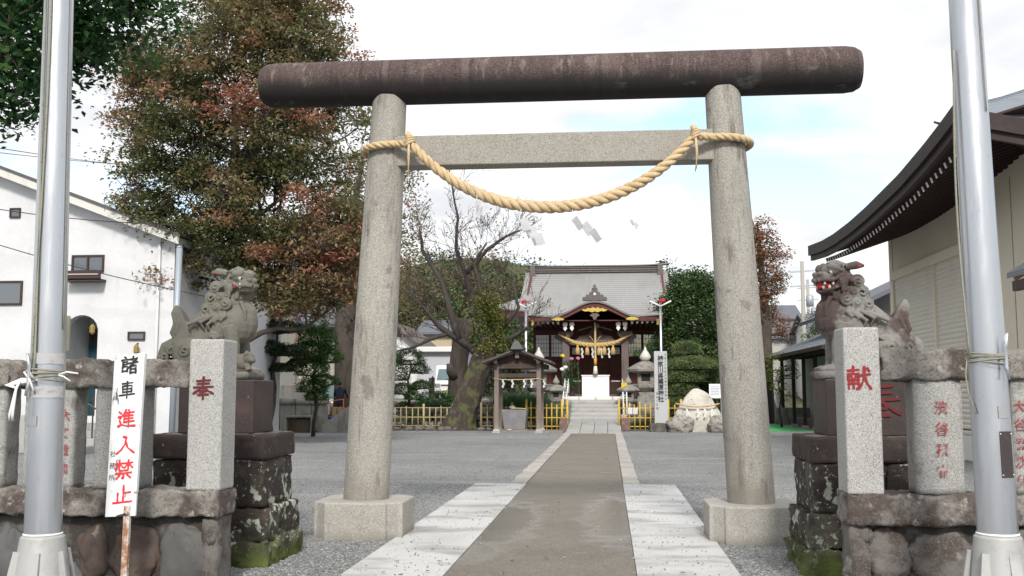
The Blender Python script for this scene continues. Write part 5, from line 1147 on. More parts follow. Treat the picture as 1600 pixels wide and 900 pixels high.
mains = [([(752,556,0),(735,542,0),(715,530,-.3),(685,510,-.5),(660,480,-.5),(635,458,-.5)], .20, .05), ([(766,545,0),(745,520,0),(738,480,.2),(728,430,.3),(712,390,.3),(714,340,.3),(706,290,.3)], .17, .03),
         ([(768,540,0),(765,500,-.3),(752,460,-.3),(740,410,-.3),(760,380,-.3)], .17, .04), ([(768,532,0),(790,505,-.4),(812,480,-.6),(800,440,-.6)], .13, .04), ([(715,530,-.3),(705,490,-.4),(690,440,-.3),(660,390,-.2),(655,360,-.2)], .16, .05), ([(768,535,0),(800,528,-.5),(826,510,-.7)], .15, .05), ([(728,430,.3),(760,390,.2),(790,370,.2),(812,360,.2)], .10, .03), ([(700,520,-.4),(670,530,-.6),(640,545,-.7),(622,548,-.7)], .10, .03)]
for lst, r0, r1 in mains:
    pts = pp(lst); rr = [r0+(r1-r0)*i/(len(pts)-1) for i in range(len(pts))]; fine = []; fr_ = []
    for i in range(len(pts)-1):
        for t in (0,.5): fine.append(pts[i].lerp(pts[i+1], t)+noise.noise_vector(pts[i]*3+Vector((t,0,0)))*.08); fr_.append(rr[i]+(rr[i+1]-rr[i])*t)
    fine.append(pts[-1]); fr_.append(rr[-1]); lm_.tube(fine, fr_, 9)
    for i in range(2, len(fine)):
        for k in range(2+(i % 2) if i < len(fine)-1 else 4):
            d = (fine[i]-fine[i-1]).normalized(); nd = (d*.6+Vector((rdc.uniform(-1,1), rdc.uniform(-.7,.7), rdc.uniform(-.3,.9)))).normalized(); spread(fine[i], nd, rdc.uniform(.6,1.3), max(.009, fr_[i]*.17), 2)
lm_.build('branches', TWIG, ch, smooth=True)
rg = np.random.default_rng(2); tp = np.array([tuple(t) for t in tips]); sel = tp[rg.choice(len(tp), 260)]
leaf_mesh('leaves', np.repeat(sel,5,0)+rg.normal(size=(260*5,3))*.10, .09, np.clip(rg.normal(.5,.25,260),0,1).repeat(5), LR, ch, 3)
# tuft of fresh shoots on the trunk
fc = np.array([tuple(P(768+rdc.gauss(0,13), 486+rdc.gauss(0,18), CY-.5)) for _ in range(46)]+[tuple(P(772+rdc.gauss(0,14), 536+rdc.gauss(0,10), CY-.6)) for _ in range(12)])
leaf_mesh('leafy_shoots', np.repeat(fc,45,0)+rg.normal(size=(58*45,3))*.14, .10, np.clip(rg.normal(.55,.3,58),0,1).repeat(45), LY, ch, 5)

sb = thing('cut_trunk', 'lopped grey trunk with a stub standing behind the leaning cherry tree', 'tree trunk', (PX(712,46), 46, 0))
b = MB(); b.tube([Vector((PX(712,46),46,-.1)), P(713,640,46), P(714,600,46), P(717,560,46), P(722,525,46), P(726,498,46)], [.52,.46,.43,.42,.41,.38], 14); b.v = [tuple(Vector(p)+noise.noise_vector(Vector(p)*2)*.07) for p in b.v]
sbt = b.build('trunk', BARK, sb, smooth=True); b = MB(); b.tube([P(710,590,45.7), P(704,580,45.5), P(702,568,45.5)], [.22,.2,.13], 8); b.build('stub', BARK, sb, smooth=True)

# ---- clipped garden trees
def pruned(label, px, Y, z0, pads, lm, seed, size=.06, dens=900, stem=None, cat_='tree', name='pruned_tree', bark=TWIG):
    """a stem carrying flat clipped pads of foliage"""
    x = PX(px, Y); r = thing(name, label, cat_, (x, Y, z0)); rg = np.random.default_rng(seed); rd = random.Random(seed)
    P3 = [(P(a, b_, Y+d), (w, w*.8, h)) for a, b_, w, h, d in pads]; top = max(p[0].z for p in P3); tb = MB(); tr = []
    n = 7
    for i in range(n+1):
        t = i/n; z = z0-.1+(top-z0)*t; near = min(P3, key=lambda q: abs(q[0].z-z))[0]; tr.append(Vector((x+(near.x-x)*.35*t+.06*math.sin(i*1.9+seed), Y+.05*math.cos(i*2.3), z)))
    rad = stem or .09; tb.tube(tr, [rad*(1-.75*i/n) for i in range(n+1)], 9); tb.build('trunk', bark, r, smooth=True)
    bb = MB()
    for c, s in P3:
        a = min(tr, key=lambda q: abs(q.z-(c.z-.25*s[0])))
        for k in range(5): e = c+Vector((rd.uniform(-.6,.6)*s[0], rd.uniform(-.6,.6)*s[1], rd.uniform(-.7,.1)*s[2])); limb(bb, a, e, rad*.35, .008, seed+k, .12, 4, 5)
    bb.build('branches', bark, r, smooth=True); allp = []; tn = []
    for c, s in P3:
        m = int(dens*max(.3, s[0]*s[0]*2)); d = rg.normal(size=(m,3)); d /= np.linalg.norm(d, axis=1)[:,None]; q = rg.uniform(.5,1.12,m)**.6
        k = np.array([1+.30*noise.noise(Vector(v)*2.3+Vector(c))+.16*noise.noise(Vector(v)*6+Vector(c)) for v in d]); p = d*np.array(s)*(q*k)[:,None]; p[:,2] = np.maximum(p[:,2], -.45*s[2]); allp.append(p+np.array(c)); tn.append(.45+.35*d[:,2]*0+rg.normal(0,.22,m))
    leaf_mesh('foliage', np.concatenate(allp), size, np.concatenate(tn), lm, r, seed, .4, .2); return r
pruned('layered cloud-pruned evergreen right of the inscribed pillar', 1078, 43.5, 0, [(1073,546,.62,.36,0),(1082,570,1.05,.36,-.1),(1070,590,.85,.36,-.2),(1066,610,.62,.36,-.3),(1104,572,.5,.25,0),(1062,630,.6,.32,-.4),(1045,600,.4,.3,.1)], mat('cloud_pad_leaf', None, .5, transl=.2, attr=[(0,(.06,.10,.035)),(.5,(.14,.19,.07)),(1,(.26,.30,.12))]), 21, .06, 6000, .11)
pruned('dark layered pine behind the left pedestal', 424, 34, 0, [(408,503,.52,.28,0),(440,513,.72,.26,0),(418,545,.66,.30,-.2),(452,550,.66,.26,0),(400,575,.5,.26,0),(440,576,.45,.2,-.1),(464,568,.36,.18,.1),(395,543,.45,.26,.1),(430,490,.4,.2,0)], LP, 22, .085, 3600, .12, bark=BARK)
pruned('bright green topped conifer beside the low concrete wall', 492, 35, 0, [(496,508,.36,.55,0),(493,530,.58,.50,0),(485,552,.70,.45,0),(508,558,.6,.42,.1),(488,578,.62,.42,-.1),(506,596,.5,.25,0),(488,605,.55,.36,0),(478,528,.36,.45,.1),(512,532,.36,.45,0),(494,620,.42,.25,0)], LB, 23, .075, 4200, .08)
pruned('tiered garden tree behind the left torii pillar', 640, 43.2, .2, [(640,562,.62,.45,0),(620,585,.6,.55,0),(655,578,.45,.32,-.1),(660,603,.5,.25,-.1),(630,610,.55,.35,0),(645,620,.4,.25,-.2),(615,560,.4,.35,.1),(648,648,.28,.2,-.4),(630,635,.3,.2,0)], LD, 24, .075, 4200, .09)
pruned('rounded dark green shrub before the parked van', 680, 43.0, .4, [(680,625,.75,.42,0),(670,632,.5,.3,-.1),(693,630,.45,.3,0)], LG, 25, .07, 2600, .05, cat_='shrub', name='shrub')
pruned('pale green shrub beside the steps under the right houses', 1219, 46, 0, [(1219,570,.75,.55,0),(1210,590,.5,.35,0),(1232,585,.5,.4,0),(1216,605,.4,.25,0)], LY, 26, .07, 1500, .06, cat_='shrub', name='shrub')
pruned('small clipped bright conifer half hidden by the right torii pillar', 1119, 44, 0, [(1118,590,.32,.75,0),(1117,575,.25,.5,0)], LB, 27, .05, 5200, .06, cat_='shrub', name='shrub')
pruned('bushy green plant on the shrine side between lantern and pillar', 1025, 44.9, .3, [(1022,540,.4,.25,0),(1014,552,.28,.2,0),(1000,553,.3,.2,-.1)], LB, 28, .06, 2500, .05, cat_='plant', name='potted_plant')
for i, (px, lab) in enumerate(((1000,'low green shrub behind the yellow fence right of the steps'),(862,'low green shrub behind the yellow fence left of the steps'),(1052,'low green shrub behind the short yellow fence'),(640,'low dark shrub behind the pale bamboo fence'))):
    pruned(lab, px, 42.1, 0, [(px,655,.55,.35,0),(px+12,660,.4,.3,0),(px-12,660,.4,.3,0)], LG if i < 3 else LD, 30+i, .06, 1500, .03, cat_='shrub', name='shrub')
# tall dense hedge-like evergreen
hx = PX(1080,45.6); hd = thing('dense_evergreen', 'tall dense dark evergreen screen right of the shrine hall', 'tree', (hx, 45.6, 0))
crown_tree(hd, [(hx,45.6,-.1),(hx,45.6,2),(hx,45.6,4),(hx,45.6,5.8)], [.25,.2,.14,.06], [BL(1080,500,45.6,1.5,1.2,1.9), BL(1060,560,45.6,1.15,1,1.5), BL(1100,560,45.6,1.15,1,1.5), BL(1085,455,45.6,1.15,1,.8), BL(1110,490,45.6,.9,1,1.5), BL(1056,480,45.6,.75,.7,1.0), BL(1046,500,45.6,.35,.4,.9), BL(1050,540,45.6,.45,.5,.9), BL(1120,620,45.6,1.2,1,1.0), BL(1075,620,45.6,1.2,1,1.0)], 640, 75, .20, .12, LD, BARK, 41, limbs=16, shell=.62, flat=.9)
def slim(px, Y, top, lab, lm, seed, rx=1.0, ncl=90, size=.12, lz=1.2, trunk_r=.12, name='tree', nl=45, cl=.22):
    x = PX(px, Y); zt = PZ(top, Y); r = thing(name, lab, 'tree', (x, Y, 0)); n = 6
    crown_tree(r, [(x+.1*math.sin(k+seed), Y, -.1+(zt-.1)*k/n) for k in range(n+1)], [trunk_r*(1-.8*k/n) for k in range(n+1)], [((x, Y, zt-lz), (rx, rx, lz)), ((x+.3*rx, Y, zt-lz*1.6), (rx*.8, rx*.8, lz)), ((x-.4*rx, Y, zt-lz*1.9), (rx*.8, rx*.8, lz*.8))], ncl, nl, cl, size, lm, BARK, seed, limbs=8, shell=.2, flat=.7)
slim(1047, 56, 402, 'feathery tree rising behind the right end of the shrine roof', LD, 42, .9, 60, .13)
slim(1092, 60, 412, 'slim sparse tree top behind the dense evergreen', LD, 43, 1.2, 40, .13)
# rust-coloured conifer beyond right pillar
ax = PX(1196,52); at_ = thing('autumn_tree', 'rust-brown autumn tree beside the right torii pillar', 'tree', (ax, 52, 0))
crown_tree(at_, [(ax,52,-.1),(ax+.05,52,2),(ax+.1,52,4.5),(ax,52,7),(ax-.2,52,10)], [.42,.36,.28,.18,.05], [BL(1188,375,52,.8,.8,1.3), BL(1195,430,52,.85,.8,1.3), BL(1190,475,52,.85,.8,1.0), BL(1170,400,52,.8,.8,1.5), BL(1212,440,52,.45,.6,.6), BL(1215,395,52,.5,.5,.5), BL(1218,510,52,.55,.5,.9)], 230, 48, .20, .115, LR, BARK, 44, limbs=18, shell=.15, flat=.7)
# big old trunk half hidden by the left pillar, twiggy
ot = thing('old_tree', 'dark rough tree trunk with bare twigs just left of the left torii pillar', 'tree', (PX(541,44), 44, 0))
b = MB(); b.tube([(PX(541,44),44,-.1), P(540,600,44), P(540,520,44), P(541,450,44), P(546,380,44), P(556,310,44.3), P(568,240,44.6)], [.6,.5,.45,.40,.28,.16,.03], 14); b.v = [tuple(Vector(p)+noise.noise_vector(Vector(p)*1.5)*.08) for p in b.v]; b.build('trunk', BARK, ot, smooth=True)
lm_ = MB(); tips = []
for k in range(40): q_ = rdc.uniform(290,540); spread(P(541+max(0,(450-q_))*.1+rdc.uniform(-4,4), q_, 44.1), Vector((rdc.uniform(-1,.5), -.3, rdc.uniform(-.2,.8))).normalized(), rdc.uniform(.9,1.6), .03, 2)
lm_.build('branches', TWIG, ot, smooth=True)
crown = np.array([tuple(P(580+rdc.uniform(-90,75), 370+rdc.uniform(-130,120), 45+rdc.uniform(-1,1.5))) for _ in range(260)]); leaf_mesh('crown', np.repeat(crown,40,0)+rg.normal(size=(10400,3))*.28, .14, np.clip(rg.normal(.45,.25,260),0,1).repeat(40), LZ, ot, 6)
# tall grasses behind the basin
def tuft(label, px0, px1, py, Y, n, h, m, seed, z0=.0):
    x0, x1 = PX(px0,Y), PX(px1,Y); rg = np.random.default_rng(seed); b = MB(); r = thing('ornamental_grass', label, 'grass', ((x0+x1)/2, Y, z0))
    for k in range(n):
        x = rg.uniform(x0,x1); y = Y+rg.uniform(-.5,.5); L = h*rg.uniform(.7,1.1); a = rg.uniform(0,2*PI); lean = rg.uniform(.15,.6)*L; w = .014
        c, s = math.cos(a), math.sin(a); pts = [(x,y,z0)]; 
        for t in (.4,.75,1): pts.append((x+c*lean*t*t, y+s*lean*t*t, z0+L*(t-.28*t**3)))
        vs = []
        for q, p in enumerate(pts): ww = w*(1-.3*q); vs += [(p[0]-s*ww,p[1]+c*ww,p[2]),(p[0]+s*ww,p[1]-c*ww,p[2])]
        b.add(vs, [(2*q,2*q+1,2*q+3,2*q+2) for q in range(3)])
    b.build('blades', m, r)['kind'] = 'stuff'; return r
GRS = mat('grass_blade', (.08,.17,.07), .5, [('n',3,.4,.65,(.13,.23,.10),.8)], transl=.3)
tuft('tall arching green grass clump behind the water basin', 776, 850, 640, 42.6, 2200, 1.55, GRS, 1, .35)
tuft('silvery green grass clump between pavilion and shrine steps', 850, 884, 650, 42.8, 700, 1.1, mat('grey_grass', (.19,.23,.16), .6, transl=.25), 2, .3)
# chrysanthemums in pots left of the porch
FL = [(879,556,'yellow',(.70,.48,.02)),(878,577,'white',(.75,.75,.72)),(884,574,'white',(.75,.75,.72)),(893,561,'pink',(.50,.15,.30)),(903,560,'pink',(.50,.15,.30))]
cp = thing('chrysanthemum_plant', 'potted chrysanthemums with yellow, white and pink heads left of the offering box', 'flowers', (PX(890,45), 45, 1.22))
for px, py, nm, c in FL:
    p = P(px, py, 44.9); MB().rock(p, (.10,.09,.08), px, 2, .35, 3).build(nm+'_bloom', mat('bloom_'+nm, c, .7), cp); MB().tube([(p.x+.05, 45.0, 1.3), p], .012, 5).build('stem', GRS, cp)
lp_ = np.array([tuple(P(892+rdc.uniform(-12,10), 588+rdc.uniform(-22,18), 44.95)) for _ in range(70)]); leaf_mesh('leaves', np.repeat(lp_,16,0)+rg.normal(size=(1120,3))*.06, .07, rg.uniform(0,1,1120), LG, cp, 8)
MB().lathe([(.14,0),(.19,.25),(.2,.27)], 12, (PX(893,45),45,1.22)).build('pot', mat('dark_pot', (.05,.04,.04), .5), cp, smooth=True)
# white flowering shrub left of pavilion
pruned('pale flowering bush behind the pavilion posts', 770, 43, 0, [(768,610,.5,.7,0),(775,640,.5,.5,0),(762,640,.45,.4,0)], mat('white_flower', None, .6, transl=.3, attr=[(0,(.05,.09,.03)),(.45,(.12,.15,.09)),(.7,(.55,.55,.52)),(1,(.7,.7,.68))]), 29, .07, 1500, .04, cat_='shrub', name='shrub')
# garden stones along the fence foot
for i, (px, py, r) in enumerate(((620,672,.14),(640,670,.18),(655,671,.2),(672,669,.22),(690,671,.16),(700,672,.2),(712,673,.14),(752,672,.16),(765,674,.12))):
    c = P(px, py, 40.9); single(MB().rock((c.x, 40.9, .05), (r*1.2,r,r*.7), 70+i, 2, .4, 1.6), 'garden_stone', ['first','second','third','fourth','fifth','sixth','seventh','eighth','ninth'][i]+' garden stone from the left along the foot of the bamboo fence', 'stone', MOSSROCK, 'garden stones along the bamboo fence', smooth=True)
single(MB().rock((PX(797,39.6), 39.6, .06), (.24,.16,.11), 88, 3, .25), 'white_stone', 'smooth white stone lying at the foot of the pavilion', 'stone', mat('white_stone', (.62,.58,.53), .8), smooth=True)
# rock-faced bank behind the left bamboo fence
RB = mat('bank_rock', (.36,.335,.30), .9, [('r',1,.1,.9,(.26,.24,.215),.8),('n',6,.5,.62,(.17,.155,.14),.7)], [(14,.6,.03)])
bank = thing('rock_bank', 'bank of pale rounded rocks behind the pale bamboo fence', 'rock wall', (PX(680,43.6), 43.6, 0)); k = 0
rdb = random.Random(9)
for row in range(4):
    x = PX(600,43.6)+rdb.uniform(0,.2)
    while x < PX(775,43.6):
        w = rdb.uniform(.22,.42); MB().rock((x, 43.65+.12*row, .17+.27*row), (w*.62,.3,.17*rdb.uniform(.9,1.2)), k, 2, .3, 1.4).build('rock', RB, bank, smooth=True); x += w*1.08; k += 1

# ================================================================== terrain behind
t_ = MB()
t_.grid([[(x, y, z) for x in np.linspace(-12.5, -3.6, 12)] for y, z in ((43.9, .9), (46, 1.1), (50, 1.15), (80, 1.2))])
structure(t_.build('terrace', SOIL))
hl = MB(); rows = []
for y in np.linspace(85, 260, 24):
    rows.append([(x, y, max(-.5, 22*math.exp(-((x+22)/38)**2)*min(1,(y-85)/60)+14*math.exp(-((x-70)/40)**2)*min(1,(y-85)/60)-1+1.5*noise.noise(Vector((x*.05,y*.05,0))))) for x in np.linspace(-160, 160, 60)])
structure(hl.grid(rows).build('hill', mat('hill_ground', (.06,.065,.03), .95, [('n',.2,.45,.7,(.09,.08,.045),.8)]), smooth=True))
def hillz(x, y): return max(-.5, 22*math.exp(-((x+22)/38)**2)*min(1,(y-85)/60)+14*math.exp(-((x-70)/40)**2)*min(1,(y-85)/60)-1)
# wooded hill: trees one can tell apart on the slope
desc = ['olive','russet','dull green','grey-green','brownish','dark green','yellowish']
for i, (px, top, Y, rr, mt) in enumerate(((640,395,92,4.2,LH),(690,385,100,4.5,LD),(735,400,95,3.8,LH),(775,405,105,4.6,LD),(805,430,98,3.6,LH),(615,430,88,3.5,LH),(665,440,86,3.6,LH),(715,450,84,3.4,LD),(760,455,84,3.4,LH),(800,470,82,3.0,LD),(600,470,80,3.0,LH),(560,420,95,4.5,LH))):
    x = PX(px, Y); zt = PZ(top, Y); z0 = hillz(x, Y)-.5; z0 = min(z0, zt-5); r = thing('hillside_tree', ['topmost left','tall dark','middle brownish','dark green rounded','rightmost by the shrine roof','left edge lower','lower left brownish','lower dark green','lower olive','lowest dark green beside the shrine roof','lowest left behind the white gable','farthest left'][i]+' tree on the wooded hill behind the cherry', 'tree', (x, Y, z0), 'trees on the hill behind the cherry tree')
    hh = zt-z0; crown_tree(r, [(x,Y,z0-.3),(x,Y,z0+hh*.35),(x+.2,Y,z0+hh*.65),(x,Y,z0+hh*.93)], [.35,.28,.18,.06], [((x,Y,z0+hh*.66),(rr*.85,rr*.85,hh*.34)),((x-rr*.45,Y,z0+hh*.52),(rr*.6,rr*.6,hh*.26)),((x+rr*.45,Y-.5,z0+hh*.50),(rr*.6,rr*.6,hh*.28))], 130, 42, rr*.12, .30, mt, BARK, 60+i, limbs=8, shell=.55, flat=.7)
# low scrub filling the slope
sx_ = rg.uniform(-60, 60, 2600); sy_ = rg.uniform(86, 150, 2600); spn = np.array([(a, b_, hillz(a, b_)+.6) for a, b_ in zip(sx_, sy_)])
spn = np.repeat(spn, 12, 0)+rg.normal(size=(len(spn)*12,3))*np.array([1.1,1.1,.7]); tag(leaf_mesh('hill_scrub', spn, .45, np.clip(rg.normal(.45,.25,2600),0,1).repeat(12), LH, None, 9), 'low scrub and undergrowth covering the far hill', 'undergrowth', kind='stuff')

# ================================================================== houses
STUCCO = mat('white_stucco', (.60,.605,.62), .9, [('n',.9,.42,.66,(.54,.545,.56),.8),('n',1.6,.58,.72,(.48,.475,.465),.55,(1,1,.25)),('n',5,.55,.7,(.64,.645,.66),.6)], [(9,.35,.02),(40,.2,.006)])
WFR = mat('brown_window_frame', (.05,.028,.024), .5); PANE = glass_mat('window_glass', (.10,.115,.13), .06); TEAL = mat('teal_door', (.012,.055,.075), .5, [('n',5,.5,.7,(.02,.07,.09),.5)])
def window(x0, x1, z0, z1, y, parent, nx=1, fr=WFR, w=.05, nz=1):
    f = MB(); 
    f.box(x0, x1, y-.05, y, z1-w, z1).box(x0, x1, y-.05, y, z0, z0+w).box(x0, x0+w, y-.05, y, z0+w, z1-w).box(x1-w, x1, y-.05, y, z0+w, z1-w)
    for k in range(1, nx): xx_ = x0+(x1-x0)*k/nx; f.box(xx_-w/2, xx_+w/2, y-.05, y, z0+w, z1-w)
    o = f.build('window', fr, parent)
    for k in range(nx): MB().box(x0+(x1-x0)*k/nx+w*.6, x0+(x1-x0)*(k+1)/nx-w*.6, y-.02, y-.005, z0+w, z1-w).build('pane', PANE, o)
    return o
HY = 26.0
def hx_(px): return PX(px, HY)
def hz_(py): return PZ(py, HY)
wh = thing('white_house', 'white stucco house with sloping roof edge and arched teal doorway, far left', 'house', (hx_(60), HY, 0))
x0, xr2 = hx_(-260), hx_(266); ax0, ax1, az0, az1 = hx_(98), hx_(149), hz_(652), hz_(486)
# front wall with an arched porch opening
arch = [(ax0, az0)]+[(ax0, az1-.45)]+[((ax0+ax1)/2-(ax1-ax0)/2*math.cos(t), az1-.42+.42*math.sin(t)) for t in np.linspace(.15, PI-.15, 10)]+[(ax1, az1-.45), (ax1, az0)]
zr = lambda x: hz_(262)+(hz_(346)-hz_(262))*(x-hx_(0))/(hx_(205)-hx_(0)) if True else 0
pk = hx_(-120); ztop = zr(pk)
b = MB(); outer_l = [(x0, 0), (x0, ztop-1.6), (pk, ztop), (ax0, zr(ax0)), (ax0, az1-.45), (ax0, 0)]; b.prism([p for p in outer_l], 'y', HY, HY+.25)
b.prism([(ax1, 0), (ax1, az1-.45), (ax1, zr(ax1)), (xr2, zr(xr2)), (xr2, 0)], 'y', HY, HY+.25)
b.prism([(ax0, zr(ax0))]+[(p[0], p[1]) for p in arch[1:-1]]+[(ax1, zr(ax1))], 'y', HY, HY+.25)
b.box(ax0, ax1, HY, HY+.25, -.05, az0)
b.build('wall', STUCCO, wh)
b = MB(); b.box(ax0-.1, ax1+.1, HY+1.3, HY+1.4, 0, az1+.3).box(ax0-.14, ax0, HY+.25, HY+1.3, 0, az1+.3).box(ax1, ax1+.14, HY+.25, HY+1.3, 0, az1+.3).box(ax0-.1, ax1+.1, HY+.25, HY+1.35, az1+.0, az1+.1); b.build('porch_recess', STUCCO, wh)
dr = MB().box(hx_(100), hx_(133), HY+1.2, HY+1.28, az0, hz_(504)).build('door', TEAL, wh, bevel=.01)
MB().lathe([(.012,0),(.012,.3)], 8, (hx_(129), HY+1.15, hz_(555)-.15)).build('handle', mat('brass', (.45,.32,.1), .4, metal=.6), dr)
for z0_, z1_ in ((.35,.9),(1.0,1.7)): MB().box(hx_(104), hx_(126), HY+1.18, HY+1.2, az0+z0_, az0+z1_).build('door_panel', TEAL, dr, bevel=.01)
wrt = MB(); wrt.tube([(hx_(112)+.13*math.cos(t), HY+1.16, hz_(520)+.13*math.sin(t)) for t in np.linspace(0,2*PI,17)[:-1]], .035, 6, closed=True); wrt.build('wreath', mat('wreath', (.12,.03,.02), .9), dr)
MB().box(hx_(137), hx_(146), HY-.05, HY-.01, hz_(567), hz_(557)).build('post_box', mat('red_box', (.30,.04,.03), .5), wh)
for px, py in ((143,512),(213,545)):
    l_ = MB().lathe([(.03,0),(.07,.05),(.07,.2),(.03,.26)], 8, (hx_(px), HY-.10, hz_(py)-.1)).build('wall_lantern', mat('brass_lantern', (.25,.18,.05), .5), wh); MB().tube([(hx_(px), HY, hz_(py)+.2),(hx_(px), HY-.1, hz_(py)+.16)], .015, 6).build('lantern_arm', WFR, l_)
# roof verge: broad white edge with dark strip under
b = MB(); a_, c_ = Vector((pk-.1, HY-.35, ztop+.1)), Vector((hx_(262), HY-.35, zr(hx_(262))+.1))
ve = MB().prism([(pk-.1, ztop+.02), (xr2+.25, zr(xr2+.25)+.02), (xr2+.25, zr(xr2+.25)+.24), (pk-.1, ztop+.24)], 'y', HY-.38, HY-.30).build('verge_board', mat('pale_verge', (.58,.57,.54), .7), wh)
MB().prism([(pk-.1, ztop+.24), (xr2+.3, zr(xr2+.3)+.24), (xr2+.3, zr(xr2+.3)+.30), (pk-.1, ztop+.30)], 'y', HY-.42, HY+9).build('roof', mat('dark_roof', (.09,.085,.085), .7), wh)
MB().prism([(pk-.1, ztop+.0), (xr2+.2, zr(xr2+.2)+.0), (xr2+.2, zr(xr2+.2)+.2), (pk-.1, ztop+.2)], 'y', HY-.30, HY+9).build('roof_deck', STUCCO, wh)
MB().box(xr2-.25, xr2, HY+.25, HY+9, 0, zr(xr2)).build('side_wall', STUCCO, wh)
window(hx_(104), hx_(155), hz_(416), hz_(388), HY, wh, 2); window(hx_(-30), hx_(28), hz_(469), hz_(429), HY, wh, 1); window(hx_(2), hx_(19), hz_(325), hz_(309), HY, wh, 1, w=.035); window(hx_(197), hx_(224), hz_(528), hz_(514), HY, wh, 1, w=.04)
bl = MB().box(hx_(102), hx_(159), HY-.38, HY-.30, hz_(431), hz_(416)).build('balcony_rail', WFR, wh); MB().box(hx_(102), hx_(159), HY-.38, HY, hz_(433), hz_(429)).build('balcony_floor', WFR, bl); MB().box(hx_(104), hx_(157), HY-.40, HY-.38, hz_(423), hz_(421)).build('balcony_strip', mat('pale_strip', (.4,.35,.33), .6), bl)
MB().tube([(hx_(243), HY-.06, 0), (hx_(243), HY-.06, zr(hx_(243))-.1)], .04, 8).build('downpipe', mat('white_pipe', (.62,.63,.65), .5), wh, smooth=True)
MB().box(hx_(99)-.0, hx_(107), HY-.3, HY-.06, hz_(545), hz_(488)).build('signboard', mat('cream_board', (.55,.52,.38), .7), wh)
# doorstep, path wall before the house
hs = thing('house_steps', 'concrete steps and low wall in front of the white house', 'steps', (hx_(150), HY-1.2, 0))
for k in range(4): MB().box(hx_(96), hx_(185), HY-1.6+.4*k, HY-.02, .0 if k == 0 else .18*k, .18*(k+1)).build('step', STEPS, hs, bevel=.01)
MB().box(hx_(-60), hx_(90), HY-1.4, HY-1.2, 0, .95).build('low_wall', STEPS, hs, bevel=.02)
hrl = MB()
for px in (140, 158, 176): hrl.tube([(hx_(px), HY-1.0, .2), (hx_(px), HY-1.0, 1.5)], .02, 6)
hrl.tube([(hx_(136), HY-1.0, 1.55), (hx_(180), HY-1.0, 1.1)], .025, 6); hrl.build('railing', WFR, hs)
sp2 = thing('steel_post', 'plain grey steel post standing by the right end of the white house', 'post', (PX(272,24), 24, 0)); MB().tube([(PX(270,24),24,0),(PX(273,24),24,PZ(378,24))], .075, 12).build('shaft', mat('galvanised', (.33,.37,.41), .5, metal=.3), sp2, smooth=True); MB().lathe([(.08,0),(.06,.04),(.0,.06)], 12, (PX(273,24),24,PZ(378,24))).build('cap', mat('galvanised', (.33,.37,.41), .5), sp2, smooth=True)

def house(name, label, pxl, pxr, top, base_z, Y, depth, wall, roofc, rise, wins, gable=False, eave=.5):
    xa, xb = PX(pxl, Y), PX(pxr, Y); zt = PZ(top, Y); r = thing(name, label, 'house', ((xa+xb)/2, Y, base_z)); xm = (xa+xb)/2
    if gable: MB().prism([(xa,base_z-.3),(xa,zt),(xm,zt+rise),(xb,zt),(xb,base_z-.3)], 'y', Y, Y+depth).build('wall', wall, r)
    else: MB().box(xa, xb, Y, Y+depth, base_z-.3, zt).build('wall', wall, r)
    if gable:
        for sg, xe in ((-1, xa), (1, xb)):
            rows = [[(xm, y, zt+rise+.12), (xe+sg*eave, y, zt-rise*eave/(xm-xa)+.12)] for y in (Y-eave, Y+depth+eave)]; MB().grid(rows, .14, flip=(sg > 0)).build('roof', roofc, r)
    else:
        for (y0, z0_), (y1, z1_) in (((Y-eave, zt-.15), (Y+depth/2, zt+rise)), ((Y+depth+eave, zt-.15), (Y+depth/2, zt+rise))): MB().grid([[(xa-eave, y0, z0_), (xb+eave, y0, z0_)], [(xa-eave, y1, z1_), (xb+eave, y1, z1_)]], .16, flip=(y0 > y1)).build('roof', roofc, r)
        for xe in (xa, xb): MB().prism([(Y, zt), (Y+depth/2, zt+rise-.05), (Y+depth, zt)], 'x', xe-.05, xe+.05).build('gable_wall', wall, r)
    for (a, b_, c, d, nx) in wins: window(PX(a,Y), PX(b_,Y), PZ(d,Y), PZ(c,Y), Y, r, nx, mat('alu_frame', (.35,.36,.37), .5), .06)
    return r
CREAM = mat('cream_wall', (.56,.53,.45), .9, [('n',1.2,.45,.7,(.49,.46,.39),.7)]); GREYW = mat('blue_grey_wall', (.40,.43,.48), .9, [('n',1.2,.45,.7,(.34,.37,.42),.7)]); ROOFT = mat('grey_tile_roof', (.13,.14,.16), .7, [('w',9,.4,.6,(.09,.095,.11),.7,'X')]); BLUER = mat('blue_roof', (.09,.12,.24), .6); WHW = mat('white_wall', (.66,.66,.66), .9, [('n',1.2,.45,.7,(.58,.58,.58),.7)]); BRR = mat('brown_roof', (.12,.10,.09), .8)
house('blue_grey_house', 'blue-grey walled house just behind the steel post', 258, 296, 440, 0, 38, 6, GREYW, ROOFT, 1.2, [(300,330,470,500,1)])
house('beige_house', 'beige house with a grey window behind the closed-mouth lion-dog', 297, 385, 455, 0, 44, 7, CREAM, ROOFT, 1.3, [(318,350,470,515,2),(300,310,480,500,1),(355,380,520,545,2)])
house('cream_house', 'cream house with a blue roof edge behind the layered pine', 392, 430, 470, 0, 50, 7, CREAM, BLUER, 1.0, [(398,404,482,492,1),(395,425,560,585,2)], True)
ph = house('pink_balcony_house', 'cream apartment house with pinkish balcony behind the bright conifer', 424, 560, 500, 0, 52, 8, CREAM, ROOFT, 1.6, [(470,520,505,525,2),(440,462,545,575,1),(486,510,550,575,2)])
b = MB().box(PX(424,51.2), PX(480,51.2), 51.1, 51.2, PZ(535,51.2), PZ(515,51.2)).build('balcony_panel', mat('pink_panel', (.55,.38,.30), .6), ph)
gr = thing('garden_railing', 'thin metal railing on the wall behind the layered pine', 'railing', (PX(450,42.5), 42.5, 0))
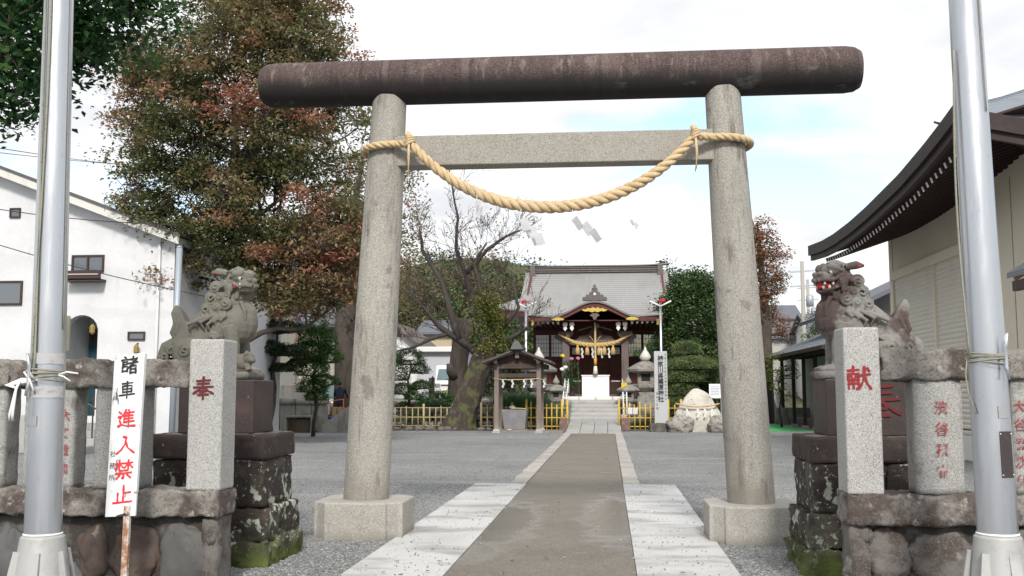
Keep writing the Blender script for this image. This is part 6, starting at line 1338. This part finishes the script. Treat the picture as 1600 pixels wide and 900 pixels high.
MB().box(PX(395,42.6), PX(500,42.6), 42.5, 42.7, 0, PZ(602,42.6)).build('wall', mat('stained_concrete', (.27,.26,.235), .9, [('n',3,.45,.65,(.15,.145,.12),.8,(1,1,.4))]), gr)
for k in range(22): x = PX(418+4*k,42.6); MB().tube([(x,42.6,PZ(602,42.6)),(x,42.6,PZ(582,42.6))], .012, 5).build('bar', mat('galvanised', (.33,.37,.41), .5), gr)
MB().tube([(PX(418,42.6),42.6,PZ(581,42.6)),(PX(504,42.6),42.6,PZ(581,42.6))], .02, 6).build('top_rail', mat('galvanised', (.33,.37,.41), .5), gr)
house('white_gable_house', 'white gabled house with brown roof behind the left torii pillar', 560, 660, 545, 1.0, 64, 8, WHW, BRR, 1.7, [(596,612,560,575,1)], True, .6)
gw = thing('grey_shed', 'pale grey shed with a white roof edge behind the parked van', 'shed', (PX(682,62), 62, 1.1)); MB().box(PX(655,62), PX(728,62), 62, 66, .9, PZ(548,62)).build('wall', mat('pale_grey_sheet', (.44,.46,.50), .7, [('w',2.2,.4,.6,(.40,.42,.46),.8,'X')]), gw); MB().box(PX(652,62), PX(731,62), 61.6, 66.3, PZ(549,62), PZ(541,62)).build('roof', WHW, gw, bevel=.03); MB().box(PX(670,62), PX(682,62), 61.97, 62.0, 1.1, PZ(590,62)).build('vent', WFR, gw)
house('hill_house', 'tan house high on the slope behind the grey shed', 660, 705, 515, 2.5, 78, 6, mat('tan_wall', (.42,.34,.24), .9), ROOFT, 1.0, [(668,680,520,530,1)])

# ---- low concrete wall, trough, ramp
CONC = mat('stained_concrete_block', (.30,.29,.265), .9, [('n',3,.45,.65,(.17,.16,.135),.8,(1,1,.35)),('up',4,.7,1.2,(.14,.14,.10),.8),('n',9,.62,.7,(.40,.395,.37),.6)], [(25,.4,.012)])
cw = thing('concrete_wall', 'low stained concrete wall with a capping left of the ramp', 'wall', (PX(450,38.6), 38.6, 0))
n = 5
for k in range(n): x0_ = PX(388,38.6)+(PX(512,38.6)-PX(388,38.6))*k/n; x1_ = PX(388,38.6)+(PX(512,38.6)-PX(388,38.6))*(k+1)/n; MB().rbox(x0_+.01, x1_-.01, 38.6, 38.85, -.05, PZ(632,38.6), .12, .02, .012, k).build('panel', CONC, cw, smooth=True); MB().rbox(x0_+.004, x1_-.004, 38.52, 38.95, PZ(632,38.6), PZ(623,38.6), .1, .02, .012, k+9).build('cap', CONC, cw, smooth=True)
tg = thing('concrete_trough', 'open-fronted brown concrete box against the low wall', 'trough', (PX(467,38.2), 38.2, 0)); xa, xb = PX(445,38), PX(489,38)
MB().box(xa, xb, 38.5, 38.55, 0, .62).build('back', CONC, tg); MB().box(xa, xa+.07, 38.0, 38.5, 0, .58).build('side', CONC, tg); MB().box(xb-.07, xb, 38.0, 38.5, 0, .58).build('side', CONC, tg); MB().box(xa, xb, 38.0, 38.55, .58, .66).build('top', CONC, tg, bevel=.01); MB().box(xa+.07, xb-.07, 38.28, 38.32, 0, .5).build('inner_panel', mat('rust_brown_panel', (.16,.12,.09), .9), tg)
rmp = thing('ramp', 'sloping concrete ramp slab beside the left torii pillar', 'ramp', (PX(530,38.5), 38.5, 0))
MB().prism([(PX(498,38.4), 0), (PX(560,38.4), 0), (PX(560,38.4), 1.15), (PX(543,38.4), .95), (PX(500,38.4), .22)], 'y', 38.3, 38.55).build('side_wall', CONC, rmp); MB().prism([(PX(500,38.4), .10), (PX(560,38.4), .10), (PX(560,38.4), .8), (PX(543,38.4), .7), (PX(502,38.4), .12)], 'y', 38.551, 42).build('slope', CONC, rmp)
for i, px in enumerate((430, 441)):
    x = PX(px, 42); z = PZ(622,42); c_ = thing('orange_bollard', ('orange safety post nearest the pine trunk','orange safety post right of its twin')[i], 'safety post', (x, 41.5, 0), 'orange safety posts'); MB().lathe([(.05,0),(.05,1.5),(.03,1.55)], 10, (x,41.5,0.05)).build('post', mat('safety_orange', (.75,.10,.03), .5), c_, smooth=True); MB().lathe([(.053,1.2),(.053,1.32)], 10, (x,41.5,0.05)).build('band', WHITE, c_, smooth=True); MB().lathe([(.18,0),(.16,.05)], 12, (x,41.5,0)).build('foot', mat('black_rubber', (.03,.03,.03), .8), c_)

# ---- parked vehicles
CARW = mat('white_car_paint', (.70,.71,.72), .25, coat=.6); TYRE = mat('tyre', (.02,.02,.02), .8); LAMP = mat('lamp_glass', (.30,.31,.32), .1, spec=.8); CARG = glass_mat('car_glass', (.10,.16,.17), .05)
def keivan(name, label, x, y, z, W=1.47, Lg=3.3, H=1.85, truck=False):
    r = thing(name, label, 'van' if not truck else 'truck', (x, y, z)); h = W/2
    prof = [(0,.32),(0,.80),(.10,.98),(.42,1.72),(.62,H),(Lg-.15,H),(Lg,1.7),(Lg,.32)] if not truck else [(0,.32),(0,.85),(.12,1.0),(.42,1.65),(.55,1.76),(1.35,1.76),(1.42,1.6),(1.42,.75),(Lg,.75),(Lg,.45),(1.4,.32)]
    b = MB().prism([(y+a, z+c) for a, c in prof], 'x', x-h, x+h).build('body', CARW, r, bevel=.06, seg=3)
    def slope(zv): return y+.10+(zv-.98)*(.32/.74)
    ws = MB().add([(x-h+.12, slope(1.04)-.035, z+1.04), (x+h-.12, slope(1.04)-.035, z+1.04), (x+h-.19, slope(1.64)-.035, z+1.64), (x-h+.19, slope(1.64)-.035, z+1.64)], [(0,1,2,3)]).build('windscreen', CARG, r); s_ = ws.modifiers.new('t','SOLIDIFY'); s_.thickness = .02
    MB().bar((x-.1, slope(1.06)-.05, z+1.06), (x+.35, slope(1.2)-.05, z+1.16), .02).build('wiper', TYRE, ws)
    MB().box(x-.36, x+.36, y-.015, y+.02, z+.70, z+.78).build('grille', mat('grille', (.06,.06,.06), .5), r); MB().box(x-h-.01, x+h+.01, y-.05, y+.15, z+.30, z+.50).build('bumper', CARW, r, bevel=.04)
    MB().box(x-.18, x+.18, y-.065, y-.05, z+.36, z+.48).build('number_plate', mat('yellow_plate', (.72,.50,.02), .5), r)
    for sg in (-1,1):
        MB().box(*sorted((x+sg*(h-.34), x+sg*(h-.03))), y-.02, y+.06, z+.60, z+.84).build('headlight', LAMP, r, bevel=.03)
        m_ = MB().ell((x+sg*(h+.14), y+.28, z+1.12), (.07,.05,.13)).build('mirror', TYRE, r, smooth=True); MB().bar((x+sg*h, y+.3, z+1.08), (x+sg*(h+.12), y+.28, z+1.10), .03).build('mirror_arm', TYRE, m_)
        MB().box(*sorted((x+sg*(h+.005), x+sg*(h-.01))), y+.55, y+1.2, z+1.08, z+1.58).build('side_window', CARG, r)
        for yy_ in (.52, Lg-.62):
            w_ = MB().tube([(x+sg*(h-.16), y+yy_, z+.28), (x+sg*(h-.0), y+yy_, z+.28)], .28, 20).build('wheel', TYRE, r); MB().tube([(x+sg*(h-.02), y+yy_, z+.28), (x+sg*(h+.006), y+yy_, z+.28)], .17, 16).build('rim', ALU, w_)
    return r
keivan('parked_van', 'small white van with a yellow number plate parked behind the cherry trunk', PX(699,56), 56, 1.18)
keivan('parked_truck', 'small white truck parked behind the bright conifer and ramp', PX(512,45.5), 45.5, .2, truck=True)
rk = thing('dark_rack', 'dark slatted cargo rack behind the man by the left torii pillar', 'rack', (PX(537,45), 45, .3))
for k in range(7): MB().box(PX(524,45), PX(560,45), 44.95, 45, PZ(618-6.2*k,45), PZ(615-6.2*k,45)).build('slat', mat('dark_steel', (.05,.055,.06), .5), rk)
for px in (525,542,559): MB().box(PX(px,45)-.03, PX(px,45)+.03, 45, 45.05, .25, PZ(577,45)).build('post', mat('dark_steel', (.05,.055,.06), .5), rk)
ct = thing('hand_cart', 'orange framed hand cart with boxes by the left torii pillar', 'cart', (PX(526,41.5), 41.5, .3)); xa, xb = PX(516,41.4), PX(537,41.4); OR = mat('orange_tube', (.75,.16,.02), .45)
MB().tube([(xa,41.4,.52),(xa,41.4,PZ(627,41.4)),(xb,41.4,PZ(624,41.4)),(xb,41.4,.52)], .025, 8).build('frame', OR, ct, smooth=True); MB().box(xa, xb, 41.3, 42.0, .50, .56).build('platform', mat('blue_board', (.06,.15,.45), .5), ct)
for k, px in enumerate((519, 528)): MB().box(PX(px,41.5), PX(px+8,41.5), 41.45, 41.85, .56, .92).build('box', mat('card_box', (.36,.27,.13), .8), ct, bevel=.01)
for x in (xa+.06, xb-.06):
    for y in (41.4, 41.9): MB().tube([(x-.02,y,.39),(x+.02,y,.39)], .09, 12).build('wheel', TYRE, ct)
MB().box(xa-.02, xb+.04, 41.2, 42.1, .0, .30).build('kerb_block', CONC, ct)
single(MB().box(PX(505,42), PX(517,42), 41.98, 42.02, PZ(648,42), PZ(629,42)).box(PX(509,42), PX(513,42), 42.02, 42.06, 0, PZ(640,42)), 'white_notice', 'small white notice board left of the orange hand cart', 'sign', WHITE)
# ---- man seen from behind
pm = thing('person', 'person in dark blue work clothes seen from behind, reaching towards the rack', 'person', (PX(531,42.4), 42.4, .25))
def skin(name, joints, edges, m, parent, sub=2):
    me = bpy.data.meshes.new(name); og = ORG[parent.name]; me.from_pydata([tuple(Vector(j[0])-Vector((0,0,0))) for j in joints], edges, []); o = bpy.data.objects.new(name, me); COL.objects.link(o); o.parent = parent
    k = o.modifiers.new('skin', 'SKIN')
    for i, j in enumerate(joints): me.skin_vertices[0].data[i].radius = (j[1], j[2] if len(j) > 2 else j[1]); me.skin_vertices[0].data[i].use_root = (i == 0)
    k.use_smooth_shade = True; s = o.modifiers.new('sub', 'SUBSURF'); s.levels = s.render_levels = sub; me.materials.append(m); ORG[o.name] = og; return o
J = [((0,0,.92),.15,.11),((0,0,1.12),.15,.10),((0,.02,1.34),.17,.11),((0,.02,1.46),.07,.06),((0,.0,1.52),.05,.05),
     ((-.19,.02,1.39),.06,.06),((-.27,.12,1.16),.045,.045),((-.25,.36,1.10),.035,.035),((-.25,.43,1.12),.03,.025),((.19,.02,1.39),.06,.06),((.28,.10,1.15),.045,.045),((.27,.32,1.05),.035,.035),((.27,.40,1.06),.03,.025),
     ((-.10,0,.84),.095,.095),((-.12,.03,.48),.065,.065),((-.12,0,.09),.05,.05),((-.13,.14,.04),.045,.04),((.10,0,.84),.095,.095),((.13,-.03,.48),.065,.065),((.13,-.06,.09),.05,.05),((.14,.08,.04),.045,.04)]
Ed = [(0,1),(1,2),(2,3),(3,4),(2,5),(5,6),(6,7),(7,8),(2,9),(9,10),(10,11),(11,12),(0,13),(13,14),(14,15),(15,16),(0,17),(17,18),(18,19),(19,20)]
skin('body', J, Ed, mat('navy_workwear', (.018,.022,.04), .85), pm)
hd_ = MB().ell((0,.02,1.62), (.078,.095,.115), 14, 10); ORG_ = ORG[pm.name]; hd_.v = [tuple(Vector(v)+ORG_) for v in hd_.v]; ho_ = hd_.build('head', mat('skin', (.42,.26,.18), .6), pm, smooth=True)
hh = MB().ell((0,.0,1.645), (.085,.095,.105), 14, 10); hh.v = [tuple(Vector(v)+ORG_) for v in hh.v]; hh.build('hair', mat('black_hair', (.015,.013,.012), .7), pm, smooth=True)
for sg in (-1,1):
    e = MB().ell((sg*.08,.03,1.61), (.012,.022,.032), 8, 6); e.v = [tuple(Vector(v)+ORG_) for v in e.v]; e.build('ear', mat('skin', (.42,.26,.18), .6), ho_, smooth=True)
    for q in range(5):
        f = MB().tube([(sg*.26+(q-2)*.014, .43, 1.09), (sg*.26+(q-2)*.016, .48, 1.085), (sg*.26+(q-2)*.015, .51, 1.06)], [.010,.009,.007], 6); f.v = [tuple(Vector(v)+ORG_) for v in f.v]; f.build('finger', mat('skin', (.42,.26,.18), .6), pm, smooth=True)
structure(MB().box(PX(495,43)-1, PX(560,43), 42.05, 52, -.02, .25).build('driveway', SOIL))
# ================================================================== large hall on the right
HW = mat('cream_rendered_wall', (.70,.645,.52), .85, [('n',.9,.45,.7,(.65,.595,.48),.7),('n',3,.60,.72,(.44,.40,.31),.5,(1,1,.2))], [(40,.1,.004)])
HB = mat('hall_dark_timber', (.030,.020,.019), .7, [('n',5,.45,.7,(.045,.030,.028),.7)], [(25,.2,.006)])
SHT = mat('roller_shutter', (.64,.61,.53), .6, [('n',1.2,.45,.7,(.58,.55,.47),.6)])
TILE = mat('blue_grey_tile', (.21,.235,.27), .5, [('n',4,.45,.7,(.16,.18,.21),.7),('w',7,.35,.6,(.12,.135,.155),.8,'Z')])
ha = thing('shrine_office_hall', 'large cream hall with deep dark upswept eaves and roller shutters, right', 'hall', (8.6, 25, 0))
EX, WX = 6.5, 8.6; Y0, Y1 = 17.6, 30.6
def ez(y): return float(np.interp(y, [17.6,18.4,19.4,21.1,23.8,25.5,27.2,28.7,30.6], [6.38,6.24,6.09,5.89,5.71,5.64,5.62,5.66,5.79]))
ys = np.linspace(Y0, Y1, 40)
# roof skin: side plane and near plane meet on the hip
RX, RZ, RY0, RY1 = 13.5, 10.2, 23.5, 27
def side(y, t):
    yr = RY0+(RY1-RY0)*(y-Y0)/(Y1-Y0); return (EX+(RX-EX)*t, y+(yr-y)*t, ez(y)+(RZ-ez(y))*(t**1.25))
rf2 = MB().grid([[side(y, t) for y in ys] for t in np.linspace(0, 1, 14)], .10, flip=True).build('roof', TILE, ha)
xs2 = np.linspace(EX, 20.5, 30)
def near(x, t):
    u = min(1, (x-EX)/7); z0 = 5.62+.70*(1-u)**2.6; xr3 = x+(RX-x)*t; return (xr3, Y0+(RY0-Y0)*t, z0+(RZ-z0)*(t**1.25))
MB().grid([[near(x, t) for x in xs2] for t in np.linspace(0, 1, 14)], .10).build('roof_near_slope', TILE, rf2)
# layered fascia boards following the curve
for k, (dx, z0, z1, mm) in enumerate(((0,.02,-.27,HB),(.07,-.22,-.42,HB))):
    rows = [[(EX+dx, y, ez(y)+z0) for y in ys], [(EX+dx, y, ez(y)+z1) for y in ys]]; o = MB().grid(rows).build('fascia', mm, ha); s_ = o.modifiers.new('t','SOLIDIFY'); s_.thickness = .08; s_.offset = 0
    rows = [[(x, Y0+dx, 5.62+.70*(1-min(1,(x-EX)/7))**2.6+z0) for x in xs2], [(x, Y0+dx, 5.62+.70*(1-min(1,(x-EX)/7))**2.6+z1) for x in xs2]]; o = MB().grid(rows).build('fascia', mm, ha); s_ = o.modifiers.new('t','SOLIDIFY'); s_.thickness = .08; s_.offset = 0
# soffit and rafters with white tips
SOF = mat('red_brown_soffit', (.045,.024,.021), .7, [('n',5,.45,.7,(.032,.018,.016),.7)])
MB().grid([[(EX+.12, y, ez(y)-.33) for y in ys], [(WX+.05, y, ez(y)+.28) for y in ys]], .04).build('soffit', SOF, ha)
MB().grid([[(x, Y0+.12, 5.62+.70*(1-min(1,(x-EX)/7))**2.6-.33) for x in xs2], [(x, 18.85, 5.62+.70*(1-min(1,(x-EX)/7))**2.6+.10) for x in xs2]], .04, flip=True).build('soffit', SOF, ha)
n = 42
for k in range(n):
    y = Y0+.75+(Y1-Y0-1.75)*k/(n-1); a = Vector((EX+.28, y, ez(y)-.46)); b_ = Vector((WX, y, ez(y)+.16)); MB().bar(a, b_, .07, .10).build('rafter', SOF, ha); d = (b_-a).normalized(); MB().bar(a-d*.012, a, .075, .105).build('rafter_tip', WHITE, ha)
for k in range(16):
    x = EX+1.45+.42*k; z = 5.62+.70*(1-min(1,(x-EX)/7))**2.6; a = Vector((x, Y0+.28, z-.46)); b_ = Vector((x, 18.8, z-.02)); MB().bar(a, b_, .10, .12).build('rafter', SOF, ha); d = (b_-a).normalized(); MB().bar(a-d*.012, a, .105, .125).build('rafter_tip', WHITE, ha)
# walls
MB().box(WX, 20, 18.85, 30.0, 0, 6.15).build('wall', HW, ha)
MB().box(WX-.06, WX, 18.8, 30.05, 0, .55).build('plinth', mat('white_plinth', (.62,.61,.58), .8), ha, bevel=.01)
MB().box(WX-.04, WX, 18.85, 30.0, .62, .70).build('dark_band', HB, ha)
for y in (18.9, 21.0, 23.0, 29.6): MB().box(WX-.012, WX, y-.01, y+.01, .7, 5.8).build('panel_joint', mat('joint', (.36,.31,.23), .9), ha)
ya, yb_, ym = 22.95, 29.3, 25.75; ztp = 4.62
MB().box(WX-.14, WX, ya-.15, yb_+.15, ztp, ztp+.24).build('shutter_head', HW, ha, bevel=.01)
for y0_, y1_ in ((ya, ym-.04), (ym+.04, yb_)):
    rows = []; z = .56
    while z < ztp: rows.append([(WX-.03, y0_, z), (WX-.03, y1_, z)]); rows.append([(WX-.055, y0_, z+.045), (WX-.055, y1_, z+.045)]); rows.append([(WX-.055, y0_, z+.085), (WX-.055, y1_, z+.085)]); z += .115
    MB().grid(rows).build('shutter', SHT, ha)
for y in (ya-.08, ym, yb_+.08): MB().box(WX-.10, WX, y-.05, y+.05, .5, ztp).build('shutter_guide', HW, ha)
MB().box(WX-.12, WX, 19.0, 19.3, 3.4, 5.1).build('dark_shutter_box', HB, ha)
vn = MB().lathe([(.09,0),(.10,.03),(.03,.12)], 12, (0,0,0)).build('wall_vent', ALU, ha); vn.matrix_local = Matrix.Translation((-.02, -4.0, 4.35)) @ Matrix.Rotation(-PI/2, 4, 'Y')
# lean-to tiled canopy over the side door
MB().grid([[(WX-.75, y, 3.68) for y in (16.0, 19.4)], [(WX, y, 4.15) for y in (16.0, 19.4)]], .10, flip=True).build('canopy_roof', TILE, ha)
MB().box(WX-.22, WX, 16.0, 19.5, 4.10, 4.36).build('canopy_ridge', ROOFT, ha, bevel=.03)
MB().box(WX-.70, WX-.60, 16.1, 19.3, 3.34, 3.52).build('canopy_beam', DARKWOOD, ha)
for k in range(8): y = 16.2+.43*k; MB().bar((WX-.68,y,3.56), (WX-.05,y,3.95), .08).build('canopy_rafter', mat('pale_timber', (.36,.25,.15), .7), ha)
pst = MB().box(WX-.03, WX-.02, 19.6, 20.1, PZ(560,19.8), PZ(530,19.8)).build('posted_sheet', PAPER, ha)

# ================================================================== small house with a posted veranda
ofc = thing('veranda_house', 'low house with dark veranda posts and sloping eaves beyond the right pedestal', 'house', (10.5, 45, 0))
VX = 8.9
MB().box(VX+1.2, 16, 37.5, 51, 0, 3.3).build('wall', mat('pale_wall', (.50,.49,.46), .9), ofc)
for y in (50.5, 47.5, 45.0, 42.5, 40.0): p_ = MB().box(VX-.07, VX+.07, y-.07, y+.07, .1, 3.2).build('post', HB, ofc); MB().box(VX-.14, VX+.14, y-.14, y+.14, -.02, .12).build('post_foot', STEPS, p_)
MB().box(VX-.08, VX+.08, 37.5, 51, 3.05, 3.25).build('beam', HB, ofc)
MB().grid([[(VX-.7, y, 3.22) for y in (37.2, 52)], [(VX+4, y, 5.2) for y in (37.2, 52)]], .12, flip=True).build('roof', ROOFT, ofc)
MB().box(VX-.80, VX-.68, 37.2, 52, 3.06, 3.20).build('gutter', HB, ofc)
for k in range(14): MB().box(VX-.62, VX+1.2, 37.6+1.04*k, 37.7+1.04*k, 3.12, 3.2).build('rafter', SOF, ofc)
MB().grid([[(VX+.6, y, 4.75) for y in (36, 49)], [(VX+5, y, 6.8) for y in (36, 49)]], .16, flip=True).build('upper_roof', ROOFT, ofc); MB().box(VX+1.6, 15, 37, 48, 3.3, 5.2).build('upper_wall', WHW, ofc)
window(VX+1.2-.0, VX+1.9, .9, 2.4, 37.5, ofc, 1)
for y0_, y1_ in ((39,41.5),(43,45.5),(46.5,49)): MB().box(VX+1.15, VX+1.2, y0_, y1_, .3, 2.5).build('sliding_door', WFR, ofc)
MB().box(VX+.2, VX+1.2, 38, 50.8, 0, .35).build('veranda_floor', GREYWOOD, ofc)
single(MB().grid([[(x, y, .012+.006*noise.noise(Vector((x,y,0)))) for x in np.linspace(6.0, 8.6, 8)] for y in np.linspace(41.5, 50, 12)], .01), 'green_mat', 'bright green artificial turf mat by the veranda house', 'mat', mat('green_turf', (.05,.36,.10), .9, [('n',6,.45,.7,(.07,.42,.14),.7)]))
# stairs with rail behind the right pillar
ss = thing('side_stairs', 'grey side stairs climbing beside the right torii pillar', 'stairs', (PX(1203,53), 53, 0))
for k in range(9): MB().box(PX(1180,53), PX(1216,53), 52+.35*k, 56, .18*k, .18*(k+1)).build('step', STEPS, ss, bevel=.01)
rl = thing('stair_railing', 'pale metal railing along the side stairs', 'railing', (PX(1212,51.8), 51.8, 0))
for dz in (0,.35,.6): MB().tube([(PX(1216,51.8),51.2,.75-dz),(PX(1210,53.5),54,2.15-dz),(PX(1210,54),55,2.2-dz)], .03, 6).build('rail', mat('pale_metal', (.55,.57,.58), .4), rl, smooth=True)
for t in (0,.5,1): MB().tube([(PX(1216,51.8)-.2*t,51.2+2.8*t,.0+.6*t),(PX(1216,51.8)-.2*t,51.2+2.8*t,.75+1.4*t)], .025, 6).build('baluster', mat('pale_metal', (.55,.57,.58), .4), rl, smooth=True)
# low stone wall behind
lw = thing('grey_block_wall', 'low grey block wall left of the veranda house', 'wall', (PX(1225,50), 50, 0))
for k in range(6): MB().box(PX(1212,50)+.55*k+.01, PX(1212,50)+.55*k+.54, 50.2, 50.4, 0, .8+.01*(k % 2)).build('block', CONC, lw, bevel=.01)
# wires, poles, distant houses
for i, (px, top, Y, lab) in enumerate(((1259,412,78,'weathered utility pole with cross-arms above the veranda house roof'),(1267,440,95,'second more distant utility pole just right of the first'))):
    x = PX(px, Y); up = thing('utility_pole', lab, 'utility pole', (x, Y, 0), 'utility poles on the right'); MB().tube([(x,Y,0),(x,Y,PZ(top,Y))], [.20,.13], 10).build('pole', mat('concrete_pole', (.32,.30,.27), .9), up, smooth=True)
    for k in range(2): MB().bar((x-.9,Y,PZ(top,Y)-.8-1.1*k), (x+.9,Y,PZ(top,Y)-.7-1.1*k), .1).build('cross_arm', mat('galvanised', (.33,.37,.41), .5), up)
    MB().lathe([(.28,0),(.28,.8),(.1,.9)], 12, (x+.5,Y,PZ(top,Y)-3.4)).build('transformer', mat('galvanised', (.33,.37,.41), .5), up, smooth=True)
house('pink_hill_house', 'pale hillside house with flat grey roof left of the utility pole', 1216, 1250, 497, 2, 112, 8, mat('pale_pink_wall', (.50,.44,.40), .9), ROOFT, 1.6, [(1220,1228,500,507,1),(1234,1244,500,508,2),(1222,1230,514,520,1),(1236,1246,514,521,2)])
house('lower_hill_house', 'grey house below the hillside house beyond the side stairs', 1200, 1262, 526, 1, 98, 8, mat('grey_house_wall', (.40,.38,.36), .9), ROOFT, 1.6, [(1210,1222,532,540,2),(1230,1242,532,540,2)])
house('white_hill_house', 'small white house right of the utility poles', 1272, 1310, 512, 1, 90, 8, WHW, ROOFT, 1.4, [(1278,1290,518,526,1)])
slim(1283, 70, 480, 'small green tree right of the utility poles', LD, 81, 1.0, 50, .14)
def wire(label, pts, r=.012):
    f = []; 
    for (x0_, y0_, Y0_), (x1_, y1_, Y1_) in zip(pts, pts[1:]):
        a, b_ = P(x0_,y0_,Y0_), P(x1_,y1_,Y1_)
        for t in np.linspace(0,1,13): f.append(a.lerp(b_,t)-Vector((0,0,.10*math.sin(PI*t))))
    single(MB().tube(f, r, 5), 'overhead_wire', label, 'wire', mat('black_cable', (.03,.03,.03), .6), 'overhead wires', smooth=True)
wire('overhead wire crossing the white house below its roof edge', [(-60,318,24.5),(280,352,24.5)]); wire('lower overhead wire sloping down across the white house window', [(-60,365,24.0),(330,465,25.5)])
wire('topmost thin overhead wire in the sky at far left', [(-60,222,22),(260,262,40)], .010); wire('second thin overhead wire in the sky at far left', [(-60,232,23),(300,262,45)], .009)
